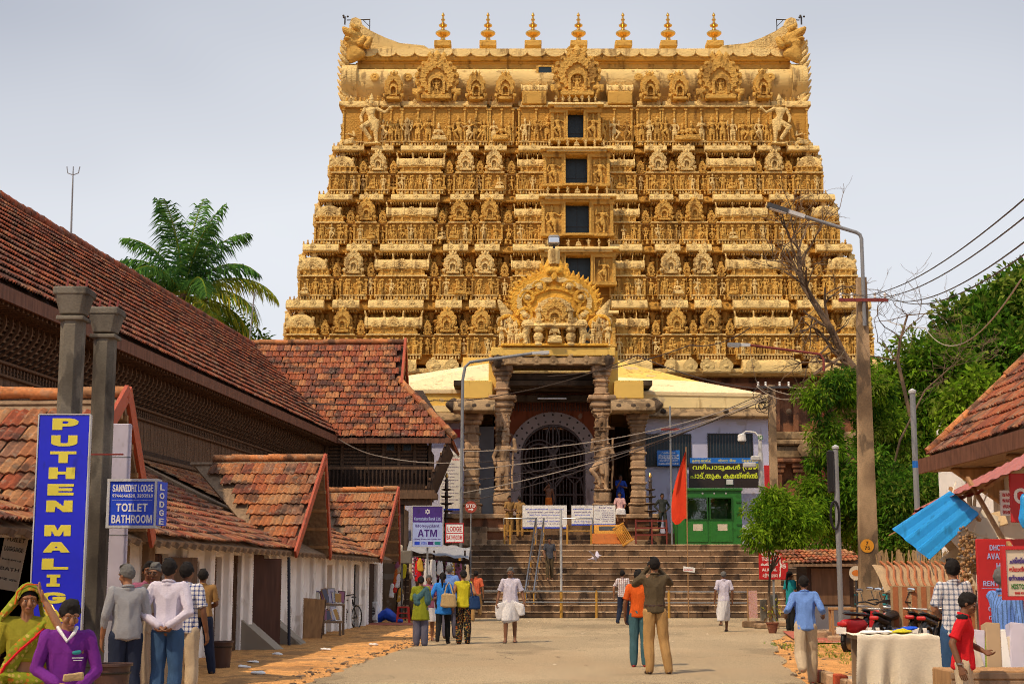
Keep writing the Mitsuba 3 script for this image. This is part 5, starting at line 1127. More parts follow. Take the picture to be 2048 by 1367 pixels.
# ================================================================== trees
def leaf_cards(centres, n, spread, size, cols, seed, droop=.5, slim=.34, up=.35):
    """Leaf-sized blades in sprays round the given clump centres: one mesh of a crown."""
    r = np.random.default_rng(seed); c = np.repeat(np.asarray(centres), n, 0); k = len(c)
    off = r.normal(size=(k, 3)); off /= np.linalg.norm(off, axis=1, keepdims=True); off *= (r.random((k, 1)) ** .45) * np.asarray(spread)
    p = c + off
    d = off / (np.linalg.norm(off, axis=1, keepdims=True) + 1e-9) + r.normal(size=(k, 3)) * .45; d[:, 2] -= droop; d /= np.linalg.norm(d, axis=1, keepdims=True)
    nn = r.normal(size=(k, 3)) * .55 + [0, 0, 1.0]; s = np.cross(d, nn); s /= np.linalg.norm(s, axis=1, keepdims=True)
    L = size * (.6 + .8 * r.random((k, 1))); w = L * slim
    bow = np.cross(s, d) * L * .12
    v = np.stack([p, p + d * L * .45 + s * w * .5 + bow, p + d * L, p + d * L * .45 - s * w * .5 + bow], 1).reshape(-1, 3)
    i = np.arange(k) * 4; f = np.vstack([np.stack([i, i + 1, i + 2], 1), np.stack([i, i + 2, i + 3], 1)])
    ci = r.integers(0, len(cols), len(centres)); col = np.repeat(ci, n); flip = r.random(k) < .3; col[flip] = r.integers(0, len(cols), flip.sum())
    u = np.array([(C(x) + .5) / NP for x in cols])[col]; vv = np.clip(.5 + .25 * r.normal(size=k) , 0, 1)
    return mikit.ply((v, f), B_('leaf'), smooth=False, uv=np.repeat(np.stack([u, vv], 1), 4, 0))
def clumps(lobes, n, seed, shell=.55):
    """Clump centres spread through several ellipsoid lobes, denser near their skins."""
    r = np.random.default_rng(seed); out = []
    tot = sum(l[3] * l[4] * l[5] for l in lobes)
    for x, y, z, a, b, c in lobes:
        m = max(6, int(n * a * b * c / tot)); d = r.normal(size=(m, 3)); d /= np.linalg.norm(d, axis=1, keepdims=True)
        rad = (shell + (1 - shell) * r.random((m, 1))) * (1 + .12 * r.normal(size=(m, 1))); out.append(np.array([x, y, z]) + d * rad * [a, b, c])
    return np.vstack(out)
def limb(p, d, L, r0, r1, seed, bend=.25, n=7):
    rr = np.random.default_rng(seed); pts = [np.asarray(p, float)]; d = np.asarray(d, float) / np.linalg.norm(d)
    for i in range(n):
        d = d + rr.normal(size=3) * bend * .5; d /= np.linalg.norm(d); pts.append(pts[-1] + d * L / n)
    return np.array(pts), np.linspace(r0, r1, n + 1), d
def tree(name, label, base, trunk_h, r0, lobes, ncl, nleaf, size, cols, seed, group=None, spread=.5, droop=.5, slim=.34, lean=(0, 0), cat='tree', shell=.5):
    t = thing(name, label, cat, group); b = np.asarray(base, float); top = b + [lean[0], lean[1], trunk_h]
    mid = (b + top) / 2 + [R.uniform(-.12, .12), R.uniform(-.12, .12), 0]
    obj('trunk', tube([b - [0, 0, .1], b + (mid - b) * .5, mid, top], [r0 * 1.25, r0, r0 * .85, r0 * .7], 10), 'stone', 'bark', t, 50)
    for i, l in enumerate(lobes):
        c = np.array(l[:3]); q = top + (c - top) * .5 + [R.uniform(-.2, .2), R.uniform(-.2, .2), .2]
        obj('limb', tube([top - [0, 0, .15], q, c], [r0 * .6, r0 * .35, r0 * .12], 7), 'stone', 'bark', t, 50)
    put('crown', leaf_cards(clumps(lobes, ncl, seed, shell), nleaf, spread, size, cols, seed, droop, slim), t)
    return t
G4 = ['leaf_a', 'leaf_b', 'leaf_c', 'leaf_a']
def L_(px, py, Y, rx, rz, ry=None): q = at(px, py, Y); m = mpp(Y, q[2]); return (q[0], Y, q[2], rx * m, (ry or rx) * m, rz * m)
YN = 49.0
tree('neem_tree', 'large bright green neem tree spreading behind the tall concrete pole', (xat(1722, 1200, YN + 1.5), YN + 1.5, 0), 2.6, .30,
     [L_(1655, 795, YN, 62, 48), L_(1725, 775, YN + 1, 66, 44), L_(1650, 890, YN, 50, 60), L_(1770, 870, YN + 2, 66, 66), L_(1800, 960, YN + 2, 60, 56), L_(1640, 985, YN - .5, 48, 50), L_(1700, 990, YN, 60, 60), L_(1765, 985, YN + 1, 58, 55), L_(1640, 1045, YN, 45, 36), L_(1700, 1060, YN + 1, 55, 30)], 185, 150, .20, G4 + ['leaf_e', 'leaf_d'], 101, spread=.34, droop=.75, slim=.30)
YS = 43.5
tree('neem_tree', 'young neem tree with a thin dark trunk in front of the red toilet sign', (xat(1543, 1225, YS), YS, 0), 1.75, .045,
     [L_(1550, 1025, YS, 52, 44), L_(1508, 1072, YS - .3, 34, 26), L_(1560, 1078, YS, 40, 22), L_(1600, 1062, YS, 40, 40), L_(1545, 1000, YS + .3, 34, 26), L_(1615, 1030, YS + .4, 36, 42)], 100, 120, .15, ['leaf_a', 'leaf_c', 'leaf_a', 'leaf_b'], 103, spread=.28, droop=.8, slim=.30)
YB = 82.0
tree('dark_tree', 'tall dense dark green tree at the right edge behind the tiled house', (xat(2010, 900, YB), YB, 0), 8.0, .5,
     [L_(1960, 665, YB, 78, 56), L_(2020, 620, YB + 2, 75, 60), L_(2085, 625, YB, 90, 84), L_(1905, 705, YB - 2, 52, 40), L_(1980, 720, YB - 2, 90, 70), L_(2060, 720, YB, 80, 80)], 360, 85, .42, ['leaf_d', 'leaf_b', 'leaf_b', 'leaf_e'], 105, spread=1.15, droop=.25, slim=.5)
YM = 66.0
tree('leafy_tree', 'mid green tree with pale twigs between the bare tree and the tiled house roof', (xat(1850, 1000, YM), YM, 0), 5.0, .3,
     [L_(1840, 720, YM, 52, 52), L_(1900, 760, YM, 62, 56), L_(1790, 770, YM + 1, 46, 46), L_(1930, 840, YM, 52, 50), L_(1850, 840, YM, 66, 60), L_(1790, 880, YM + 1, 60, 60), L_(1880, 920, YM, 60, 60), L_(1960, 800, YM, 30, 34)], 270, 75, .32, ['leaf_e', 'leaf_b', 'leaf_a', 'leaf_b'], 107, spread=.85, droop=.35, slim=.45)
YU = 40.0
tree('shrub', 'dark tangled shrub filling the gap behind the motorbikes and thatched stall', (xat(1800, 1100, YU + 6), YU + 6, 0), 1.2, .10,
     [L_(1790, 1010, YU + 6, 62, 52), L_(1850, 1000, YU + 6, 56, 60), L_(1800, 1080, YU + 6, 62, 46), L_(1760, 950, YU + 7, 46, 46), L_(1880, 1060, YU + 6, 50, 48)], 240, 70, .18, ['leaf_b', 'leaf_e', 'leaf_b', 'leaf_d'], 109, spread=.5, cat='shrub')
YV = 30.0
tree('creeper', 'yellow green leafy branch hanging over the far edge of the tiled house roof', (xat(1945, 1100, YV + 3), YV + 3, 0), 2.6, .07,
     [L_(1925, 800, YV + 3, 34, 26), L_(1960, 775, YV + 3, 30, 24), L_(1905, 835, YV + 3, 26, 26), L_(1930, 880, YV + 3, 30, 40)], 110, 34, .15, ['leaf_c', 'leaf_a', 'leaf_e'], 111, spread=.34, slim=.5, droop=.6)
# bare trees: forked limbs that thin into twigs
def bare(name, label, stem, r0, depth, seed, tw=.020, L0=1.9):
    t = thing(name, label, 'bare tree'); rr = np.random.default_rng(seed)
    stem = np.array(stem); rad = np.linspace(r0, r0 * .42, len(stem)); obj('trunk', tube(stem, rad, 9), 'stone', 'bark', t, 50)
    mb = MB(); fine = MB()
    def grow(p, d, L, r, k):
        pts, rads, dd = limb(p, d, L, r, r * .55, int(rr.integers(1 << 30)), .34, 5); (mb if k > 1 else fine).add(tube(pts, rads, 6 if k > 1 else 4, False))
        if k == 0: return
        for q in range(int(rr.integers(2, 4))):
            i = int(rr.integers(2, 6)); nd = dd + rr.normal(size=3) * [.75, .6, .65]; nd[2] += .15; grow(pts[i], nd, L * rr.uniform(.55, .85), max(tw * .35, r * .55), k - 1)
    for i in range(2, len(stem)):
        for q in range(2 if i < len(stem) - 1 else 4):
            d = stem[i] - stem[i - 1]; d = d / np.linalg.norm(d) + rr.normal(size=3) * [.8, .5, .7]; grow(stem[i], d, L0 * rr.uniform(.6, 1.1), rad[i] * .5, depth)
    obj('branches', mb.m(), 'stone', 'bark', t, 50); obj('twigs', fine.m(), 'stone', 'twig', t, kind='stuff'); return t
YD = 58.0
bare('bare_tree', 'leafless tree leaning left across the lower right of the tower', [at(1770, 1000, YD), at(1745, 850, YD), at(1712, 740, YD), at(1690, 715, YD), at(1660, 655, YD - .5), at(1632, 610, YD - .5), at(1606, 570, YD), at(1600, 540, YD), at(1598, 500, YD)], .19, 3, 211, L0=1.75)
bare('bare_tree', 'grey leafless tree with twisted twigs right of the tall concrete pole', [at(1850, 1000, YD - 6), at(1825, 850, YD - 6), at(1795, 720, YD - 6), at(1800, 680, YD - 6), at(1815, 630, YD - 6)], .085, 3, 217, L0=1.5)
bare('bare_tree', 'fallen grey branches tangled in front of the dark shrub', [at(1770, 1000, 47), at(1800, 880, 47), at(1850, 780, 47), at(1900, 735, 47)], .045, 3, 223, L0=1.3)
# coconut palm behind the palace roof
YP = 72.0
pc = at(368, 600, YP)
palm = thing('coconut_palm', 'coconut palm with drooping and upright fronds behind the palace roof', 'palm tree')
obj('trunk', tube([(pc[0] + .8, YP, 0), (pc[0] + .5, YP, pc[2] * .5), (pc[0] + .1, YP, pc[2] - .6), tuple(pc + [0, 0, .3])], [.26, .19, .16, .22], 12), 'stone', 'bark', palm, 50)
def frond(elev, az, L, seed, cols, curl=1.0):
    r = np.random.default_rng(seed); n = 16; pts = [pc + [0, 0, .2]]; e = elev
    for i in range(n):
        e -= curl * (1.9 / n) * (i / n + .25); d = np.array([math.cos(e) * math.cos(az), math.cos(e) * math.sin(az), math.sin(e)]); pts.append(pts[-1] + d * L / n)
    pts = np.array(pts); key = obj('frond', tube(pts, np.linspace(.055, .012, n + 1), 5), 'leaf', 'palm_b', palm)
    v, f, uv = [], [], []
    t = np.gradient(pts, axis=0); t /= np.linalg.norm(t, axis=1, keepdims=True); side = np.cross(t, [0, 0, 1.0]); side /= np.linalg.norm(side, axis=1, keepdims=True) + 1e-9
    for s in (-1, 1):
        for i in range(84):
            a = 1.4 + (n - 1.4) * i / 84; k = int(min(a, n - 1)); p = pts[k] + (pts[k + 1] - pts[k]) * (a - k)
            ll = (1.42 * math.sin(math.pi * min(1, .16 + .84 * i / 84)) ** .6 + .12) * r.uniform(.8, 1.1)
            d = side[k] * s * .75 + t[k] * .62 + np.array([0, 0, -.42]) + r.normal(size=3) * .16; d /= np.linalg.norm(d)
            d2 = d + np.array([0, 0, -1.1]); d2 /= np.linalg.norm(d2); w = np.cross(d, [0, 0, 1.0]) * .0 + t[k] * .038
            m = p + d * ll * .55; q = m + d2 * ll * .45; b = len(v)
            v += [p - w * .6, p + w * .6, m + w, m - w, q]; f += [(b, b + 1, b + 2), (b, b + 2, b + 3), (b + 3, b + 2, b + 4)]
            c = cols[int(r.integers(len(cols)))]; uv += [((C(c) + .5) / NP, float(np.clip(.5 + .25 * r.normal(), 0, 1)))] * 5
    put('leaflets', mikit.ply((np.array(v), np.array(f)), B_('leaf'), smooth=False, uv=np.array(uv)), key)
PGR, PYL = ['palm_a', 'palm_d', 'palm_a'], ['palm_b', 'palm_y', 'palm_b', 'palm_a']
rr = random.Random(17)
for e, a, L, c, cu in ((1.52, 1.0, 5.3, 0, .3), (1.44, 3.2, 5.2, 0, .4), (1.42, .1, 5.1, 0, .45), (1.36, 4.4, 5.0, 0, .5), (1.25, 3.0, 4.7, 0, .8), (1.22, 6.2, 4.7, 0, .85), (1.2, 5.3, 4.6, 0, .8), (.98, 3.3, 4.4, 0, 1.2), (.95, 6.1, 4.5, 0, 1.25), (.8, 4.2, 4.3, 0, 1.2), (.62, 3.1, 5.3, 0, 1.25), (.60, .1, 5.2, 1, 1.2), (.42, 2.95, 5.4, 1, 1.1), (.5, 5.2, 4.4, 0, 1.2), (.30, 6.1, 4.7, 1, 1.25), (.25, 3.5, 4.2, 1, 1.2), (.0, .2, 4.6, 1, 1.15), (-.1, 5.5, 4.3, 1, 1.0), (-.25, 3.2, 3.8, 1, 1.0), (-.35, 6.0, 4.6, 1, .8), (-.45, 4.6, 3.4, 1, .7)):
    frond(e + rr.uniform(-.06, .06), a, L, int(rr.random() * 1e6), PYL if c else PGR, cu)
for i in range(7): obj('coconut', cap(pc + [.35 * math.cos(i * .9 + 3.2), -.35 + .1 * (i % 3), -.15 - .15 * (i % 3)], (.13, .13, .16)), 'leaf', 'palm_b', palm, 60)
tree('shrub', 'low dark bush showing under the palm beside the palace ridge', (xat(470, 700, 74), 74, 0), 9.5, .15, [L_(430, 660, 74, 60, 26), L_(500, 690, 74, 40, 18), L_(350, 640, 74, 50, 30)], 70, 60, .35, ['leaf_d', 'leaf_b', 'leaf_e'], 133, spread=.8, cat='bush')
# weeds on the verges
def tufts(n, x0, x1, y0, y1, seed):
    r = np.random.default_rng(seed); v, f, uv = [], [], []
    for i in range(n):
        x, y = r.uniform(x0, x1), r.uniform(y0, y1)
        for k in range(7):
            a = r.uniform(0, 6.28); h = r.uniform(.03, .10); d = np.array([math.cos(a), math.sin(a), 0]); b = len(v); p = np.array([x, y, .0]) + d * .01
            s = np.array([-d[1], d[0], 0]) * .006; v += [p - s, p + s, p + d * h * .6 + [0, 0, h]]; f.append((b, b + 1, b + 2)); uv += [((C('leaf_a') + .5) / NP, r.random())] * 3
    return mikit.ply((np.array(v), np.array(f)), B_('leaf'), smooth=False, uv=np.array(uv))
put('grass', tufts(500, 5.6, 7.2, 24, 34, 5), None, kind='stuff', label='thin grass tufts on the right verge')
# ================================================================== poles, lamps and wires
def lamp_head(parent, p, d, L, w, col='grey', name='lamp_head'):
    p, d = np.asarray(p, float), np.asarray(d, float); d = d / np.linalg.norm(d)
    a = obj(name, bar(p, p + d * L * .45, w * .72, w * .5), 'paint', 'light_grey', parent)
    obj('lamp_cover', bar(p + d * L * .45, p + d * L, w, w * .55), 'paint', col, a); obj('lamp_glass', bar(p + d * L * .5 - [0, 0, w * .3], p + d * L * .95 - [0, 0, w * .3], w * .8, w * .2), 'paint', 'white', a)
YQ = 32.5
bp = np.array([xat(1741, 1290, YQ), YQ, 0])
pole = thing('power_pole', 'tall concrete power pole with crossarm, street lamp and orange sticker', 'power pole')
zt_, zl = zat(600, YQ), zat(470, YQ); xt = xat(1724, 600, YQ)
pv = MB()
def taper(p, q, w0, w1, h0, h1):
    p, q = np.asarray(p, float), np.asarray(q, float); r = lambda c, w, h: [c + [sx * w / 2, sy * h / 2, 0] for sx, sy in ((-1, -1), (1, -1), (1, 1), (-1, 1))]
    return Manifold.hull_points(np.array(r(p, w0, h0) + r(q, w1, h1)))
obj('shaft', taper(bp, (xt, YQ, zt_ + .5), .44, .20, .30, .18), 'stone', 'pole_concrete', pole)
obj('lamp_tube', tube([(xt, YQ - .16, zt_ - .6), (xt, YQ - .16, zl - .12), (xt - .03, YQ - .16, zl - .03), (xt - .10, YQ - .16, zl + .02), (xat(1604, 436, YQ), YQ - .16, zat(436, YQ))], .042, 10), 'paint', 'grey', pole, 50)
lamp_head(pole, (xat(1606, 437, YQ), YQ - .16, zat(437, YQ)), (-1, 0, .33), .85, .17, 'dark_grey')
obj('crossarm', bx(xat(1674, 602, YQ), xat(1772, 602, YQ), YQ - .22, YQ - .14, zat(606, YQ), zat(600, YQ)), 'paint', 'rust_red', pole)
INS = []
for px in (1678, 1700, 1746, 1766):
    p = np.array([xat(px, 598, YQ), YQ - .18, zat(600, YQ)]); INS.append(p + [0, 0, .14]); obj('insulator', lathe([(.02, 0), (.035, .03), (.02, .06), (.04, .09), (.015, .13)], 8, p), 'paint', 'white', pole, 40)
st = obj('sticker', moved(lathe([(.001, 0), (.145, 0), (.145, .004), (.001, .004)], 20), mat4((bp[0] - .03, YQ - .152, zat(1091, YQ)), rotx(math.pi / 2))), 'paint', 'sticker', pole)
for i, t_ in enumerate(('7', '75')): lettering(t_, bp[0] - .09, bp[0] + .03, zat(1089, YQ) - .10 + .10 * (1 - i), zat(1089, YQ) - .03 + .10 * (1 - i), YQ - .158, st, 'black', keep=True)
def cable(pts, r, label, sag, col='cable', group='overhead wires and cables', n=26):
    k = thing('overhead_cable', label, 'cable', group); P_ = []
    for (a, b), s in zip(zip(pts[:-1], pts[1:]), np.broadcast_to(sag, len(pts) - 1)):
        a, b = np.asarray(a, float), np.asarray(b, float)
        for t in np.linspace(0, 1, n)[: None if len(P_) + n >= n * (len(pts) - 1) else -1]: P_.append(a + (b - a) * t - [0, 0, s * 4 * t * (1 - t)])
    key = k; scene[key] = shape(tube(P_, r, 5), 'paint', col); return key
YW = 12.0
for i, (px, py) in enumerate(((2060, 388), (2060, 425), (2060, 475), (2060, 500))):
    cable([INS[min(i, 3)] if i < 2 else INS[i], at(px, py, YW)], .008, f'{("topmost", "second", "third", "lowest")[i]} thin wire running from the tall pole to the upper right', .35, 'dark_grey')
cable([at(1772, 640, YQ), at(1850, 655, YQ - 4), at(2060, 530, YW)], .008, 'sagging wire crossing the dark tree on the right', (.05, .5), 'cable_pale')
# slim grey poles on the right
for px, pyb, pyt, Y, r, lab in ((1681, 1278, 897, 35.2, .062, 'grey steel pole with a black cable coil left of the tall concrete pole'), (1842, 1245, 786, 30.5, .058, 'grey steel pole standing among the motorbikes')):
    g = thing('steel_pole', lab, 'pole'); x = xat(px, 1200, Y); z = zat(pyt, Y)
    obj('tube', tube([(x, Y, 0), (x, Y, z)], r, 12), 'paint', 'grey', g, 50); obj('cap', lathe([(r * 1.3, 0), (r * 1.4, .05), (.01, .10)], 12, (x, Y, z)), 'paint', 'light_grey', g, 50)
    if px < 1700:
        obj('cable_box', cbox(x - .20, x - .06, Y - .1, Y + .1, zat(985, Y), zat(900, Y), .03), 'paint', 'black', g)
        obj('cable_coil', tube([(x - .08 + .10 * math.cos(a), Y - .08, zat(1030, Y) + .32 * math.sin(a)) for a in np.linspace(0, 6.28, 20)], .03, 6), 'paint', 'black', g, 50)
    else: obj('blue_band', lathe([(r * 1.04, 0), (r * 1.04, .14)], 12, (x, Y, zat(935, Y))), 'paint', 'bank_blue', g)
g = thing('street_lamp', 'street lamp with a long rusty arm above the neem tree', 'street lamp'); Y = 53.0
obj('tube', tube([(xat(1648, 900, Y), Y + 1, 0), (xat(1648, 760, Y), Y, zat(760, Y)), (xat(1647, 715, Y), Y, zat(718, Y)), (xat(1640, 706, Y), Y, zat(708, Y)), (xat(1500, 690, Y), Y, zat(690, Y))], .045, 8), 'paint', 'rust_red', g, 50)
lamp_head(g, (xat(1500, 690, Y), Y, zat(690, Y)), (-1, 0, .03), .80, .22)
g = thing('street_lamp', 'street lamp whose grey arm reaches right in front of the porch roof', 'street lamp'); Y = 53.5
xl_ = xat(924, 1000, Y)
obj('tube', tube([(xl_ - .05, Y, 0), (xl_, Y, zat(760, Y)), (xat(930, 732, Y), Y, zat(734, Y)), (xat(940, 724, Y), Y, zat(724, Y)), (xat(1066, 704, Y), Y, zat(706, Y))], .055, 10), 'paint', 'grey', g, 50)
lamp_head(g, (xat(1064, 706, Y), Y, zat(706, Y)), (1, 0, .05), .62, .20, 'light_grey')
obj('yellow_base', tube([(xl_ - .05, Y, 0), (xl_ - .05, Y, zat(1112, Y))], .062, 10), 'paint', 'rail_yellow', g, 50)
s = thing('round_sign', 'round red STD sign with an arrow at the left plinth', 'sign'); c = np.array([xat(942, 1015, Y), Y - .3, zat(1014, Y)])
obj('disc', moved(lathe([(.001, 0), (.21, 0), (.21, .02), (.001, .02)], 28), mat4(c, rotx(math.pi / 2))), 'paint', 'std_red', s)
lettering('STD', c[0] - .165, c[0] + .165, c[2] - .02, c[2] + .10, c[1] - .021, s, 'sign_white')
obj('arrow', plate(Polygon([(c[0] - .09, c[2] - .10), (c[0] + .03, c[2] - .10), (c[0] + .03, c[2] - .14), (c[0] + .10, c[2] - .085), (c[0] + .03, c[2] - .03), (c[0] + .03, c[2] - .07), (c[0] - .09, c[2] - .07)]), .004, c[1] - .021), 'paint', 'sign_white', s)
obj('post', tube([(c[0], Y - .27, 0), (c[0], Y - .27, c[2] - .19)], .025, 6), 'paint', 'grey', s)
def board(name, label, cat, px0, px1, py0, py1, Y, col, lines, group=None, frame=None, post=True, t=.05, font='latin', zbase=0.0):
    """A signboard; lines: (text, x0, x1, y0, y1 as fractions from the upper left, colour, font)."""
    k = thing(name, label, cat, group); pyc = (py0 + py1) / 2; x0, x1, z0, z1 = xat(px0, pyc, Y), xat(px1, pyc, Y), zat(py1, Y), zat(py0, Y)
    p = obj('panel', cbox(x0, x1, Y, Y + t, z0, z1, .006), 'paint', col, k)
    for ln in lines:
        tx, a, b, c, d, cl = ln[:6]; f = ln[6] if len(ln) > 6 else font
        if tx == '#': obj('stripe', bx(x0 + a * (x1 - x0), x0 + b * (x1 - x0), Y - .003, Y, z1 - d * (z1 - z0), z1 - c * (z1 - z0)), 'paint', cl, p)
        else: lettering(tx, x0 + a * (x1 - x0), x0 + b * (x1 - x0), z1 - d * (z1 - z0), z1 - c * (z1 - z0), Y - .003, p, cl, f)
    if frame: obj('frame', MB().box(x0 - .03, x0, Y - .02, Y + t, z0 - .03, z1 + .03).box(x1, x1 + .03, Y - .02, Y + t, z0 - .03, z1 + .03).box(x0, x1, Y - .02, Y + t, z0 - .03, z0).box(x0, x1, Y - .02, Y + t, z1, z1 + .03).m(), 'paint', frame, k)
    if post: obj('post', MB().add(bar(((x0 + x1) / 2, Y + t + .03, zbase), ((x0 + x1) / 2, Y + t + .03, z1 - .1), .06)).m(), 'paint', 'grey', k)
    return k, x0, x1, z0, z1
board('lodge_sign', 'small white lodge and bathroom sign with red letters on the lamp post', 'sign', 892, 926, 1047, 1083, 52.6, 'sign_white', [('LODGE', .08, .92, .14, .42, 'sign_red'), ('BATHROOM', .05, .95, .62, .88, 'sign_red'), ('#', 0, 1, .49, .54, 'sign_red')], frame='sign_red', post=False)
k, x0, x1, z0, z1 = board('bank_sign', 'purple and pale blue bank ATM sign beside the bangle stall', 'sign', 825, 885, 1012, 1092, 50.5, 'pale_blue', [('#', 0, 1, 0, .40, 'purple'), ('Karnataka Bank Ltd.', .05, .95, .27, .35, 'pale_blue'), ('Moneyplant', .10, .90, .45, .54, 'purple'), ('ATM', .18, .82, .58, .76, 'purple'), ('Following Networks Cards Accepted Here', .05, .95, .80, .84, 'purple'), ('#', .07, .25, .88, .96, 'sign_blue'), ('VISA', .29, .48, .88, .95, 'sign_blue'), ('#', .52, .70, .88, .96, 'purple'), ('#', .74, .94, .88, .96, 'teal')], frame='light_grey')
sx, sz, sr = (x0 + x1) / 2, z1 - .13 * (z1 - z0), .095
for a in (90, 270):
    pts = [(sx + sr * math.cos(math.radians(a + q * 120)), sz + sr * math.sin(math.radians(a + q * 120))) for q in range(3)]
    P3_ = Polygon(pts); obj('star_emblem', plate(P3_.difference(P3_.buffer(-.016)), .004 + .001 * (a > 100), 50.5 - .003), 'paint', 'sign_white', k)
# ------------------------------------------------------------------ railings, notices and things on the terrace
TY = 60.6
def rail_posts(k, pts, z0, z1, r, col):
    for p in pts: obj('post', tube([(p[0], p[1], z0), (p[0], p[1], z1)], r, 8), 'steel' if col == 'steel' else 'paint', 'grey' if col == 'steel' else col, k, 50)
for s, pa, pb, lab in ((0, 1008, 1073, 'steel and yellow queue railing on the terrace, left of the stair rail'), (1, 1122, 1185, 'steel and yellow queue railing on the terrace, right of the white post')):
    k = thing('railing', lab, 'railing'); x0, x1 = xat(pa, 1060, TY), xat(pb, 1060, TY); z = zat(1036, TY)
    obj('top_rail', tube([(x0, TY, TZ + .2), (x0, TY, z), (x1, TY, z), (x1, TY, TZ)], .035, 8), 'steel', 'grey', k, 50)
    obj('mid_rail', tube([(x0, TY, z - .5), (x1, TY, z - .5)], .02, 6), 'paint', 'rail_yellow', k, 50)
    rail_posts(k, [(x0 + .02, TY - .05), (x0 + .25, TY - .02), (x1 - .05, TY - .04)], TZ, z - .25, .04, 'rail_yellow')
k = thing('stair_rail', 'steel stair handrail running down the middle of the steps', 'handrail')
zt2 = zat(1036, TY)
for dx in (0, .32):
    a, b = np.array([xat(1072, 1036, TY) + dx, TY, zt2]), np.array([xat(1050, 1180, SY0 + .4) + dx, SY0 + .4, zat(1183, SY0 + .4)])
    obj('hand_rail', tube([a, b], .04, 8), 'steel', 'grey', k, 50); obj('lower_rail', tube([a - [0, 0, .5], b - [0, 0, .5]], .02, 8), 'steel', 'grey', k, 50)
    for t in (.02, .5, .98):
        p = a + (b - a) * t; obj('post', tube([p, p - [0, 0, 1.0]], .03, 8), 'paint', 'rail_yellow', k, 50)
k = thing('white_post', 'white painted steel post rising through the steps', 'post'); x = xat(1122, 1100, SY0 - .1)
obj('tube', tube([(x, SY0 - .1, 0), (x, SY0 - .1, zat(1018, SY0))], .045, 10), 'paint', 'light_grey', k, 50); obj('yellow_foot', tube([(x, SY0 - .1, 0), (x, SY0 - .1, zat(1180, SY0))], .055, 10), 'paint', 'rail_yellow', k, 50)
k = thing('railing', 'low pipe railing with yellow posts along the foot of the steps', 'railing')
Yr_ = SY0 - .35
for py in (1181, 1203): obj('pipe', tube([(xat(968, 1190, Yr_), Yr_, zat(py, Yr_)), (xat(1500, 1190, Yr_), Yr_, zat(py + 2, Yr_))], .025, 6), 'paint', 'grey', k, 50)
rail_posts(k, [(xat(px, 1200, Yr_), Yr_ + .02) for px in (1193, 1338)], 0, zat(1180, Yr_), .05, 'rail_yellow')
def notice(label, px0, px1, py0, py1, Y, n, head=None, cols=1):
    k = thing('notice_board', label, 'notice board'); x0, x1, z0, z1 = xat(px0, 1030, Y), xat(px1, 1030, Y), zat(py1, Y), zat(py0, Y)
    p = obj('panel', cbox(x0, x1, Y, Y + .04, z0, z1, .006), 'paint', 'sign_white', k); obj('blue_edge', bx(x0, x1, Y - .003, Y, z0, z0 + .06), 'paint', 'sign_blue', p)
    W_ = ['ക്ഷേതത്തിൽ പവേശനം', 'മൊബൈൽ ഫോൺ പാടില', 'Mobile Phones, Cameras are not permitted', 'मोबाइल और कैमरा मना है', 'ശീകോവിൽ ദർശനം', 'मन्दिर में प्रवेश']
    for i in range(n):
        a, b = z1 - (z1 - z0) * (.10 + .78 * (i + .75) / n), z1 - (z1 - z0) * (.10 + .78 * (i + .15) / n); tx = W_[i % 6]; fo = 'latin' if i % 6 == 2 else 'hi' if i % 6 in (3, 5) else 'ml'
        in_ = (.06 + .05 * (i % 3)) * (x1 - x0); lettering(tx, x0 + in_, x1 - in_, a, b, Y - .002, p, 'purple' if i % 2 else 'sign_blue', fo, weight='Bold')
    return k, p, x0, x1, z0, z1
notice('wide white notice board with many text lines, left of the gate opening', 1045, 1134, 1010, 1056, 61.0, 6)
notice('white notice board with text lines, right of the gate opening', 1143, 1187, 1010, 1050, 61.0, 5)
k, p, x0, x1, z0, z1 = notice('white board listing the darshan times beside the sitting man', 1188, 1231, 1010, 1050, 61.02, 0)
lettering('Darsan Time', x0 + .2, x1 - .15, z1 - .13, z1 - .05, 61.02 - .002, p, 'purple')
for i, tx in enumerate(('Morning   3-30 am to  4-45 am', '6-30 am to  7-00 am', '8-30 am to 10-00 am', '10-30 am to 11-10 am', 'Evening   5-00 pm to  6-15 pm', '6-45 pm to  7-20 pm')):
    lettering(tx, x0 + (.05 if 'ing' in tx else .33), x1 - .08, z1 - .24 - .085 * i, z1 - .18 - .085 * i, 61.02 - .002, p, 'purple')
def lamp_tower(label, px, py0, py1, Y, zb):
    k = thing('lamp_tower', label, 'lamp tower', 'bronze lamp towers'); x = xat(px, 1000, Y); H = zat(py0, Y) - zb
    pr = [(.22, 0), (.24, .05), (.12, .10), (.08, .22)]
    n = 7
    obj('stem', lathe([(.22, 0), (.24, .08), (.12, .16), (.07, .3)] + [(.055 + .02 * (i % 2), .3 + (H * .9 - .3) * i / 12) for i in range(13)] + [(.09, H * .91), (.05, H * .95), (.01, H)], 12, (x, Y, zb)), 'paint', 'bronze', k, 40)
    obj('tip', lathe([(.03, 0), (.075, .06), (.05, .14), (.005, .22)], 12, (x, Y, zb + H * .96)), 'brass', 'gold', k, 40)
    for i in range(n):
        r = .34 - .022 * i; obj('lamp_dish', lathe([(.05, 0), (r * .8, .02), (r, .06), (r * .97, .075), (.05, .05)], 14, (x, Y, zb + .42 + i * (H - .75) / n)), 'paint', 'bronze', k, 40)
lamp_tower('tiered bronze lamp tower inside the red railing right of the porch', 1301, 950, 1085, 60.3, TZ)
lamp_tower('tiered bronze lamp tower left of the porch behind the lodge sign', 893, 950, 1072, 59.6, TZ)
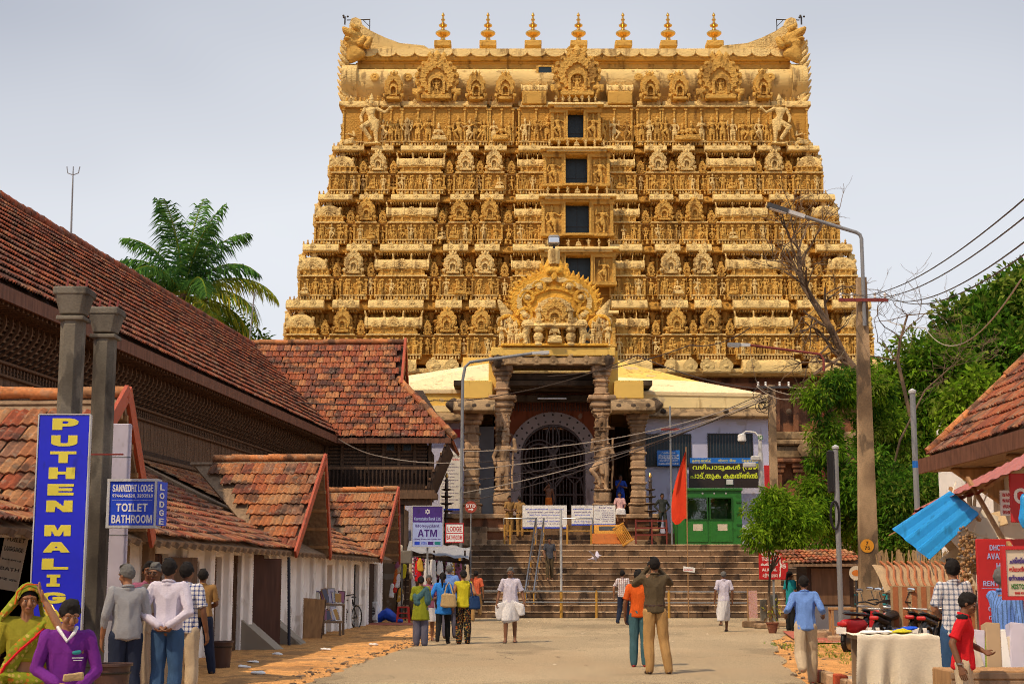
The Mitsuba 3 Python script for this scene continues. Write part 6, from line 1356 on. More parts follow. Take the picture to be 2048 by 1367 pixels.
k = thing('red_railing', 'low red iron railing around the right lamp tower', 'railing'); x0, x1 = xat(1270, 1060, 59.9), xat(1334, 1060, 59.9)
for z in (.35, .62, .90): obj('bar', bx(x0, x1, 59.85, 59.9, TZ + z, TZ + z + .05), 'paint', 'rust_red', k)
for x in (x0, x1 - .05, (x0 + x1) / 2): obj('post', bx(x, x + .055, 59.82, 59.84 + .04, TZ, TZ + .98), 'paint', 'rust_red', k)
k = thing('barricade', 'orange and yellow police barricade lying on the terrace edge', 'barricade'); x0, x1 = xat(1184, 1070, 59.9), xat(1252, 1070, 59.9)
obj('orange_panel', moved(cbox(0, x1 - x0, 0, .06, 0, .42, .03), mat4((x0, 59.9, TZ + .02), rotx(-.15))), 'paint', 'orange', k)
obj('yellow_panel', moved(cbox(.1, x1 - x0 - .1, 0, .05, .42, .82, .03), mat4((x0, 59.93, TZ + .02), rotx(-.35))), 'paint', 'barrier_yellow', k); obj('dark_patch', moved(cbox(.28, x1 - x0 - .35, -.01, .03, .56, .76, .02), mat4((x0, 59.93, TZ + .02), rotx(-.35))), 'paint', 'dark_grey', k)
k = thing('barricade', 'slatted yellow barricade leaning at the end of the orange one', 'barricade')
M = mat4((xat(1256, 1086, 59.7), 59.7, TZ + .02), roty(-.55))
for i in range(7): obj('slat', moved(cbox(-.20 + i * .07, -.16 + i * .07, 0, .04, 0, .82, .008), M), 'paint', 'barrier_yellow', k)
for z in (.02, .76): obj('frame_rail', moved(cbox(-.22, .30, -.02, .05, z, z + .06, .01), M), 'paint', 'barrier_yellow', k)
# green booth
BY = 60.2
k = thing('green_booth', 'green metal booth with sliding glass windows on the terrace', 'booth'); x0, x1 = xat(1354, 1030, BY), xat(1484, 1030, BY); H = zat(978, BY) - TZ; w = x1 - x0
fx = xat(1468, 1030, BY)
bd = obj('body', MB().box(x0, x1, BY + .03, BY + 1.8, TZ, TZ + H * .44).box(x0, x1, BY + .03, BY + 1.8, TZ + H * .86, TZ + H - .05).box(x0, x0 + w * .12, BY + .03, BY + 1.8, TZ + H * .44, TZ + H * .86).box(x1 - w * .14, x1, BY + .03, BY + 1.8, TZ + H * .44, TZ + H * .86).box(x0, x1, BY + 1.7, BY + 1.8, TZ, TZ + H - .06).m(), 'paint', 'booth_green', k)
obj('roof', cbox(x0 - .05, x1 + .05, BY - .06, BY + 1.9, TZ + H - .05, TZ + H + .05, .02), 'paint', 'booth_green', k)
for i, a in enumerate((.12, .50)):
    a, b = x0 + w * a, x0 + w * (a + .36)
    d = obj('door', cbox(a + .02, b - .02, BY - .01, BY + .03, TZ + .10, TZ + H * .42, .01), 'paint', 'booth_green', k)
    obj('paper_notice', bx(a + .32, a + .70, BY - .016, BY - .012, TZ + H * .25, TZ + H * .37), 'paint', 'canvas', d)
    f = obj('window', MB().box(a, a + .05, BY - .02, BY + .03, TZ + H * .44, TZ + H * .86).box(b - .05, b, BY - .02, BY + .03, TZ + H * .44, TZ + H * .86).box(a, b, BY - .02, BY + .03, TZ + H * .44, TZ + H * .46).box(a, b, BY - .02, BY + .03, TZ + H * .84, TZ + H * .86).m(), 'paint', 'booth_dark', k)
    obj('pane', bx(a + .05, b - .05, BY + .004, BY + .010, TZ + H * .46, TZ + H * .84), 'glass_dark', 'grey', f)
for i in range(5): obj('corner_rib', cbox(x1 - .22, x1 + .01, BY - .012, BY + .04, TZ + .3 + i * .45, TZ + .38 + i * .45, .01), 'paint', 'booth_dark', bd)
for i in range(3): obj('vent', moved(lathe([(.001, 0), (.035, 0), (.035, .02), (.001, .02)], 10), mat4((x0 + w * (.40 + .18 * i), BY + .03, TZ + H * .93), rotx(math.pi / 2))), 'paint', 'light_grey', bd)
# flag and masts
k = thing('flag', 'orange red pennant flag hanging on a thin pole in front of the booth', 'flag'); FY = 55.6
xf = xat(1375, 1100, FY)
v, f = [], []
z1, n = zat(903, FY), 18
for i in range(n + 1):
    t = i / n; zz = z1 - t * (z1 - zat(1036, FY)); wd = .02 + (.46 * math.sin(math.pi * min(t * .62, 1)) + .10 * t) * (1 if t < .95 else .8)
    for q in range(6): s_ = q / 5; v.append((xf - wd * s_, FY + .12 * math.sin(11 * s_ + 5 * t) * s_, zz - s_ * .25 * t + .04 * math.sin(7 * s_)))
for i in range(n):
    for q in range(5): b = i * 6 + q; f += [(b, b + 1, b + 7), (b, b + 7, b + 6)]
obj('cloth', (np.array(v), np.array(f)), 'cloth', 'flag_red', k, True)
obj('pole', tube([(xf, FY, 0), (xat(1372, 900, FY), FY, zat(893, FY))], .022, 8), 'paint', 'light_wood', k, 50)
obj('plaque', moved(cbox(-.22, .22, -.03, 0, 0, .18, .01), mat4((xf + .03, FY - .03, zat(1143, FY)), roty(.12))), 'paint', 'sign_white', k)
lettering('GENERAL', xf - .16, xf + .19, zat(1143, FY) + .045, zat(1143, FY) + .11, FY - .062, k, 'sign_red')
k = thing('mast', 'thin grey mast with a short rusty crossbar left of the booth', 'mast'); Y = 60.0; x = xat(1342, 950, Y)
obj('tube', tube([(x, Y, TZ), (x, Y, zat(812, Y))], .04, 8), 'paint', 'grey', k, 50); obj('crossbar', bx(xat(1322, 858, Y), xat(1360, 858, Y), Y - .05, Y, zat(860, Y), zat(856, Y)), 'paint', 'rust_red', k)
k = thing('camera_pole', 'white pole with a drooping dome security camera right of the booth', 'camera pole'); Y = 58.5; x = xat(1522, 950, Y)
obj('tube', tube([(x, Y, TZ * .9), (x, Y, zat(868, Y))], .075, 12), 'paint', 'light_grey', k, 50); obj('lower_tube', tube([(x, Y, 0), (x, Y, zat(905, Y))], .10, 12), 'paint', 'light_grey', k, 50)
obj('arm', tube([(x, Y, zat(876, Y)), (xat(1510, 864, Y), Y, zat(864, Y)), (xat(1492, 862, Y), Y, zat(862, Y)), (xat(1484, 868, Y), Y, zat(868, Y))], .03, 8), 'paint', 'white', k, 50)
d = obj('camera_housing', lathe([(.05, .30), (.15, .26), (.17, .05), (.15, 0)], 16, (xat(1484, 885, Y), Y, zat(882, Y))), 'paint', 'sign_white', k, 40); obj('dome', cap((xat(1484, 885, Y), Y, zat(882, Y)), .13, B=BALL12), 'paint', 'dark_grey', d, 60)
obj('number_plate', bx(x - .08, x + .08, Y - .11, Y - .09, zat(879, Y), zat(871, Y)), 'paint', 'booth_green', k); lettering('36', x - .06, x + .06, zat(878, Y), zat(872, Y), Y - .112, k, 'sign_white')
for py in (917, 930): obj('flood_lamp', cbox(xat(1500 + (py - 917) * -1.2, py, Y), xat(1518 + (py - 917) * -.6, py, Y), Y - .35, Y - .12, zat(py + 5, Y), zat(py - 5, Y), .04), 'paint', 'light_grey', k)
k = thing('work_light', 'square flood light standing on the booth roof', 'floodlight'); x = xat(1459, 965, BY + .5); z = zat(965, BY + .5)
obj('housing', cbox(x - .18, x + .18, BY + .45, BY + .62, z - .12, z + .16, .03), 'paint', 'black', k); obj('lens', cbox(x - .14, x + .14, BY + .43, BY + .46, z - .08, z + .13, .01), 'paint', 'light_grey', k)
for s in (-1, 1): obj('leg', bx(x + s * .16 - .02, x + s * .16 + .02, BY + .48, BY + .56, TZ + H + .03, z - .1), 'paint', 'black', k)
# signs on the wing wall
board('blue_sign', 'small bright blue sign with white lines hanging at the left barred window', 'sign', 1314, 1360, 900, 931, 63.6, 'bank_blue', [('വഴിപാട', .2, .8, .10, .20, 'sign_white', 'ml'), ('ശീപദനാഭസ്വാമി', .06, .94, .26, .38, 'sign_white', 'ml'), ('സമയകമം', .06, .94, .43, .55, 'sign_white', 'ml'), ('രാവിലെ മുതൽ', .12, .9, .60, .72, 'sign_white', 'ml'), ('വൈകിട്ട് വരെ', .06, .94, .78, .90, 'sign_white', 'ml')], post=False)
board('bank_banner', 'long blue bank banner with yellow lettering above the black board', 'banner', 1380, 1520, 915, 925.5, 63.3, 'bank_blue', [('കനറാ ബാങ്ക്', .03, .30, .2, .8, 'sign_yellow', 'ml'), ('केनरा बैंक', .40, .66, .2, .8, 'sign_yellow', 'hi'), ('Canara Bank', .74, .97, .25, .75, 'sign_yellow')], post=False)
board('menu_board', 'black board with two lines of yellow green Malayalam lettering above the booth', 'board', 1378, 1524, 926, 975, 63.3, 'black_board', [('വഴിപാടുകൾ (വഴി', .05, .96, .03, .31, 'lime', 'ml'), ('പാട്,തുക കമത്തിൽ', .02, .94, .36, .68, 'lime', 'ml')], post=False)
board('temple_notice', 'tall white temple notice with fine print left of the porch', 'notice board', 880, 921, 902, 1020, 63.7, 'sign_white', [('ശീ പദനാഭ', .2, .95, .05, .10, 'black', 'ml'), ('SWAMY TEMPLE', .15, .95, .12, .16, 'sign_red')] + [('Pooja offerings and rates', .08, .70 + .2 * (i % 2), .20 + .055 * i, .23 + .055 * i, 'purple') for i in range(13)] + [('#', .0, 1, .97, 1.0, 'sign_blue')], post=False)
# power pole of the cable tangle
k = thing('power_pole', 'brown power pole with a tangle of cables beside the stone base', 'power pole'); Y = 57.5; x = xat(1546, 900, Y)
obj('shaft', taper((x, Y, 0), (x, Y, zat(770, Y)), .30, .26, .26, .22), 'stone', 'pole_concrete', k)
obj('crossarm', bx(xat(1512, 775, Y), xat(1580, 775, Y), Y - .2, Y - .12, zat(777, Y), zat(773, Y)), 'paint', 'dark_grey', k)
for px in (1515, 1530, 1558, 1576): obj('insulator', lathe([(.03, 0), (.05, .05), (.03, .1), (.05, .14), (.02, .18)], 8, (xat(px, 772, Y), Y - .16, zat(773, Y))), 'paint', 'white', k, 40)
tg = MB(); rr = random.Random(3)
for i in range(16):
    c = np.array([x - .35 + rr.uniform(-.2, .3), Y - .18, zat(800, Y) + rr.uniform(-.3, .3)]); r_ = rr.uniform(.10, .32); a0 = rr.uniform(0, 6)
    tg.add(tube([c + [r_ * math.cos(a0 + t) * rr.uniform(.9, 1.1), rr.uniform(-.05, .05), r_ * math.sin(a0 + t)] for t in np.linspace(0, rr.uniform(3, 6), 14)], .014, 4))
obj('cable_tangle', tg.m(), 'paint', 'cable', k, kind='stuff')
B0_ = np.array([x - .3, Y - .2, zat(795, Y)])
names = ('highest', 'second highest', 'third', 'fourth', 'fifth', 'lowest')
for i, (py, dz) in enumerate(((902, .55), (925, .6), (940, .45), (962, .5), (985, .4), (1005, .35))):
    cable([B0_ + [rr.uniform(-.2, .2), 0, rr.uniform(-.35, .2)], (xl_ + .05, 53.4, zat(py, 53.5))], .017, f'{names[i]} of the dark cables strung across the porch to the left lamp post', dz, 'cable' if i % 2 else 'cable_pale')
cable([B0_ + [0, 0, .3], at(1275, 710, 60.5), at(1000, 790, 61.5), at(870, 800, 58), at(505, 792, 50), at(480, 840, 47), at(440, 905, 45)], .022, 'old dark cable looping from the porch corner across the annex roof to the palace wall', (.25, .2, .1, .25, .05, .1))
cable([at(1500, 655, 55), at(1380, 690, 57), B0_ + [-8.5, 3, 1.2]], .02, 'dark cable rising right across the lowest tier of the tower', .25)
cable([at(678, 878, 50), at(760, 912, 52), at(905, 925, 53)], .016, 'thin pale cable in front of the dark balcony', .08, 'cable_pale')
for i, (a, b) in enumerate((((1513, 772), (1640, 770)), ((1530, 770), (1672, 748)), ((1576, 772), (1690, 700)))):
    cable([at(*a, 57.3), at(*b, 50)], .014, f'pale wire from the brown power pole to the neem tree, {("lower", "middle", "upper")[i]} one', .5, 'cable_pale')
cable([at(1500, 695, 53), at(1512, 760, 55), at(1540, 782, 57)], .010, 'thin pale wire hanging from the rusty street lamp', .15, 'cable_pale')
# ================================================================== people
def soft(m, ln=.03, it=6, wrinkle=0.0, seed=0, vert=2.2):
    """A joined body of hulls, refined and smoothed into one continuous surface; cloth also gets folds."""
    m = m.refine_to_length(ln).to_mesh(); t = trimesh.Trimesh(m.vert_properties[:, :3], m.tri_verts, process=True)
    if it: trimesh.smoothing.filter_taubin(t, iterations=it)
    if wrinkle:
        v = np.array(t.vertices); n = np.array(t.vertex_normals)
        w = meshkit.fbm(v * np.array([11, 11, 11 / vert]) + seed * 7.3, 3, seed) - .5 + .5 * (np.abs(meshkit.noise(v * np.array([16, 16, 5.]) + seed, seed + 3) - .5) - .25)
        t.vertices = v + n * (w * 2 * wrinkle)[:, None]
    return np.array(t.vertices), np.array(t.faces)
def vec(*a): return np.array(a, float)
def hand(w, d, s, curl=.5, fwd=(0, -1, 0)):
    d = d / (np.linalg.norm(d) + 1e-9); a = np.asarray(fwd, float) - d * (np.asarray(fwd, float) @ d)
    if np.linalg.norm(a) < .3: a = vec(0, 0, 1) - d * d[2]
    a /= np.linalg.norm(a); n = np.cross(d, a) * s
    k = w + d * .085; ms = [hull((w, .024), (w + d * .03 + a * .018, .017), (k + a * .030, .012), (k - a * .030, .012), B=BALL6)]
    for i, L in enumerate((.078, .086, .080, .062)):
        r = k + a * (.030 - .020 * i); b = d * math.cos(curl * .6) + n * math.sin(curl * .6); c = d * math.cos(curl * 1.7) + n * math.sin(curl * 1.7)
        m = r + b * L * .52; ms += [hull((r, .0095), (m, .0088), B=BALL6), hull((m, .0088), (m + c * L * .48, .0072), B=BALL6)]
    t0 = w + d * .022 + a * .022; t1 = t0 + a * .028 + d * .030 + n * .012; ms += [hull((t0, .012), (t1, .010), B=BALL6), hull((t1, .010), (t1 + d * .030 + n * .012, .008), B=BALL6)]
    return ms
ARM = {'hang': ((.245, .03, 1.14), (.255, -.05, .89)), 'hip': ((.33, .06, 1.17), (.19, -.03, 1.00)), 'back': ((.27, .10, 1.14), (.05, .16, .99)), 'up': ((.25, -.20, 1.36), (.08, -.22, 1.58)), 'bent': ((.27, .10, 1.18), (.30, -.16, 1.12)), 'fold': ((.25, -.05, 1.16), (.03, -.19, 1.20)),
       'front': ((.23, -.02, 1.15), (.07, -.22, 1.08)), 'swingf': ((.24, -.08, 1.16), (.24, -.24, .99)), 'swingb': ((.25, .14, 1.17), (.26, .10, .92)), 'out': ((.27, .02, 1.14), (.33, -.10, .93)), 'knee': ((.24, -.10, 1.14), (.14, -.30, .98)), 'head': ((.30, -.16, 1.36), (.12, -.10, 1.60)), 'reach': ((.25, -.20, 1.30), (.22, -.44, 1.32)), 'chin': ((.20, -.16, 1.16), (.02, -.15, 1.44))}
LEG = {'stand': ((.095, -.02, .50), (.10, .02, .09)), 'apart': ((.13, -.02, .50), (.19, .02, .09)), 'fwd': ((.10, -.16, .52), (.10, -.20, .09)), 'behind': ((.09, .02, .50), (.10, .26, .14)), 'lift': ((.10, -.20, .56), (.10, .06, .26)), 'sit': ((.12, -.42, .92), (.13, -.40, .50)), 'step': ((.10, -.26, .62), (.10, -.24, .30)), 'cross': ((.03, -.04, .50), (.00, -.02, .09)), 'run': ((.10, .06, .50), (.08, .30, .30))}
def person(label, px, Y, H, yaw, z=0.0, arms=('hang', 'hang'), legs=('stand', 'stand'), skin='skin', hair='hair', hairstyle='short', top=None, bottom=None, feet='sandal', head=(0, 0), lean=0.0, build=1.0, seed=1, group=None, face=True, moustache=False, curl=.5, X=None, cat='person', ln=.032):
    k = thing('person', label, cat, group); sc = H / 1.70
    xw = X if X is not None else xat(px, 1160, Y)
    M = mat4((xw, Y, z), rotz(math.radians(yaw)), sc)
    Lr = rotx(lean)
    def tl(p, zp=.95): p = np.asarray(p, float); return Lr @ (p - [0, 0, zp]) + [0, 0, zp]
    J = {}
    for s, an, lg in ((-1, arms[0], legs[0]), (1, arms[1], legs[1])):
        e, w = ARM[an] if isinstance(an, str) else an; kn, ak = LEG[lg] if isinstance(lg, str) else lg
        J[s] = dict(sh=tl((.165 * s, 0, 1.415)), el=tl((e[0] * s, e[1], e[2])), wr=tl((w[0] * s, w[1], w[2])), hp=vec(.085 * s, 0, .90), kn=vec(kn[0] * s, kn[1], kn[2]), ak=vec(ak[0] * s, ak[1], ak[2]))
    b = build
    # ---- body
    ms = [hull(((0, 0, .95), (.150 * b, .10 * b, .09)), (tl((0, 0, 1.10)), (.132 * b, .092 * b, .06))), hull((tl((0, -.005 * b, 1.09)), (.132 * b, .094 * b, .06)), (tl((0, 0, 1.29)), (.155, .102, .10))),
          hull((tl((0, 0, 1.28)), (.155, .102, .09)), (tl((-.14, .005, 1.405)), .056), (tl((.14, .005, 1.405)), .056)), hull((tl((0, .01, 1.42)), .062), (tl((0, -.005, 1.53)), .050))]
    for s in (-1, 1):
        j = J[s]
        ms += [hull((j['hp'], .088 * b), (j['kn'], .058)), hull((j['kn'], .056), (j['kn'] * .62 + j['ak'] * .38 + vec(0, .018, 0), .054), B=BALL6), hull((j['kn'] * .62 + j['ak'] * .38 + vec(0, .018, 0), .053), (j['ak'], .036)),
               hull((j['sh'], .054), (j['el'], .040)), hull((j['el'], .040), (j['wr'] * .65 + j['el'] * .35, .036), (j['wr'], .026)),
               hull((j['ak'] + vec(0, .03, -.045), .032), (j['ak'] + vec(.012 * s, -.14, -.062), (.040, .045, .022)), (j['ak'], .034))]
    # ---- head: skull, jaw, chin, nose, ears, brow
    Rh = rotz(head[0]) @ rotx(head[1]); hc = tl((0, 0, 1.50))
    hp = lambda p: hc + Lr @ Rh @ (np.asarray(p, float) - [0, 0, 1.50])
    hm = [cap((0, .012, 1.622), (.077, .094, .100), B=BALL12), hull(((0, -.015, 1.56), (.062, .066, .05)), ((0, -.066, 1.517), (.026, .024, .02))), hull(((0, -.085, 1.615), .012), ((0, -.106, 1.578), .016), ((.012, -.094, 1.574), .012), ((-.012, -.094, 1.574), .012), B=BALL6), hull(((-.045, -.072, 1.634), .015), ((.045, -.072, 1.634), .015), B=BALL6), hull(((-.018, -.080, 1.546), .011), ((.018, -.080, 1.546), .011), B=BALL6)]
    for s in (-1, 1): hm += [cap((.078 * s, .012, 1.595), (.011, .022, .032), B=BALL6), cap((.042 * s, -.062, 1.578), (.026, .024, .03), B=BALL6)]
    H4 = np.eye(4); H4[:3, :3] = Lr @ Rh; H4[:3, 3] = hc - Lr @ Rh @ vec(0, 0, 1.50)
    ms.append(join(hm).transform(H4[:3]))
    v, f = soft(join(ms), ln, 5)
    try:
        body = Manifold(Mesh(np.asarray(v, np.float32), np.asarray(f, np.uint32))); hs = []
        for s in (-1, 1): hs += hand(J[s]['wr'], J[s]['wr'] - J[s]['el'], s, curl)
        bm = join([body] + hs)
        if bm.num_tri() > 500: v, f = tri(bm)
    except Exception: pass
    P = lambda m: moved(m, M)
    obj('body', P((v, f)), 'skin', skin, k, 60)
    if face:
        for s in (-1, 1):
            e = obj('eye', P(moved(cap((.031 * s, -.0725, 1.609), (.012, .0065, .0052), B=BALL6), H4)), 'skin', 'eye_white', k, True); obj('pupil', P(moved(cap((.031 * s, -.0765, 1.609), (.0055, .004, .0052), B=BALL6), H4)), 'paint', 'eye', e, True)
            obj('eyebrow', P(moved(hull(((.016 * s, -.085, 1.634), .0045), ((.050 * s, -.072, 1.637), .004), B=BALL6), H4)), 'cloth', hair, k, True)
        obj('lips', P(moved(hull(((-.022, -.086, 1.547), .005), ((0, -.094, 1.548), .008), ((.022, -.086, 1.547), .005), B=BALL6), H4)), 'skin', 'lip', k, True)
        if moustache: obj('moustache', P(moved(hull(((-.036, -.090, 1.556), .008), ((0, -.106, 1.565), .010), ((.036, -.090, 1.556), .008), B=BALL6), H4)), 'cloth', hair, k, True)
    # ---- hair
    hr = cap((0, .016, 1.628), (.087, .103, .107), B=BALL12)
    n = vec(0, .62, .78); n /= np.linalg.norm(n); hr = hr.trim_by_plane(n.tolist(), float(n @ vec(0, -.085, 1.668)) - .018 * (hairstyle == 'low'))
    if hairstyle == 'bald': hr = (hr - cap((0, -.05, 1.70), (.095, .12, .085), B=BALL12))
    if hairstyle in ('short', 'low'): hr = join([hr, hull(((0, -.060, 1.694), (.046, .016, .016)), ((.01, 0, 1.722), (.055, .06, .016)))] + [cap((.080 * s, .005, 1.632), (.012, .03, .028), B=BALL6) for s in (-1, 1)])
    if hairstyle == 'bun': hr = join([hr, cap((0, .118, 1.585), (.05, .042, .048))])
    if hairstyle == 'plait': hr = join([hr, hull(((0, .105, 1.58), .040), ((0, .135, 1.42), .028)), hull(((0, .135, 1.42), .028), ((0, .125, 1.18), .016))])
    if hairstyle == 'pony': hr = join([hr, hull(((0, .12, 1.62), .034), ((0, .165, 1.50), .030)), hull(((0, .165, 1.50), .03), ((0, .15, 1.36), .012))])
    vh, fh = soft(hr, .022, 2); vh = vh + (vh - [0, .016, 1.62]) * (.16 * (meshkit.noise(vh * 62, seed) - .5) + .07 * (meshkit.noise(vh * 24, seed) - .5))[:, None]
    obj('hair', P(moved((vh, fh), H4)), 'cloth', hair, k, 60)
    # ---- clothes
    if top:
        kind, col = top[0], top[1]; o = dict(sleeve='short', hem=.84, mat='cloth', v=.5, flare=0.0); o.update(top[2] if len(top) > 2 else {})
        hem, fl = o['hem'], o['flare']
        ts = [hull((tl((0, 0, 1.10)), (.150 * b, .112 * b, .07)), (tl((0, 0, 1.29)), (.170, .118, .10))), hull((tl((0, 0, 1.28)), (.170, .118, .09)), (tl((-.145, .005, 1.405)), .068), (tl((.145, .005, 1.405)), .068)), hull((tl((0, .012, 1.44)), (.078, .070, .03)), (tl((0, .012, 1.475)), (.064, .062, .014)))]
        ts.append(hull((tl((0, 0, 1.12)), (.152 * b, .112 * b, .08)), ((0, 0, hem + .03), ((.180 + fl) * b, (.138 + fl * .6) * b, .03))))
        if hem < .75: ts.append(hull(*[((J[s]['kn'][0], J[s]['kn'][1] * .7, max(hem + .03, .53)), (.105 + fl * .5, .10, .03)) for s in (-1, 1)], ((0, 0, .95), (.165 * b, .12 * b, .05))))
        for s in (-1, 1):
            j = J[s]; sl = o['sleeve']
            if sl == 'none': ts.append(cap(j['sh'], .066)); continue
            t = .72 if sl == 'short' else 1.0; e = j['sh'] + (j['el'] - j['sh']) * t
            ts.append(hull((j['sh'], .070), (e, .060 if sl == 'short' else .054)))
            if sl != 'short': q = j['el'] + (j['wr'] - j['el']) * (.95 if sl == 'long' else .45); ts.append(hull((j['el'], .054), (q, .046 if sl == 'long' else .050)))
        m = join(ts).trim_by_plane((0, 0, 1.0), hem)
        c = obj(kind, P(soft(m, .024, 3, .017, seed)), o['mat'], col, k, 60, v=o['v'])
        if kind == 'shirt':
            obj('collar', P(tube([tl((.062 * math.cos(a), .012 + .058 * math.sin(a), 1.474 + .012 * math.sin(a))) for a in np.linspace(-1.3, math.pi + 1.3, 18)], .015, 6)), o['mat'], col, c, 50, v=o['v'])
            for s in (-1, 1):
                if o['sleeve'] == 'short': q = J[s]['sh'] + (J[s]['el'] - J[s]['sh']) * .72; d = (J[s]['el'] - J[s]['sh']) / np.linalg.norm(J[s]['el'] - J[s]['sh']); obj('cuff', P(tube([q - d * .01, q + d * .022], .066, 12, False)), o['mat'], col, c, 50, v=o['v'])
    if bottom:
        kind, col = bottom[0], bottom[1]; o = dict(mat='cloth', v=.5, hem=.07); o.update(bottom[2] if len(bottom) > 2 else {})
        if kind == 'trousers':
            ts = [hull(((0, 0, .95), (.162 * b, .118 * b, .07)), ((0, 0, 1.01), (.152 * b, .110 * b, .03)))]; w = o.get('wide', 1.0)
            for s in (-1, 1):
                j = J[s]; t = o.get('len', 1.0); lo = j['kn'] + (j['ak'] + vec(0, .01, -.03) - j['kn']) * t
                ts += [hull((j['hp'] + vec(0, 0, .02), .104 * b), (j['kn'], .084 * w)), hull((j['kn'], .084 * w), (j['kn'] * .55 + lo * .45 + vec(0, .018, 0), .080 * w), (lo, .066 * w), (lo + vec(0, -.012, 0), .064 * w))]
            c = obj('trousers', P(soft(join(ts), .028, 3, .014, seed + 5)), o['mat'], col, k, 60, v=o['v'])
            if o.get('belt'): obj('belt', P(lathe([(.158 * b, .985), (.164 * b, .99), (.164 * b, 1.02), (.158 * b, 1.025)], 24, sy=.72)), 'paint', o['belt'], c, 50)
        else:                                             # a wrapped cloth: dhoti, skirt or saree skirt
            ks = [J[s]['kn'] for s in (-1, 1)]; ak = [J[s]['ak'] for s in (-1, 1)]; hm_ = o['hem']; w = o.get('wide', 1.0)
            pts = [((0, 0, 1.01), (.156 * b, .112 * b, .02)), ((0, 0, .88), (.172 * b, .125 * b, .05))] + [(q, .085) for q in ks if q[2] > hm_]
            t_ = lambda q, a: q + (a - q) * np.clip((q[2] - hm_) / max(.05, q[2] - a[2]), 0, 1)
            pts += [((t_(q, a)[0], t_(q, a)[1], hm_ + .02), (.105 * w, .10 * w, .02)) for q, a in zip(ks, ak)]
            vv, ff = soft(hull(*pts, B=BALL12).refine_to_length(.05), .03, 4, 0)
            a = np.arctan2(vv[:, 1], vv[:, 0]); fall = np.clip((1.0 - vv[:, 2]) * 1.6, 0, 1); r = 1 + fall * (.055 * np.sin(a * 9 + vv[:, 2] * 3 + seed) + .05 * (meshkit.noise(vv * [9, 9, 2.5], seed) - .5))
            vv[:, 0] *= r; vv[:, 1] *= r
            obj(kind, P((vv, ff)), o['mat'], col, k, 60, v=o['v'])
    if feet:
        for s in (-1, 1):
            j = J[s]; a = j['ak']; sh = hull((a + vec(0, .035, -.062), (.036, .038, .022)), (a + vec(.014 * s, -.150, -.070), (.046, .05, .016)))
            if feet == 'shoe': sh = join([sh, hull((a + vec(0, .03, -.035), .042), (a + vec(.01 * s, -.13, -.055), (.044, .05, .03)))])
            else: sh = join([sh, hull((a + vec(-.04 * s, -.06, -.05), .009), (a + vec(0, -.09, -.022), .012), (a + vec(.055 * s, -.06, -.05), .009), B=BALL6)])
            obj(feet if feet in ('shoe', 'sandal') else 'sandal', P(soft(sh, .03, 2)), 'paint', 'sandal' if feet in ('sandal', 'shoe') else feet, k, 60)
    return k, M, J, tl, H4
def strap_bag(k, M, c, size, col, strap, seed=3):
    """A slouching cloth bag (child of the person's outfit is wrong: it is carried) as its own thing beside the carrier."""
    ms = hull(((c[0], c[1], c[2] - size[2] * .42), (size[0] * .5, size[1] * .5, size[2] * .10)), ((c[0], c[1], c[2] + size[2] * .35), (size[0] * .42, size[1] * .30, size[2] * .10)))
    obj('body', moved(soft(ms, .03, 4, .012, seed), M), 'cloth', col, k, 60)
    obj('strap', moved(tube(strap, .016, 6), M), 'cloth', col, k, 50)
W16 = 'men standing together beside the left shops'
# --- the two nearest, at the lower left
YW_ = 10.4
k, M, J, tl, H4 = person('woman in green and orange patterned saree shading her head with its end', 58, YW_, 1.375, 12, arms=('hang', ((.34, -.20, 1.28), (.15, -.13, 1.60))), skin='skin', hair='hair', hairstyle='bun', top=('blouse', 'blouse', dict(hem=1.10, sleeve='short')), bottom=('saree_skirt', 'shawl', dict(hem=.05, wide=1.15, mat='print')), head=(.25, .06), seed=31, ln=.024, curl=.35)
obj('bindi', moved(moved(cap((0, -.090, 1.655), .006, B=BALL6), H4), M), 'paint', 'vermilion', k, True)
for q in range(3): obj('bangle', moved(tube([J[1]['wr'] + (J[1]['el'] - J[1]['wr']) * (.16 + .05 * q) + .036 * np.array([math.cos(a), math.sin(a) * .6, math.sin(a) * .8]) for a in np.linspace(0, 6.28, 16)], .006, 5), M), 'brass', 'gold', k, 50)
dr_ = [hull(((.15, -.01, 1.42), (.06, .08, .03)), ((-.04, -.13, 1.20), (.07, .03, .06))), hull(((-.04, -.13, 1.20), (.08, .03, .06)), ((-.16, -.08, .98), (.05, .06, .08))), hull(((.17, .05, 1.42), (.05, .05, .04)), ((.16, .13, 1.05), (.08, .03, .12))), hull(((-.15, -.08, 1.0), (.05, .08, .06)), ((.1, -.10, .94), (.08, .06, .06)))]
obj('saree_drape', moved(soft(join(dr_), .022, 4, .014, 8), M), 'print', 'shawl', k, 60)
ve = (cap((0, .02, 1.635), (.112, .128, .124), B=BALL12) - cap((0, -.03, 1.60), (.092, .16, .105), B=BALL12)) 
ve = join([ve.trim_by_plane((0, 0, 1.0), 1.57), hull(((-.10, .03, 1.60), (.015, .07, .06)), ((-.21, .03, 1.47), (.012, .07, .05)), B=BALL8), hull(((.10, .04, 1.62), (.015, .07, .06)), ((.135, .05, 1.46), (.014, .08, .05)), B=BALL8), hull(((.135, .05, 1.46), (.014, .08, .05)), ((.22, .05, 1.28), (.05, .05, .07)), B=BALL8)])
obj('saree_veil', moved(moved(soft(ve, .018, 3, .008, 9), H4), M), 'print', 'shawl', k, 60)
obj('saree_border', moved(tube([tl(p) for p in ((.19, -.04, 1.43), (.08, -.135, 1.30), (-.03, -.17, 1.20), (-.14, -.16, 1.08), (-.20, -.10, .96))], .012, 6), M), 'cloth', 'red_cloth', k, 50)
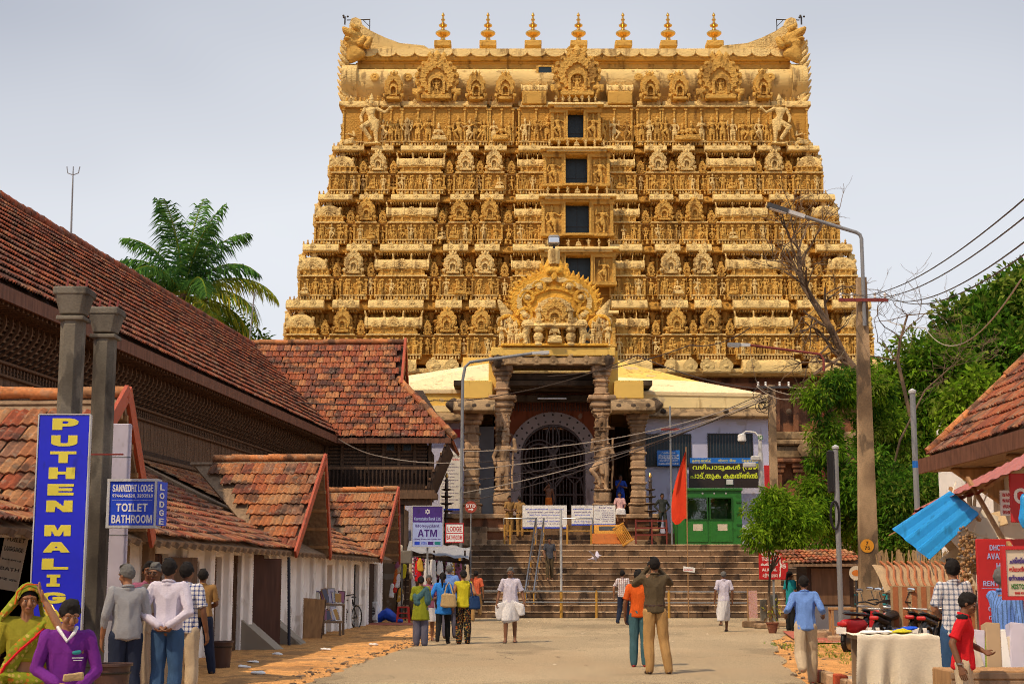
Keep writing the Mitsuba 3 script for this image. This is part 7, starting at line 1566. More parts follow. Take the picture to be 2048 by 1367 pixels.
obj('veil_border', moved(moved(tube([(.10, -.09, 1.60), (.112, -.05, 1.67), (.06, -.06, 1.742), (-.03, -.06, 1.745), (-.10, -.06, 1.68), (-.115, -.07, 1.58)], .007, 6), H4), M), 'cloth', 'orange_cloth', k, 50)
YB_ = 9.7
k, M, J, tl, H4 = person('boy in purple v-neck pullover looking down at a paper packet', 140, YB_, 1.30, 22, arms=(((.24, .00, 1.15), (.07, -.22, 1.04)), ((.25, -.04, 1.14), (.05, -.24, .98))), skin='skin', hairstyle='low', top=('pullover', 'purple_cloth', dict(hem=.84, sleeve='long')), bottom=('trousers', 'dark_grey'), head=(.15, .40), seed=32, ln=.024)
obj('collar', moved(tube([tl(p) for p in ((-.075, .05, 1.49), (-.07, -.05, 1.47), (-.015, -.125, 1.385), (.045, -.085, 1.45), (.075, .03, 1.49))], .016, 6), M), 'cloth', 'w_white', k, 50)
obj('logo', moved(hull(((.05, -.135, 1.29), (.022, .008, .016)), ((.09, -.128, 1.295), (.014, .008, .016)), B=BALL6), M), 'paint', 'teal', k, 50); obj('logo_text', moved(MB().box(.03, .12, -.142, -.130, 1.245, 1.252).box(.04, .11, -.143, -.131, 1.225, 1.232).m(), M), 'paint', 'light_grey', k)
pkt = thing('paper_packet', 'crumpled brown paper packet in the hands of the boy in purple', 'packet')
obj('paper', moved(soft(join([hull(((-.04, -.28, 1.08), .018), ((.10, -.28, 1.13), .016), ((.10, -.27, 1.09), .02), ((-.04, -.29, 1.12), .014)), hull(((.02, -.27, .93), .014), ((.12, -.27, 1.0), .015), ((.10, -.26, .97), .02))]), .015, 1, .010, 4), M), 'cloth', 'cardboard', pkt, 30)
# --- men by the left shops
person('grey haired man in grey shirt and navy trousers behind the concrete pillars', 256, 16.0, 1.57, 205, arms=('front', 'hang'), hair='hair_grey', top=('shirt', 'w_grey', dict(sleeve='three', hem=.86)), bottom=('trousers', 'navy_cloth'), head=(.5, .25), seed=33, group=W16, build=1.1)
k, M, J, tl, H4 = person('man with glasses in cream shirt facing the road beside the white-shirted man', 312, 17.6, 1.60, -25, arms=('hang', 'front'), skin='skin_dark', hair='hair_grey', top=('shirt', 'beige_cloth', dict(hem=.84)), bottom=('dhoti', 'beige_cloth', dict(hem=.10)), head=(.2, .15), seed=34, group=W16)
for s in (-1, 1): obj('glasses', moved(moved(tube([(.033 * s + .022 * math.cos(a), -.100, 1.612 + .018 * math.sin(a)) for a in np.linspace(0, 6.28, 14)], .003, 5), H4), M), 'paint', 'black', k, 50)
person('man in mauve shirt half hidden between the grey and white shirts', 298, 18.4, 1.62, 10, top=('shirt', 'mauve', {}), bottom=('trousers', 'dark_grey'), skin='skin_dark', seed=35, group=W16)
person('man in white long sleeved shirt and blue jeans, hands clasped behind his back', 338, 16.2, 1.63, 178, arms=('back', 'back'), skin='skin_dark', hairstyle='low', top=('shirt', 'w_lav', dict(sleeve='long', hem=.92)), bottom=('trousers', 'jeans'), seed=36, group=W16, curl=.8, feet='shoe')
person('man in blue checked shirt and beige trousers with a hand on his hip', 374, 17.3, 1.60, 165, arms=('hang', 'hip'), skin='skin_dark', top=('shirt', 'w_white', dict(mat='check', v=.19, hem=.86)), bottom=('trousers', 'beige_cloth'), seed=37, group=W16, feet='shoe')
person('man in khaki shirt and dark trousers standing with legs apart at the shop door', 406, 23.2, 1.56, 188, arms=('front', 'front'), legs=('apart', 'apart'), skin='skin_dark', top=('shirt', 'khaki', dict(hem=.92)), bottom=('trousers', 'navy_cloth'), seed=38, group=W16, feet='shoe')
# --- shoppers at the bangle stall
G6 = 'people walking beside the bangle stall'
k, M, J, tl, H4 = person('woman wrapped in an olive and teal shawl over slate trousers', 842, 33.0, 1.47, 184, arms=('front', 'front'), hairstyle='bun', top=('tunic', 'shawl', dict(hem=.62, sleeve='three', flare=.03)), bottom=('trousers', 'slate', dict(wide=1.25)), seed=39, group=G6, build=1.12)
obj('shawl', moved(soft(join([hull(((-.13, .03, 1.42), (.07, .10, .05)), ((-.17, .07, 1.10), (.09, .10, .12))), hull(((-.13, .06, 1.40), (.08, .08, .05)), ((.10, .09, 1.14), (.10, .06, .10))), hull(((.14, .0, 1.25), (.08, .12, .08)), ((.08, .08, 1.05), (.10, .08, .08)))]), .03, 4, .016, 5), M), 'cloth', 'shawl_blue', k, 60)
person('man in pale shirt and folded white dhoti facing the camera beside the shawled woman', 858, 35.5, 1.50, 10, arms=('hang', 'front'), skin='skin_dark', top=('shirt', 'mauve', {}), bottom=('dhoti', 'w_white', dict(hem=.50)), seed=40, group=G6, hair='hair_grey')
k, M, J, tl, H4 = person('woman in bright blue top and black leggings carrying a tan shoulder bag', 886, 34.0, 1.55, 176, legs=('fwd', 'behind'), arms=('hang', 'bent'), skin='skin_light', hairstyle='pony', top=('tunic', 'royal', dict(hem=.70, sleeve='long', flare=.02)), bottom=('trousers', 'black', dict(wide=.85)), seed=41, group=G6)
bg = thing('shoulder_bag', 'tan canvas shoulder bag on the back of the woman in blue', 'bag'); strap_bag(bg, M, (-.16, .20, 1.06), (.42, .16, .36), 'bag_tan', [(-.28, .17, 1.15), (-.20, .10, 1.42), (-.15, .0, 1.49), (-.10, .14, 1.40), (-.05, .19, 1.15)])
person('balding man in denim blue shirt walking just ahead of the woman in blue', 899, 37.0, 1.74, 172, hairstyle='bald', hair='hair_grey', legs=('fwd', 'stand'), top=('shirt', 'w_blue', {}), bottom=('trousers', 'slate'), seed=42, group=G6, build=1.1, feet='shoe')
k, M, J, tl, H4 = person('woman in yellow sleeveless top and flowered trousers with hair tied up', 927, 34.0, 1.60, 182, skin='skin_light', hairstyle='bun', arms=('bent', 'hang'), top=('tunic', 'bright_yellow', dict(hem=.84, sleeve='none')), bottom=('trousers', 'black', dict(mat='print', wide=1.1)), seed=43, group=G6)
bg = thing('shoulder_bag', 'dark blue shoulder bag at the side of the woman in yellow', 'bag'); strap_bag(bg, M, (-.26, .06, .98), (.30, .14, .34), 'bag_blue', [(-.30, .06, 1.12), (-.20, .04, 1.38), (-.13, .0, 1.48), (-.17, .08, 1.40), (-.22, .10, 1.1)])
person('man in salmon shirt and khaki trousers near the foot of the lamp post', 952, 51.5, 1.66, 172, legs=('step', 'stand'), arms=('hang', 'front'), top=('shirt', 'salmon', dict(hem=.90)), bottom=('trousers', 'tan_cloth'), seed=44, group=G6)
# --- people on the open road
k, M, J, tl, H4 = person('grey haired man in lilac shirt walking with his folded white dhoti held out', 1021, 34.6, 1.66, -4, arms=(((.27, .02, 1.14), (.31, -.10, .90)), ((.28, .02, 1.14), (.33, -.08, .93))), legs=('fwd', 'stand'), skin='skin_dark', hair='hair_grey', top=('shirt', 'w_lav', dict(hem=.86)), bottom=('dhoti', 'w_white', dict(hem=.50, wide=1.0)), moustache=True, seed=45, build=1.12, curl=1.3)
for s in (-1, 1): obj('dhoti_end', moved(soft(hull(((.31 * s, -.13, .86), .03), ((.12 * s, -.12, .90), (.05, .03, .05)), ((.33 * s, -.10, .66), (.02, .05, .02)), ((.26 * s, -.14, .54 + .1 * (s > 0)), (.05, .03, .02))), .025, 2, .018, 6), M), 'cloth', 'w_white', k, 60)
zz = 6 * TZ / NST
person('man in dark shirt and khaki trousers walking down the stone steps', 1099, SY0 + 5.5 * TREAD, 1.58, 6, z=zz, legs=('fwd', 'stand'), arms=('swingf', 'hang'), skin='skin_dark', top=('shirt', 'steel_shirt', {}), bottom=('trousers', 'olive'), seed=46)
person('man in red and cream checked shirt and navy trousers below the steps', 1245, 47.6, 1.66, 160, legs=('fwd', 'behind'), arms=('hang', 'swingb'), top=('shirt', 'w_white', dict(mat='check', v=.06, hem=.86)), bottom=('trousers', 'navy_cloth'), seed=47)
person('boy in orange shirt and teal jeans mostly hidden by the man in olive', 1277, 25.3, 1.56, 172, arms=('hang', 'hang'), skin='skin_dark', top=('shirt', 'orange_cloth', dict(hem=.86)), bottom=('trousers', 'shawl_blue'), feet='red', seed=48)
k, M, J, tl, H4 = person('man in olive brown shirt and tan trousers raising a camera to his face', 1309, 23.4, 1.74, 184, arms=(((.27, -.16, 1.33), (.07, -.20, 1.58)), ((.28, -.16, 1.32), (.06, -.22, 1.57))), legs=('apart', 'stand'), skin='skin', hairstyle='low', top=('shirt', 'olive', dict(sleeve='long', hem=.88)), bottom=('trousers', 'tan_cloth', dict(belt='sandal')), seed=49, curl=1.1, ln=.026)
cm = thing('handheld_camera', 'small dark camera held up by the man in olive', 'camera'); obj('body', moved(cbox(-.07, .07, -.26, -.20, 1.56, 1.66, .015), M), 'paint', 'black', cm); obj('lens', moved(moved(lathe([(.03, 0), (.032, .05), (.028, .06)], 12), mat4((0, -.26, 1.61), rotx(math.pi / 2))), M), 'paint', 'dark_grey', cm, 40)
person('bald man in white shirt and white dhoti walking towards the steps', 1447, 41.6, 1.62, 184, hairstyle='bald', hair='hair_grey', skin='skin_dark', legs=('fwd', 'lift'), top=('shirt', 'w_lav', dict(hem=.84)), bottom=('dhoti', 'w_white', dict(hem=.30)), seed=50)
person('man in sky blue shirt and rolled beige trousers hurrying along the road edge', 1608, 21.2, 1.46, 172, legs=('fwd', 'run'), arms=('bent', 'bent'), skin='skin_dark', hairstyle='low', top=('shirt', 'w_blue', dict(sleeve='three', hem=.84)), bottom=('trousers', 'beige_cloth', dict(wide=1.15)), feet='red', lean=.10, head=(.1, .15), seed=51)
person('woman in teal top with plaited hair standing beside the red toilet sign', 1580, 42.5, 1.62, 120, hairstyle='plait', skin='skin_dark', top=('tunic', 'teal_cloth', dict(hem=.72)), bottom=('trousers', 'black'), seed=52)
person('man in blue and yellow checked shirt standing before the red rental board', 1906, 16.6, 1.63, 190, arms=('front', 'front'), hairstyle='low', skin='skin', top=('shirt', 'w_white', dict(mat='check', v=.31, hem=.84)), bottom=('trousers', 'jeans'), seed=53, head=(-.2, .1))
k, M, J, tl, H4 = person('boy in red shirt with black shoulders and beige trousers looking down', 1918, 13.4, 1.31, 68, arms=(((.25, .10, 1.15), (.27, .00, .90)), 'front'), skin='skin_dark', hairstyle='low', top=('shirt', 'red_cloth', dict(hem=.84)), bottom=('trousers', 'beige_cloth'), head=(.1, .30), seed=54, lean=.08, ln=.026)
for s in (-1, 1): obj('shoulder_panel', moved(hull((tl((.10 * s, .02, 1.455)), (.05, .07, .018)), (tl((.185 * s, 0, 1.44)), (.05, .06, .045))), M), 'cloth', 'black', k, 50)
obj('watch', moved(tube([J[-1]['wr'] + .032 * np.array([math.cos(a), math.sin(a), .1]) + [0, 0, .03] for a in np.linspace(0, 6.28, 14)], .012, 6), M), 'steel', 'grey', k, 50)
person('man in blue grey striped shirt and dark trousers at the right edge', 2006, 14.9, 1.53, 120, arms=('hang', 'reach'), skin='skin', top=('shirt', 'w_blue', dict(mat='check', v=.44, sleeve='long', hem=.84)), bottom=('trousers', 'dark_grey'), seed=55, hair='hair_grey')
# --- guards and others at the porch
fz2 = TZ + (FZ - TZ) * 3 / 6
person('police officer in khaki standing left at the gate, hands together', 1019, 61.55, 1.64, 25, z=fz2 - .3, arms=('front', 'front'), top=('shirt', 'khaki_police', dict(hem=.96)), bottom=('trousers', 'khaki_police', dict(belt='sandal')), feet='shoe', seed=56, group='police officers at the gate', skin='skin_dark')
person('police officer in khaki leaning beside the notice board, one arm bent', 1040, 61.45, 1.62, 205, z=fz2 - .3, arms=('hip', 'front'), top=('shirt', 'khaki_police', dict(hem=.96)), bottom=('trousers', 'khaki_police', dict(belt='sandal')), feet='shoe', seed=57, group='police officers at the gate', lean=.06)
k, M, J, tl, H4 = person('bare chested man with an orange waistcloth at the gate behind the notices', 1098, 64.2, 1.50, 5, z=FZ - .10, arms=('up', 'hang'), skin='skin_dark', bottom=('dhoti', 'orange_loin', dict(hem=.12)), seed=58)
person('man in bright blue shirt standing in the dark opening right of the gate', 1243, 63.4, 1.70, 8, z=FZ, arms=('chin', 'fold'), skin='skin_dark', top=('shirt', 'bright_blue', {}), bottom=('trousers', 'bright_blue'), seed=59)
person('man in pink shirt and white dhoti sitting on the plinth edge', 1241, 61.95, 1.60, 2, z=FZ - .88 * 1.60 / 1.70 + .10, arms=('knee', 'knee'), legs=('sit', 'sit'), skin='skin_dark', top=('shirt', 'pink', dict(hem=.88)), bottom=('dhoti', 'w_white', dict(hem=.72)), seed=60)
pf = obj('guard_block', cbox(xat(1302, 1080, 62), xat(1350, 1080, 62), 61.2, 63.2, TZ - .02, zat(1066, 61.6), .02), 'stone', 'step_stone', PORCH)
person('soldier in dark camouflage standing guard beside the lamp tower', 1327, 62.0, 1.62, 10, z=zat(1066, 61.6), arms=('hip', 'hip'), legs=('apart', 'apart'), skin='skin_dark', top=('shirt', 'camo', dict(sleeve='long', hem=.88)), bottom=('trousers', 'camo'), feet='shoe', seed=61)
# ================================================================== left street side: pillars, signs, stall, odds and ends
def LX(px, Y, py=1100): return xat(px, py, Y)
for i, (px, Y, pt, lab) in enumerate(((131, 16.9, 578, 'nearer of two weathered concrete pillars, behind the tall blue board'), (212, 18.3, 618, 'weathered concrete pillar behind the blue toilet sign'))):
    k = thing('concrete_pillar', lab, 'pillar'); x = LX(px - 5 - 14 * i, Y); z = zat(pt, Y); w = .128
    obj('shaft', cbox(x - w, x + w, Y - w, Y + w, 0, z - .30, .07), 'stone', 'old_concrete', k)
    obj('flute', cbox(x - w * .55, x + w * .55, Y - w - .012, Y - w + .02, .4, z - .42, .01), 'stone', 'old_concrete', k)
    obj('capital', join([hull(((x - w + .03, Y, z - .30), (.05, .14, .02)), ((x + w - .03, Y, z - .30), (.05, .14, .02)), ((x - w - .02, Y, z - .10), (.05, .19, .02)), ((x + w + .02, Y, z - .10), (.05, .19, .02))), cbox(x - w - .07, x + w + .07, Y - w - .07, Y + w + .07, z - .10, z, .02), cbox(x - w - .03, x + w + .03, Y - w - .03, Y + w + .03, z - .38, z - .33, .01)]), 'stone', 'concrete', k, 30)
    for q in (-.10, .02, .12): obj('rusty_bar', bar((x + q, Y, z - .02), (x + q + .02, Y, z + .11), .022), 'paint', 'rust_red', k)
k = thing('tall_blue_board', 'tall blue signboard with yellow letters reading downwards on the nearer pillar', 'signboard'); Y = 16.4
x0, x1 = LX(66, Y), LX(168, Y); z0, z1 = zat(1300, Y), zat(829, Y); p = obj('panel', cbox(x0, x1, Y, Y + .05, z0, z1, .008), 'paint', 'blue', k)
obj('edge_frame', MB().box(x0 - .012, x0, Y - .01, Y + .06, z0, z1).box(x1, x1 + .012, Y - .01, Y + .06, z0, z1).box(x0, x1, Y - .01, Y + .06, z1, z1 + .012).m(), 'paint', 'light_grey', k)
for ch, a, b in zip('PUTHENMALIGA', (836, 870, 902, 934, 967, 1000, 1049, 1083, 1116, 1148, 1183, 1218), (859, 892, 925, 957, 990, 1023, 1071, 1104, 1138, 1172, 1206, 1242)):
    d = (a - 836) * -.028; lettering(ch, LX(93 + d + (12 if ch == 'I' else 0), Y), LX(146 + d - (14 if ch == 'I' else 0), Y), zat(b, Y), zat(a, Y), Y - .003, p, 'sign_yellow', weight='Black')
def box_sign(name, label, cat, px0, px1, py0, py1, Y, depth, col, lines):
    k, x0, x1, z0, z1 = board(name, label, cat, px0, px1, py0, py1, Y, col, lines, post=False, frame='light_grey', t=depth); return k, x0, x1, z0, z1
k, x0, x1, z0, z1 = box_sign('lodge_box_sign', 'blue lodge, toilet and bathroom box sign with white letters on the second pillar', 'sign', 219, 309, 962, 1050, 17.7, .22, 'sign_blue', [('SANNIDHI LODGE', .06, .96, .07, .24, 'sign_white'), ('9744646328, 3203510', .06, .96, .29, .38, 'sign_white'), ('#', .05, .95, .43, .435, 'sign_white'), ('TOILET', .15, .85, .50, .69, 'sign_white'), ('BATHROOM', .06, .96, .76, .95, 'sign_white')])
obj('side_face', moved(bx(0, .26, -.004, 0, z0, z1), mat4((x1 + .032, 17.68, 0), rotz(1.35))), 'paint', 'sign_blue', k)
for i, ch in enumerate('LODGE'): lettering(ch, .05, .17, z1 - .10 - .10 * i, z1 - .03 - .10 * i, -.008, k, 'sign_white', M=mat4((x1 + .032, 17.68, 0), rotz(1.35)))
obj('strap_bar', bx(LX(165, 18), LX(240, 18), 17.95, 17.99, zat(910, 18), zat(907, 18)), 'paint', 'rust_red', k)
k = thing('light_box', 'tall pale sign box turned edge on beside the second pillar', 'sign box'); Y = 18.7
obj('panel', moved(cbox(.10, .33, 0, .10, zat(1240, Y), zat(846, Y), .01), mat4((LX(198, Y), Y, 0), rotz(.12))), 'paint', 'w_lav', k)
for py in (912, 1068): obj('seam', moved(bx(.095, .335, -.004, .1, zat(py + 2, Y), zat(py, Y)), mat4((LX(198, Y), Y, 0), rotz(.12))), 'paint', 'grey', k)
k = thing('hanging_card', 'yellowed hand lettered card hanging askew in the dark shop', 'sign'); M = mat4((LX(25, 19), 19, zat(1115, 19)), roty(.16))
obj('panel', moved(cbox(-.15, .15, 0, .012, -.40, .40, .004), M), 'paint', 'canvas', k)
for i, (tx, h) in enumerate((('TOILET', .06), ('LUGGAGE', .06), ('keeping', .03), ('BATH', .04), ('Rs', .03))): lettering(tx, -.12, .12, .20 - .12 * i, .20 - .12 * i + h, -.002, k, 'dark_grey', M=M)
k = thing('luggage_sign', 'red sign with cut off white letters behind the boy in purple', 'sign'); Y = 13.0
obj('panel', cbox(LX(76, Y), LX(118, Y), Y, Y + .03, zat(1318, Y), zat(1272, Y), .005), 'paint', 'sign_red', k); lettering('BUS', LX(68, Y), LX(104, Y), zat(1297, Y), zat(1277, Y), Y - .002, k, 'sign_white'); lettering('IRAVI', LX(80, Y), LX(116, Y), zat(1315, Y), zat(1303, Y), Y - .002, k, 'sign_yellow')
def tub(label, px, Y, r0, r1, h):
    k = thing('plastic_bin', label, 'bin'); x = LX(px, Y); obj('tub', lathe([(r0, 0), (r1, h), (r1 + .025, h + .005), (r1 + .025, h + .03), (r1 - .012, h + .03), (r0 * .92, .03)], 20, (x, Y, 0)), 'paint', 'bin', k, 40); obj('rim_band', lathe([(r1 + .004, h - .07), (r1 + .01, h - .06), (r1 + .01, h - .05)], 20, (x, Y, 0)), 'paint', 'black', k, 40)
tub('dark brown plastic bin at the foot of the concrete pillars', 234, 14.6, .13, .17, .62); tub('brown plastic bin beside the man in khaki', 450, 24.6, .13, .17, .42)
# stall of books, pictures and frames
rr = random.Random(9); by = 38.6
k = thing('leaning_board', 'tan wooden board leaning in front of the picture stall', 'board'); obj('panel', moved(cbox(-.32, .32, 0, .03, 0, .98, .006), mat4((LX(618, 36.5), 36.5, .01), rotx(-.22) @ roty(.08))), 'wood', 'light_wood', k)
obj('edge', moved(bx(.32, .345, -.002, .032, 0, .98), mat4((LX(618, 36.5), 36.5, .01), rotx(-.22) @ roty(.08))), 'wood', 'mid_wood', k)
for i in range(22):
    cx_, w, h = LX(622 + (i % 11) * 6, by), rr.uniform(.14, .22), rr.uniform(.26, .40); k = thing('framed_picture', f'{("white", "dark brown", "tan", "grey", "purple")[i % 5]} framed print leaning on the {("lower", "upper")[i // 11]} shelf of the picture stand', 'picture', 'prints and frames on the picture stand')
    M = mat4((cx_, by - .5 + .5 * (i // 11) + .02 * (i % 11), .40 + .42 * (i // 11)), rotz(rr.uniform(.1, .5)) @ rotx(-.3) @ roty(rr.uniform(-.3, .1)))
    obj('frame', moved(MB().box(-w / 2, w / 2, 0, .02, 0, h).m(), M), 'wood', ('sign_white', 'dark_wood', 'light_wood', 'grey', 'purple')[i % 5], k); obj('print', moved(bx(-w / 2 + .02, w / 2 - .02, -.003, 0, .02, h - .02), M), 'paint', ('tan', 'w_lav', 'mauve', 'canvas', 'slate')[(i * 2) % 5], k)
k = thing('picture_stand', 'rough wooden stand carrying the framed prints', 'stand'); obj('lower_shelf', bx(LX(606, by), LX(690, by), by - .65, by - .2, .34, .39), 'wood', 'old_wood', k); obj('upper_shelf', bx(LX(606, by), LX(690, by), by - .1, by + .2, .76, .80), 'wood', 'old_wood', k)
for px in (608, 648, 688): obj('leg', bx(LX(px, by) - .03, LX(px, by) + .03, by - .62, by - .56, 0, .35), 'wood', 'old_wood', k); obj('leg', bx(LX(px, by) - .03, LX(px, by) + .03, by + .1, by + .16, 0, .77), 'wood', 'old_wood', k)
def wheel(r, w=.025, sp=12):
    t = tube([(0, r * math.cos(a), r * math.sin(a)) for a in np.linspace(0, 2 * math.pi, 25)], w, 8, False); s = MB()
    for i in range(sp): a = i * 2 * math.pi / sp; s.add(bar((0, 0, 0), (0, r * math.cos(a), r * math.sin(a)), .006))
    return t, s.add(moved(lathe([(.03, -.04), (.03, .04)], 10), mat4((0, 0, 0), roty(math.pi / 2)))).m()
k = thing('bicycle', 'old black bicycle parked against the third shop', 'bicycle'); M = mat4((LX(700, 43.5), 43.5, .33), rotz(-.35))
t, s = wheel(.33, .02, 16)
for dy, n in ((-.5, 'front_wheel'), (.5, 'rear_wheel')): w_ = obj('wheel', moved(moved(t, mat4((0, dy, 0))), M), 'paint', 'black', k, 50); obj('spokes', moved(moved(s, mat4((0, dy, 0))), M), 'steel', 'grey', w_)
fr_ = MB()
for a, b in (((0, .5, 0), (0, .1, -.02)), ((0, .1, -.02), (0, .22, .52)), ((0, .22, .5), (0, -.32, .50)), ((0, .1, -.02), (0, -.34, .40)), ((0, .5, 0), (0, .22, .48)), ((0, -.5, 0), (0, -.32, .62)), ((0, -.32, .62), (-.25, -.22, .66)), ((0, -.32, .62), (.25, -.22, .66))): fr_.add(tube([a, b], .017, 6))
obj('frame', moved(fr_.m(), M), 'paint', 'black', k, 50); obj('saddle', moved(hull(((0, .28, .58), (.09, .08, .03)), ((0, .08, .58), (.03, .06, .02))), M), 'paint', 'dark_grey', k, 50); obj('carrier', moved(bx(-.08, .08, .35, .72, .34, .36), M), 'steel', 'grey', k)
k = thing('air_conditioner', 'white outdoor air conditioner unit by the money sign', 'air conditioner'); Y = 49.0; x0, x1, z0, z1 = LX(727, Y), LX(755, Y), zat(1240, Y), zat(1203, Y); obj('casing', cbox(x0, x1, Y, Y + .3, z0, z1, .02), 'paint', 'sign_white', k)
g = obj('fan_grille', moved(lathe([(.001, 0), (.20, 0), (.20, .02), (.001, .02)], 20), mat4((x0 + .21, Y, (z0 + z1) / 2), rotx(math.pi / 2))), 'paint', 'dark_grey', k)
for i in range(6): obj('grille_bar', bx(x0 + .02, x0 + .40, Y - .028, Y - .022, z0 + .08 + i * .085, z0 + .095 + i * .085), 'paint', 'light_grey', g)
k = thing('money_sign', 'white panel with the word moneyplant written upwards in blue, beside the third shop', 'sign'); Y = 49.6
for q, px in enumerate((733, 748)):
    x = LX(px, Y); obj('panel', cbox(x, x + .20, Y, Y + .03, zat(1205, Y), zat(1128, Y), .004), 'paint', 'sign_white', k); M = mat4((x + .14, Y - .002, zat(1202, Y)), roty(-math.pi / 2)); lettering('MoneyPlant', 0, 1.15, 0, .10, 0, k, 'purple', M=M)
k = thing('tarpaulin', 'crumpled blue tarpaulin heap on the ground at the third shop', 'tarpaulin'); q = LX(775, 49.5)
v, f = soft(join([hull(((q - .35, 49.6, .1), (.2, .2, .12)), ((q, 49.5, .34), (.2, .2, .1))), hull(((q, 49.5, .3), .2), ((q + .35, 49.4, .08), (.2, .2, .1)))]), .05, 2, .05, 7); obj('heap', (v, f), 'paint', 'tarp_blue', k, 40)
k = thing('plastic_chair', 'red plastic stool beside the bangle stall', 'stool'); Y = 49.2; x = LX(808, Y); obj('seat', cbox(x - .19, x + .19, Y - .18, Y + .18, .50, .54, .02), 'paint', 'chair_red', k)
for sx_ in (-1, 1):
    for sy in (-1, 1): obj('leg', taper((x + sx_ * .20, Y + sy * .18, 0), (x + sx_ * .16, Y + sy * .15, .51), .05, .06, .05, .06), 'paint', 'chair_red', k)
for z in (.16, .32): obj('cross_rail', bx(x - .18, x + .18, Y - .175, Y - .15, z, z + .035), 'paint', 'chair_red', k)
obj('red_mat', strip([(46.5, LX(716, 47), LX(828, 47)), (49.0, LX(718, 49), LX(832, 49))], .035), 'cloth', 'mat_red', None, kind='structure', label='red paving mat at the shop corner')
# stall hung with garlands and cloth
Y = 51.5; SX_ = LX(815, Y); SE_ = LX(938, Y)
k = thing('bangle_stall', 'stall frame under a cloth sheet hung with cloths, garlands and bags by the steps', 'stall')
for px in (812, 868, 930): obj('post', bar((LX(px, Y), Y, 0), (LX(px, Y), Y, zat(1100, Y)), .06), 'wood', 'dark_wood', k)
v = []; n = 14
for i in range(n):
    for j in range(5): v.append((SX_ + (SE_ - SX_) * i / (n - 1), Y - .3 + .35 * j, zat(1098 + 18 * i / n, Y) - .05 + .10 * j + .035 * math.sin(i * 1.7 + j)))
f = [t_ for i in range(n - 1) for j in range(4) for t_ in ((i * 5 + j, i * 5 + j + 1, i * 5 + j + 6), (i * 5 + j, i * 5 + j + 6, i * 5 + j + 5))]
obj('cloth_sheet', (np.array(v, float), np.array(f)), 'cloth', 'w_grey', k, True); obj('back_cloth', bx(SX_, SE_, Y + .9, Y + .95, .0, zat(1120, Y)), 'cloth', 'dark_wood', k)
obj('hanging_rail', tube([(SX_, Y - .1, zat(1112, Y)), (SE_, Y - .1, zat(1130, Y))], .025, 6), 'wood', 'dark_wood', k)
GC = ('canvas', 'gold_trim', 'sign_white', 'red_cloth', 'w_white', 'orange_cloth', 'bright_yellow', 'beige_cloth', 'mauve', 'olive')
CN = ('cream', 'golden', 'white', 'red', 'pale', 'orange', 'yellow', 'beige', 'mauve', 'olive')
for i in range(26):
    t = (i + .5) / 26; x = SX_ + (SE_ - SX_) * t; zt1 = zat(1113 + 17 * t, Y); L = rr.uniform(.35, 1.15); w = rr.uniform(.05, .13); cl = GC[rr.randrange(10)]; yy = Y - .12 - rr.uniform(0, .12)
    g = thing('hanging_cloth' if i % 3 else 'garland', '', 'cloth' if i % 3 else 'garland', 'goods hanging on the bangle stall'); labels[g]['label'] = f'{CN[GC.index(cl)]} {"cloth" if i % 3 else "garland"} hanging in the front row of the bangle stall'
    if i % 3: scene[g] = shape(soft(hull(((x, yy, zt1), (w * .5, .03, .03)), ((x, yy, zt1 - L * .4), (w, .05, .08)), ((x + .02, yy, zt1 - L), (w * 1.1, .05, .03))), .05, 2, .02, i), 'cloth', cl, 50)
    else: scene[g] = shape(join([cap((x + .08 * math.cos(q), yy, zt1 - .3 + .30 * math.sin(q)), .035, B=BALL6) for q in np.linspace(0, 6, 14)]), 'cloth', cl, 50)
for i in range(12):
    g = thing('hanging_cloth', f'{CN[i % 10]} cloth hanging on the side of the bangle stall, {"upper" if i > 5 else "lower"} half', 'cloth', 'goods at the side of the bangle stall'); x = LX(800, Y) - .1 + rr.uniform(-.15, .25); z = .5 + i * .16
    scene[g] = shape(soft(hull(((x, Y - .4, z), (.10, .05, .03)), ((x + .05, Y - .4, z + .42), (.09, .04, .05))), .06, 1, .02, i), 'print' if i % 2 else 'cloth', GC[i % 10], 50)
k = thing('meter_box', 'grey electric meter box hanging at the stall corner', 'meter box'); obj('box', cbox(LX(800, 50.2), LX(824, 50.2), 50.2, 50.4, zat(1126, 50.2), zat(1100, 50.2), .02), 'paint', 'concrete', k); obj('conduit', tube([(LX(804, 50.2), 50.3, 0), (LX(804, 50.2), 50.3, zat(1100, 50.2))], .03, 6), 'paint', 'dark_grey', k)
for i, (px, py) in enumerate(((505, 1328), (490, 1338), (517, 1351), (556, 1312), (652, 1302), (747, 1292), (600, 1285))):
    g = thing('litter_bag', 'crumpled pale plastic bag lying on the dirt verge', 'plastic bag', 'litter on the dirt verge'); q = onground(px, py); scene[g] = shape(soft(hull((q + [-.06, 0, .05], (.06, .05, .03)), (q + [.06, .02, .04], (.05, .06, .03))), .02, 1, .03, i), 'paint', 'sign_white', 40)
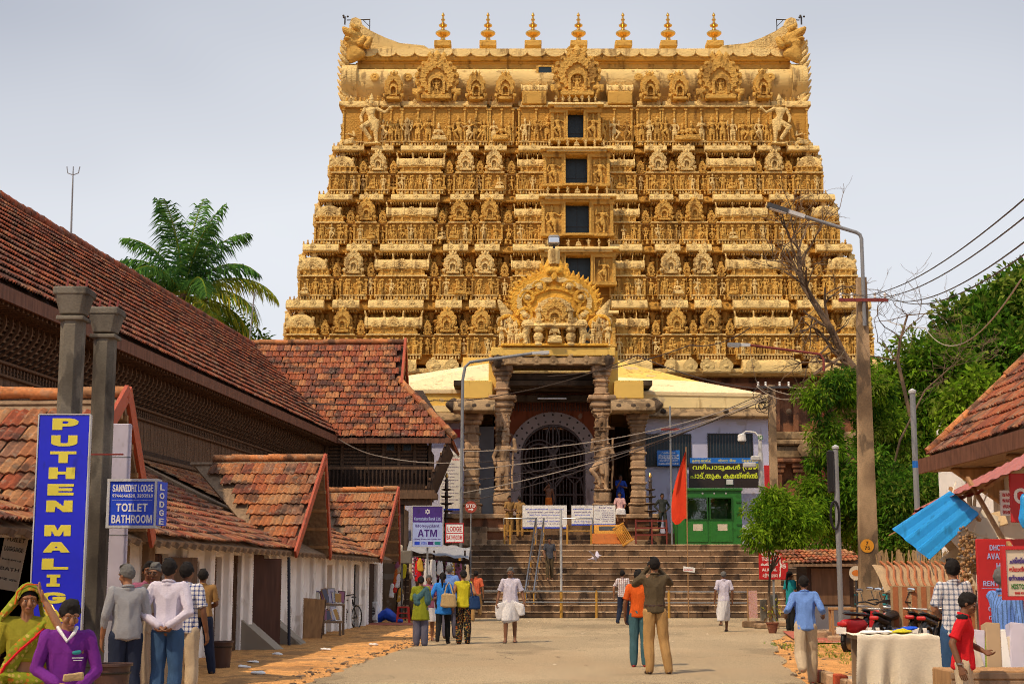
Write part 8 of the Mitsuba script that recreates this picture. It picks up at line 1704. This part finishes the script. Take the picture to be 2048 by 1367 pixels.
# ================================================================== right street side: tiled house, awnings, signs
HZ, HX = 3.72, 7.62
k = thing('tiled_house', 'house with a steep clay tile roof and deep wooden eaves at the right edge', 'house')
Vh = np.array([.73, 0, .683]); O = np.array([HX - .10, 10.5, HZ - .10]); lh = 3.6
r = obj('roof', slab4(O - [0, 0, .05], O + [0, 16.6, -.05], O + [0, 16.6, -.05] + Vh * lh, O - [0, 0, .05] + Vh * lh, .12), 'wood', 'old_wood', k)
tiled(r, O + [0, 0, .0], (0, 1, 0), Vh, 16.5, lh, [0, 1, 3, 4, 7, 0, 9], most=200, seed=77)
ridge_caps(r, O + [0, 16.6, .06], O + [0, 16.6, .06] + Vh * lh, ['ridge', 'tile5', 'tile2'], .08, .45, 5, 'verge_tile'); ridge_caps(r, O + Vh * lh + [0, 1, .06], O + Vh * lh + [0, 16.6, .06], ['ridge', 'tile0'], .12, .5, 6)
obj('back_roof', slab4(O + Vh * lh, O + Vh * lh + [0, 16.6, 0], O + Vh * lh + [2.3, 16.6, -2.8], O + Vh * lh + [2.3, 0, -2.8], .12), 'tile', 'tile1', r)
obj('eave_board', bx(HX - .30, HX - .24, 10.5, 27.05, HZ - .42, HZ - .16), 'wood', 'fascia', r); obj('verge_board', bar(O + [.05, 16.62, -.16], O + Vh * lh + [0, 16.62, -.16], .06, .22, up=(0, 1, 0)), 'wood', 'barge', r)
for i in range(5): obj('soffit_board', bx(HX - .24 + i * .30, HX + .05 + i * .30, 10.5, 26.9, HZ - .40 + .01 * (i % 2), HZ - .37 + .01 * (i % 2)), 'wood', 'old_wood', r)
obj('wall', bx(HX + .75, HX + 5.5, 9, 26.2, 0, HZ - .2), 'plaster', 'canvas', k); obj('gable_wall', (np.array([(HX + .4, 26.2, HZ - .4), (HX + 4.2, 26.2, HZ - .4), (HX + 2, 26.2, HZ + 2.2), (HX + .4, 26.0, HZ - .4), (HX + 4.2, 26.0, HZ - .4), (HX + 2, 26.0, HZ + 2.2)]), np.array([(0, 1, 2), (3, 5, 4), (0, 3, 4), (0, 4, 1), (1, 4, 5), (1, 5, 2), (2, 5, 3), (2, 3, 0)])), 'plaster', 'shop_white', k)
for i in range(5): obj('eave_bracket', hull(((HX + .7, 14 + i * 2.9, HZ - .45), (.06, .05, .05)), ((HX + .7, 14 + i * 2.9, HZ - 1.0), (.06, .05, .05)), ((HX - .1, 14 + i * 2.9, HZ - .45), (.05, .05, .04))), 'wood', 'light_wood', k)
k = thing('tiled_house', 'reddish tile roof of a second house rising behind the nearer one', 'house'); q = at(1985, 742, 36); rr_ = obj('roof', slab4(q + [-.6, 0, -.9], q + [6, 0, -.9], q + [7, 2.5, .85], q + [3.0, 2.5, .85], .12), 'wood', 'old_wood', k); V = np.array([.0, 2.5, 1.75]); lv = np.linalg.norm(V)
tiled(rr_, q + [-.6, 0, -.85], (1, 0, 0), V / lv, 6.4, lv, [0, 1, 2, 3, 0], keep=lambda u, v: u > v * 1.15, most=120, seed=78); ridge_caps(rr_, q + [-.7, 0, -.8], q + [3.0, 2.5, .95], ['ridge', 'tile0'], .10, .5, 7, 'hip_tile'); obj('wall', bx(q[0], q[0] + 6, 36.8, 41, 0, q[2] - .8), 'plaster', 'shop_white', k)
k = thing('tiled_house', 'far brown tile roof showing between the twigs left of the tiled house', 'house'); q = at(1835, 800, 72); rr_ = obj('roof', slab4(q + [-1.6, 0, -.7], q + [2.0, 0, -.7], q + [2.0, 1.5, .7], q + [-1.2, 1.5, .7], .1), 'wood', 'old_wood', k); V = np.array([0, 1.5, 1.4]); tiled(rr_, q + [-1.6, 0, -.65], (1, 0, 0), V / np.linalg.norm(V), 3.5, np.linalg.norm(V), [3, 4, 6, 7], most=40, seed=79); obj('wall', bx(q[0] - 1.4, q[0] + 1.9, 72.5, 76, 0, q[2] - .6), 'plaster', 'old_wood', k)
def corrugated(a, b, c, d, n, amp, col, key, name='sheet'):
    """A corrugated sheet a b c d, its ribs running from side ab to side dc."""
    a, b, c, d = (np.asarray(q, float) for q in (a, b, c, d)); N = np.cross(b - a, d - a); N /= np.linalg.norm(N); m = n * 6; v = []
    for i in range(m + 1):
        t = i / m; o = N * amp * (1 if (i % 6) in (1, 2) else -.2 if (i % 6) in (4, 5, 0) else .4)
        for s_ in (0, .5, 1): p = (a + (b - a) * t) * (1 - s_) + (d + (c - d) * t) * s_; v.append(p + o)
    f = [q for i in range(m) for j in range(2) for q in ((i * 3 + j, i * 3 + j + 3, i * 3 + j + 4), (i * 3 + j, i * 3 + j + 4, i * 3 + j + 1))]
    v = np.array(v); f = np.array(f); return obj(name, (np.vstack([v, v - N * .006]), np.vstack([f, f[:, ::-1] + len(v)])), 'paint', col, key)
k = thing('shop_awning', 'faded red corrugated awning sloping over the right hand shop', 'awning')
corrugated(at(1826, 1022, 20.5), at(2120, 905, 13.0), at(2160, 850, 14.6), at(1880, 995, 22.4), 16, .010, 'sheet_red', k); corrugated(at(1822, 1030, 20.4), at(1960, 985, 17), at(1975, 975, 17.4), at(1836, 1016, 20.9), 10, .009, 'sheet_red', k)
for a, b in (((1935, 955, 17.5), (2010, 1085, 16.5)), ((1900, 975, 20), (1960, 1040, 19.5)), ((2016, 1085, 16), (2055, 1160, 15))): obj('strut', bar(at(*a), at(*b), .04), 'wood', 'light_wood', k)
for i in range(4): obj('rafter', bar(at(1850 + i * 40, 1018 - i * 14, 20.2 - i * 1.2), at(1950 + i * 40, 968 - i * 20, 20.8 - i * 1.2), .04), 'wood', 'light_wood', k)
k = thing('blue_sheet', 'bright blue corrugated sheet hanging tilted below the red awning', 'sheet'); corrugated(at(1784, 1056, 18.6), at(1858, 1118, 18.0), at(1958, 1026, 17.4), at(1900, 980, 18.0), 3, .03, 'sheet_blue', k)
for a, b in (((1905, 986, 18.0), (1912, 962, 18.6)), ((1958, 1026, 17.4), (1975, 985, 17.8)), ((1858, 1118, 18.0), (1868, 1150, 18.2))): obj('rope', tube([at(*a), at(*b)], .008, 5), 'cloth', 'canvas', k)
obj('support_stick', bar(at(1778, 1070, 19.6), at(1800, 1058, 19.5), .015), 'wood', 'light_wood', k)
for i in range(13):
    a = (1922 + (i % 5) * 15, 1040 + (i // 5) * 34 + (i % 2) * 12, 20.2 + .3 * (i % 3)); q = at(*a); g = thing('cardboard', f'{("pale", "brown")[i % 3 > 0]} flattened cardboard piece {("high up", "midway", "low down")[i // 5]} stuffed under the right hand awning', 'cardboard', 'cardboard under the awning')
    M = mat4(q, rotz(rr.uniform(-.6, .6)) @ rotx(rr.uniform(-.8, .4)) @ roty(rr.uniform(-.9, .9))); scene[g] = shape(moved(MB().box(-.20, .20, 0, .02, -.13, .13).add(bx(-.20, .20, 0, .014, .13, .26), mat4((0, .05, .02), rotx(-.35))).m(), M), 'paint', 'cardboard' if i % 3 else 'canvas')
for i in range(18):
    g = thing('hanging_garland', f'{("grey brown", "tan", "straw coloured")[i % 3]} garland ring, {("top", "second", "third", "fourth", "lowest")[i // 4]} row at the open shop front', 'garland', 'garlands in the right hand shop'); q = at(1925 + (i % 4) * 7 + rr.uniform(-5, 5), 1075 + (i // 4) * 22 + rr.uniform(-9, 9), 17.4 + rr.uniform(-.2, .2))
    scene[g] = shape(join([cap(q + [.05 * math.cos(a), 0, .07 * math.sin(a)], .02, B=BALL6) for a in np.linspace(0, 6, 9)]), 'cloth', ('old_wood', 'light_wood', 'dry')[i % 3], 50)
board('rental_board', 'red shop board offering dhothis for rent, behind the standing men', 'signboard', 1957, 2075, 1077, 1270, 16.2, 'sign_red', [('DHOTHIS', .22, .62, .06, .12, 'pale_blue'), ('AVAILABLE', .17, .70, .15, .21, 'pale_blue'), ('HERE', .32, .58, .25, .31, 'pale_blue'), ('FOR', .36, .55, .345, .40, 'pale_blue'), ('RENT ALSO', .08, .64, .435, .49, 'pale_blue'), ('#', .05, .95, .51, .515, 'pale_blue'), ('മുണ്ട്', .2, .6, .57, .65, 'pale_blue', 'ml'), ('വാടകയ്ക്ക്', .15, .7, .68, .75, 'pale_blue', 'ml'), ('വിളിക്കും', .15, .6, .78, .85, 'pale_blue', 'ml'), ('ലഭിക്കും', .1, .65, .88, .95, 'pale_blue', 'ml')], post=False)
k, x0, x1, z0, z1 = board('cloth_banner', 'hanging cloth banner with purple and green print at the right edge', 'banner', 2012, 2090, 1098, 1192, 13.2, 'canvas', [('ചരിത്രം', .10, .55, .16, .30, 'purple', 'ml'), ('സ്ഥാനീയം', .08, .6, .36, .47, 'sign_red', 'ml'), ('ഒറ്റശേഖരം', .06, .62, .54, .66, 'purple', 'ml'), ('HISTORY', .12, .58, .73, .84, 'booth_green'), ('BOOK STALL', .2, .5, .90, .95, 'sign_red')], frame='sign_red', post=False)
board('red_corner_sign', 'red sign with one big white letter C at the right edge above the boards', 'sign', 2022, 2080, 946, 1044, 15.6, 'sign_red', [('C', .10, .55, .30, .62, 'sign_white')], post=False)
k = thing('plastic_bag', 'bright blue plastic bag hanging at the right edge', 'plastic bag'); q = at(2050, 1018, 14.8); obj('sack', soft(hull((q + [0, 0, .12], .05), (q + [.03, 0, -.10], (.10, .08, .12))), .02, 1, .02, 3), 'paint', 'sheet_blue', k, 40)
k = thing('white_notice', 'white wall notice with red print behind the awning strut', 'notice'); q0, q1 = at(2000, 980, 17.0), at(2022, 1030, 17.0); obj('panel', bx(q0[0], q1[0] + .05, 17.0, 17.03, q1[2], q0[2]), 'paint', 'sign_white', k)
for i in range(4): lettering('WANTED'[:4 + i % 2], q0[0] + .02, q1[0] + .03, q0[2] - .07 - i * .065, q0[2] - .03 - i * .065, 16.998, k, 'sign_red')
# thatch stall with the striped cloth canopy
TYs = 29.5
k = thing('thatch_stall', 'low stall with a thatched screen and scalloped striped canopy behind the motorbikes', 'stall')
x0, x1 = LX(1760, TYs), LX(1925, TYs); th = MB()
for i in range(90): x = x0 + (x1 - x0) * rr.random(); th.add(bar((x, TYs + .3, zat(1140, TYs) + rr.uniform(-.05, .05)), (x + rr.uniform(-.08, .08), TYs + .32, zat(1103, TYs) + rr.uniform(-.06, .06)), .02, .01))
obj('thatch', th.m(), 'wood', 'thatch', k, kind='stuff'); n = 40; v = []
for i in range(n + 1):
    for j in range(7): t = i / n; v.append((x0 - .1 + (x1 - x0 + .2) * t, TYs + .3 - .16 * j, zat(1128, TYs) - .055 * j * (1 + .10 * j) + .05 * abs(math.sin(t * 22)) * (j / 6)))
f = [t_ for i in range(n) for j in range(6) for t_ in ((i * 7 + j, i * 7 + j + 1, i * 7 + j + 8), (i * 7 + j, i * 7 + j + 8, i * 7 + j + 7))]
obj('canopy', (np.array(v), np.array(f)), 'cloth', 'beige', k, True)
for i in range(12):
    t = (i + .5) / 12; s_ = [(x0 + (x1 - x0) * t + (.05 * math.sin(j)), TYs + .28 - .16 * j, zat(1128, TYs) - .055 * j * (1 + .10 * j) + .06) for j in range(7)]; obj('stripe', tube(s_, .026, 5), 'cloth', 'stripe_orange', k, 50)
obj('skirt', MB().box(x0, x1, TYs - .70, TYs - .68, .35, zat(1170, TYs)).m(), 'cloth', 'beige', k)
for i in range(9): x = x0 + (x1 - x0) * (i + .5) / 9; obj('skirt_stripe', bx(x - .05, x + .05, TYs - .712, TYs - .704, .35, zat(1172, TYs)), 'cloth', 'stripe_orange', k)
for px in (1765, 1920): obj('post', bar((LX(px, TYs), TYs + .3, 0), (LX(px, TYs), TYs + .3, zat(1105, TYs)), .06), 'wood', 'old_wood', k)
# small hut with a broken tile roof, stool and signs
HYs = 41.0
k = thing('wooden_hut', 'small dark wooden kiosk with a broken clay tile roof under the neem tree', 'kiosk'); x0, x1 = LX(1612, HYs), LX(1705, HYs)
obj('wall', MB().box(x0, x1, HYs, HYs + 1.5, 0, zat(1130, HYs)).m(), 'wood', 'dark_wood', k); obj('shutter', MB().box(x0 + .12, x1 - .12, HYs - .03, HYs, .75, zat(1136, HYs)).m(), 'wood', 'mid_wood', k); obj('counter_panel', bx(x0 + .1, x1 - .1, HYs - .04, HYs, .02, .70), 'paint', 'panel_grey', k)
r = obj('roof', slab4((x0 - .55, HYs - .5, zat(1128, HYs)), (x1 + .2, HYs - .5, zat(1128, HYs)), (x1 + .1, HYs + 1.2, zat(1098, HYs)), (x0 - .2, HYs + 1.2, zat(1098, HYs)), .06), 'wood', 'old_wood', k); V = np.array([0, 1.7, zat(1098, HYs) - zat(1128, HYs)]); tiled(r, (x0 - .55, HYs - .5, zat(1128, HYs) + .04), (1, 0, 0), V / np.linalg.norm(V), x1 - x0 + .7, np.linalg.norm(V), [0, 2, 7, 8, 1], most=60, seed=80, sag=.06, ex=.30)
k = thing('wooden_stool', 'tall wooden stool standing in front of the kiosk', 'stool'); Y = 36.2; x = LX(1680, Y); obj('seat', cbox(x - .30, x + .30, Y - .2, Y + .2, .70, .76, .01), 'wood', 'light_wood', k)
for sx_ in (-1, 1):
    for sy in (-1, 1): obj('leg', bx(x + sx_ * .26 - .025, x + sx_ * .26 + .025, Y + sy * .16 - .025, Y + sy * .16 + .025, 0, .70), 'wood', 'light_wood', k)
obj('stretcher', bx(x - .26, x + .26, Y - .18, Y - .14, .28, .33), 'wood', 'light_wood', k)
k, x0, x1, z0, z1 = board('toilet_sign', 'red toilet sign in several languages behind the young neem trunk', 'sign', 1518, 1576, 1102, 1158, 46.5, 'sign_red', [('URINE', .10, .62, .03, .14, 'sign_white'), ('TOILET', .10, .62, .20, .34, 'sign_white'), ('കക്കൂസ്', .06, .66, .39, .54, 'sign_white', 'ml'), ('ALAVAL', .10, .62, .60, .70, 'sign_white'), ('शौचालय', .12, .64, .77, .93, 'sign_white', 'hi'), ('}', .68, .78, .08, .92, 'sign_white'), ('Rs', .82, .92, .36, .42, 'sign_white'), ('5', .80, .93, .46, .60, 'sign_white')])
k = thing('concrete_post', 'pair of stubby concrete posts under the red toilet sign', 'post'); obj('post', cbox(LX(1536, 46.8), LX(1552, 46.8), 46.7, 46.95, 0, .95, .02), 'stone', 'concrete', k); obj('sign_stub', cbox(LX(1518, 46.8), LX(1530, 46.8), 46.7, 46.9, 0, .80, .02), 'stone', 'concrete', k)
k = thing('patterned_screen', 'small pink patterned screen beside the foot of the steps', 'screen'); x0, x1 = LX(1493, 52), LX(1512, 52); obj('panel', bx(x0, x1, 52, 52.04, .1, zat(1180, 52)), 'print', 'pink', k); obj('post', bar((x0, 52, 0), (x0, 52, 1.1), .04), 'wood', 'light_wood', k)
k = thing('flower_pot', 'brown flower pot with a small dry plant on the stone slabs', 'potted plant'); Y = 40.5; x = LX(1541, Y); obj('pot', lathe([(.10, 0), (.15, .24), (.17, .25), (.17, .29), (.13, .29)], 14, (x, Y, 0)), 'tile', 'ridge_dark', k, 40); put('leaves', leaf_cards([(x, Y, .5), (x + .05, Y, .7), (x - .06, Y, .62)], 26, .18, .12, ['leaf_e', 'palm_y', 'dry'], 5), k)
for i, (px, py) in enumerate(((1533, 1256), (1510, 1254), (1565, 1252), (1660, 1275), (1690, 1284), (1640, 1278))): q = onground(px, py); k = thing('stone_slab', 'rough stone slab lying along the road edge on the right', 'stone', 'stone slabs by the road'); scene[k] = shape(cbox(q[0] - .36, q[0] + .36, q[1] - .15, q[1] + .2, 0, .15 + .05 * (i % 2), .03), 'stone', 'pillar_stone')
obj('red_paving', strip([(33.5, LX(1600, 34), LX(1700, 34)), (36, LX(1580, 36), LX(1690, 36)), (41, LX(1560, 41), LX(1660, 41))], .05), 'plaster', 'mat_red', None, kind='structure', label='red paving in front of the kiosk')
k = thing('round_sign', 'round cream sign hanging beside the tall concrete pole', 'sign'); q = at(1712, 1145, 34); obj('disc', moved(lathe([(.001, 0), (.15, 0), (.16, .02), (.001, .02)], 24), mat4(q, rotx(math.pi / 2))), 'paint', 'canvas', k); obj('brown_emblem', moved(lathe([(.001, .02), (.10, .02), (.10, .026), (.001, .026)], 16), mat4(q, rotx(math.pi / 2), (1, .7, 1))), 'paint', 'orange', k); obj('bracket', bar(q + [0, .02, -.12], (q[0], q[1] + .02, 0), .03), 'paint', 'dark_grey', k)
k = thing('blue_cart', 'turquoise pipe frame of a handcart behind the scooters', 'handcart'); q = onground(1735, 1268)
for dx in (0, .9): obj('upright', tube([q + [dx, 1.5, 0], q + [dx, 1.5, 1.0]], .03, 6), 'paint', 'teal_cloth', k)
for z in (.5, .75, 1.0): obj('rail', tube([q + [0, 1.5, z], q + [.9, 1.5, z]], .025, 6), 'paint', 'teal_cloth', k)
# motorbikes: one built, the rest placed the same way with their own colours
def motorbike(label, px, Y, yaw, col, scooter=False, s_=1.0):
    k = thing('scooter' if scooter else 'motorbike', label, 'scooter' if scooter else 'motorbike', 'motorbikes parked on the right'); M = mat4((LX(px, Y), Y, .29), rotz(math.pi - yaw), s_); r = .22 if scooter else .29
    if scooter: M[2, 3] = .24
    put_ = lambda n, m, mat, c, sm=50, par=k: obj(n, moved(m, M), mat, c, par, sm)
    for dy in (-.62, .62):
        w_ = put_('wheel', moved(tube([(0, r * math.cos(a), r * math.sin(a)) for a in np.linspace(0, 6.2832, 22)], .05, 8, False), mat4((0, dy, 0))), 'paint', 'black'); put_('rim', moved(moved(lathe([(.05, -.05), (r * .78, -.03), (r * .80, 0), (r * .78, .03), (.05, .05)], 16), mat4((0, 0, 0), roty(math.pi / 2))), mat4((0, dy, 0))), 'steel', 'grey', 40, w_)
    if scooter:
        put_('body', soft(join([hull(((0, .55, .18), (.15, .25, .14)), ((0, .20, .30), (.17, .2, .14)), ((0, .75, .36), (.10, .12, .06))), hull(((0, -.1, -.02), (.17, .25, .03)), ((0, -.38, .02), (.17, .08, .04))), hull(((0, -.42, .05), (.18, .05, .05)), ((0, -.48, .56), (.14, .06, .05))), hull(((0, -.55, .18), (.07, .14, .05)), ((0, -.70, .20), (.06, .08, .04)))]), .05, 4), 'paint', col); put_('seat', hull(((0, .10, .50), (.13, .12, .04)), ((0, .62, .53), (.11, .14, .04))), 'paint', 'black')
        put_('tail_lamp', hull(((-.08, .86, .33), (.03, .02, .04)), ((.08, .86, .33), (.03, .02, .04))), 'paint', 'sign_red'); hz = .68
    else:
        put_('tank', soft(hull(((0, -.25, .47), (.14, .13, .10)), ((0, .06, .42), (.09, .10, .07))), .04, 4), 'paint', col); put_('seat', soft(hull(((0, .10, .43), (.09, .1, .035)), ((0, .50, .47), (.11, .14, .035)), ((0, .74, .52), (.08, .08, .03))), .04, 4), 'paint', 'black')
        put_('tail_panel', soft(hull(((0, .25, .32), (.12, .1, .07)), ((0, .78, .44), (.07, .08, .06))), .04, 3), 'paint', col); put_('tail_lamp', hull(((-.06, .86, .44), (.03, .02, .035)), ((.06, .86, .44), (.03, .02, .035))), 'paint', 'sign_red')
        put_('engine', join([cbox(-.15, .15, -.22, .18, -.10, .26, .04)] + [cbox(-.17, .17, -.16, .10, -.02 + .06 * i, .0 + .06 * i, .005) for i in range(4)]), 'steel', 'grey', 30); fr_ = MB()
        for a, b in (((0, -.45, .52), (0, .25, .38)), ((0, -.40, .42), (0, -.2, -.1)), ((.08, .25, .36), (.08, .62, 0)), ((-.08, .25, .36), (-.08, .62, 0)), ((0, .2, -.08), (0, .62, 0))): fr_.add(tube([a, b], .022, 6))
        put_('frame', fr_.m(), 'paint', 'black'); put_('exhaust', tube([(.12, -.2, .0), (.15, .1, -.10), (.16, .8, .0)], [.03, .035, .05], 8), 'steel', 'grey'); put_('mudguard', tube([(0, .62 + .36 * math.cos(a), .36 * math.sin(a)) for a in np.linspace(.1, 1.9, 8)], .045, 6), 'paint', 'black'); put_('mudguard', tube([(0, -.62 - .36 * math.cos(a), .36 * math.sin(a)) for a in np.linspace(.4, 2.0, 8)], .045, 6), 'paint', col); hz = .66
        put_('headlamp', hull(((0, -.60, .52), (.10, .04, .10)), ((0, -.48, .54), (.08, .06, .08))), 'paint', 'dark_grey'); put_('grab_rail', tube([(.10, .45, .55), (.11, .85, .60), (-.11, .85, .60), (-.10, .45, .55)], .014, 6), 'steel', 'grey')
    fk = MB()
    for s in (-1, 1): fk.add(tube([(.07 * s, -.62, 0), (.07 * s, -.46, .60)], .024, 6))
    put_('fork', fk.m(), 'steel', 'grey'); put_('handlebar', tube([(-.34, -.30, hz + .04), (-.18, -.38, hz + .06), (0, -.44, hz), (.18, -.38, hz + .06), (.34, -.30, hz + .04)], .016, 6), 'paint', 'black')
    for s in (-1, 1): m_ = put_('mirror', moved(hull(((.30 * s, -.40, hz + .28), (.07, .016, .045)), ((.36 * s, -.40, hz + .28), (.05, .016, .04))), np.eye(4)), 'paint', 'black'); put_('mirror_glass', hull(((.30 * s, -.385, hz + .28), (.062, .006, .038)), ((.36 * s, -.385, hz + .28), (.042, .006, .034))), 'mirror', 'grey', 50, m_); put_('mirror_stem', tube([(.22 * s, -.36, hz + .05), (.30 * s, -.40, hz + .26)], .010, 5), 'paint', 'black', 50, m_)
    put_('number_plate', cbox(-.11, .11, .885, .90, .14, .27, .004), 'paint', 'sign_white')
    put_('side_stand', bar((-.12, .1, -.1), (-.28, .12, -.28), .02), 'paint', 'black')
motorbike('red scooter with its tail towards the road left of the concrete pole base', 1724, 30.2, .75, 'bike_red', True)
for a_ in (('black motorbike with a white number plate just right of the concrete pole', 1772, 28.6, .55, 'black'), ('dark blue motorbike second in the row beyond the black one', 1806, 29.6, .60, 'navy_cloth'), ('black motorbike third in the row behind the grey pole', 1838, 29.2, .52, 'black'), ('black motorbike fourth in the row near the checked shirt man', 1868, 28.4, .6, 'black'), ('silver motorbike in the gap beyond the first black one', 1788, 30.8, .5, 'light_grey'), ('black motorbike at the back behind the red scooter', 1752, 31.4, .6, 'black'), ('dark red motorbike at the back near the thatched stall', 1856, 30.6, .55, 'bike_red'), ('dark grey motorbike furthest right in the row', 1900, 29.0, .55, 'dark_grey')): motorbike(*a_)
# table with a cloth at the lower right, its things, and the stall goods beside it
TYt = 14.7
k = thing('cloth_table', 'low table covered with a frayed cream cloth at the lower right', 'table'); x0, x1 = LX(1722, TYt), LX(1862, TYt); zt2 = zat(1272, TYt)
obj('top', bx(x0, x1, TYt, TYt + .75, zt2 - .04, zt2), 'wood', 'old_wood', k)
for x in (x0 + .03, x1 - .08):
    for y in (TYt + .03, TYt + .67): obj('leg', bx(x, x + .05, y, y + .05, 0, zt2 - .04), 'wood', 'old_wood', k)
cl = thing('table_cloth', 'frayed cream cloth hanging over the front of the low table', 'cloth'); v = []; n, m = 46, 30; rr2 = random.Random(4)
for i in range(n + 1):
    for j in range(m + 1):
        u = i / n; s_ = j / m; y = TYt + .72 - s_ * .74 / .42 if s_ < .42 else TYt - .03; z = zt2 + .012 if s_ < .42 else zt2 + .008 - (s_ - .42) / .58 * (.50 + .05 * math.sin(u * 5))
        y -= (0 if s_ < .42 else (s_ - .42) * (.06 + .13 * math.sin(u * 23 + 2 * s_) * (abs(u - .2) < .28) + .05 * math.sin(u * 13 + s_))); x = x0 - .06 + (x1 - x0 + .10) * u + (-.10 * (1 - u) ** 4 * max(0, s_ - .3)); v.append((x, y, z + .006 * math.sin(u * 30 + s_ * 17)))
f = [t_ for i in range(n) for j in range(m) for t_ in ((i * (m + 1) + j, i * (m + 1) + j + 1, (i + 1) * (m + 1) + j + 1), (i * (m + 1) + j, (i + 1) * (m + 1) + j + 1, (i + 1) * (m + 1) + j))]
obj('cloth', (np.array(v), np.array(f)), 'cloth', 'canvas', cl, True); fr_ = MB()
for i in range(90): q = v[int(n * (i + .5) / 90) * (m + 1) + m]; fr_.add(bar(q, (q[0] + rr2.uniform(-.02, .02), q[1], q[2] - rr2.uniform(.02, .05)), .004))
obj('fringe', fr_.m(), 'cloth', 'canvas', cl, kind='stuff')
for i, (c_, dx, w, lab) in enumerate((('sign_white', .18, .22, 'white printed plastic bag spread on the table cloth'), ('bright_yellow', .44, .13, 'yellow cloth lying on the covered table'), ('tarp_blue', .52, .16, 'dark blue cloth bundle at the back of the covered table'))): g = thing('folded_cloth', lab, 'cloth'); scene[g] = shape(soft(hull((( x0 + dx - w * .5, TYt + .3 + .12 * i, zt2 + .03), (.06, .10, .02)), ((x0 + dx + w * .5, TYt + .3 + .12 * i, zt2 + .035 + .03 * (i == 2)), (.07, .12, .02))), .02, 1, .022, i), 'cloth', c_, 50)
for i in range(7): g = thing('book_bundle', f'{("cream", "lilac", "green", "beige", "white")[i % 5]} upright paper bundle {("", "further right ")[i > 4]}under the red rental board', 'books', 'paper goods below the rental board'); q = at(1940 + i * 16, 1290 + (i % 3) * 14, 14.6); scene[g] = shape(moved(cbox(-.07, .07, 0, .16, -.22, .22, .006), mat4(q, roty(rr.uniform(-.25, .25)) @ rotx(-.2))), 'paint', ('canvas', 'w_lav', 'leaf_c', 'beige', 'sign_white')[i % 5])
k = thing('wooden_crate', 'low wooden crate under the paper goods at the right edge', 'crate'); q = at(1990, 1352, 13.8); obj('box', cbox(q[0] - .40, q[0] + .5, 13.8, 14.4, max(.02, q[2] - .18), q[2] + .05, .01), 'wood', 'light_wood', k)
for i in range(3): obj('front_slat', cbox(q[0] - .40, q[0] + .5, 13.78, 13.80, max(.03, q[2] - .16) + i * .07, max(.03, q[2] - .16) + i * .07 + .055, .005), 'wood', 'old_wood', k)
k = thing('kerb', 'low broken brick kerb beside the running man', 'kerb'); y = 16.2; i = 0
while y < 21.6: obj('kerb_stone', cbox(4.30 + (y - 16) * .0, 4.42, y, y + .42, 0, .17 + rr.uniform(-.02, .02), .015), 'stone', 'barge' if i % 3 == 0 else 'pillar_stone', k); y += .44; i += 1
obj('paving', strip([(13, 4.42, 7.0), (21.5, 4.42, 7.4)], .10), 'plaster', 'plank_grey', None, kind='structure', label='grey paving behind the kerb')
# birds
def bird(label, p, col, yaw, wings=False):
    k = thing('bird', label, 'bird'); M = mat4(p, rotz(yaw), 1.0)
    obj('body', moved(soft(join([hull(((0, .08, .10), (.05, .09, .055)), ((0, -.06, .14), (.045, .06, .05))), hull(((0, -.10, .17), .03), ((0, -.13, .20), .026)), hull(((0, -.14, .20), .012), ((0, -.19, .195), .004)), hull(((0, .14, .09), (.03, .05, .015)), ((0, .27, .06), (.035, .03, .008)))] + [hull(((.02 * s, .0, .08), .008), ((.02 * s, .0, .0), .007)) for s in (-1, 1)]), .02, 2), M), 'cloth', col, k, 60)
    if wings:
        for s in (-1, 1): obj('wing', moved(hull(((.04 * s, .0, .13), (.02, .06, .012)), ((.25 * s, .02, .22), (.02, .05, .008)), ((.40 * s, .10, .34), (.01, .03, .006))), M), 'cloth', col, k, 60)
bird('pigeon flying low in front of the steps with wings raised', at(1192, 1122, 50), 'w_lav', 1.2, True); bird('dark bird of prey perched on the left roof arch of the tower', at(873, 122, 82.4) + [0, 0, .0], 'dark_wood', .6)
k = thing('garden_wall', 'long weathered boundary wall closing the ground behind the right hand trees', 'wall'); obj('wall', cbox(16.2, 60, 53, 53.5, 0, 2.3, .04), 'plaster', 'old_wood', k); obj('coping', cbox(16.1, 60, 52.9, 53.6, 2.3, 2.42, .03), 'stone', 'concrete', k)
lt = MB(); rr3 = random.Random(8)
for i in range(40): q = (rr3.uniform(-2.2, 5.5), 18 + 36 * rr3.random() ** .7, .008); lt.add(moved((np.array([(-.05, -.03, 0), (.05, -.035, .006), (.045, .03, .012), (-.05, .03, .002)]), np.array([(0, 1, 2), (0, 2, 3)])), mat4(q, rotz(rr3.uniform(0, 6)), rr3.uniform(.4, 1.1))))
obj('litter', lt.m(), 'paint', 'canvas', None, kind='stuff', label='small paper scraps scattered over the road')
finish_materials()
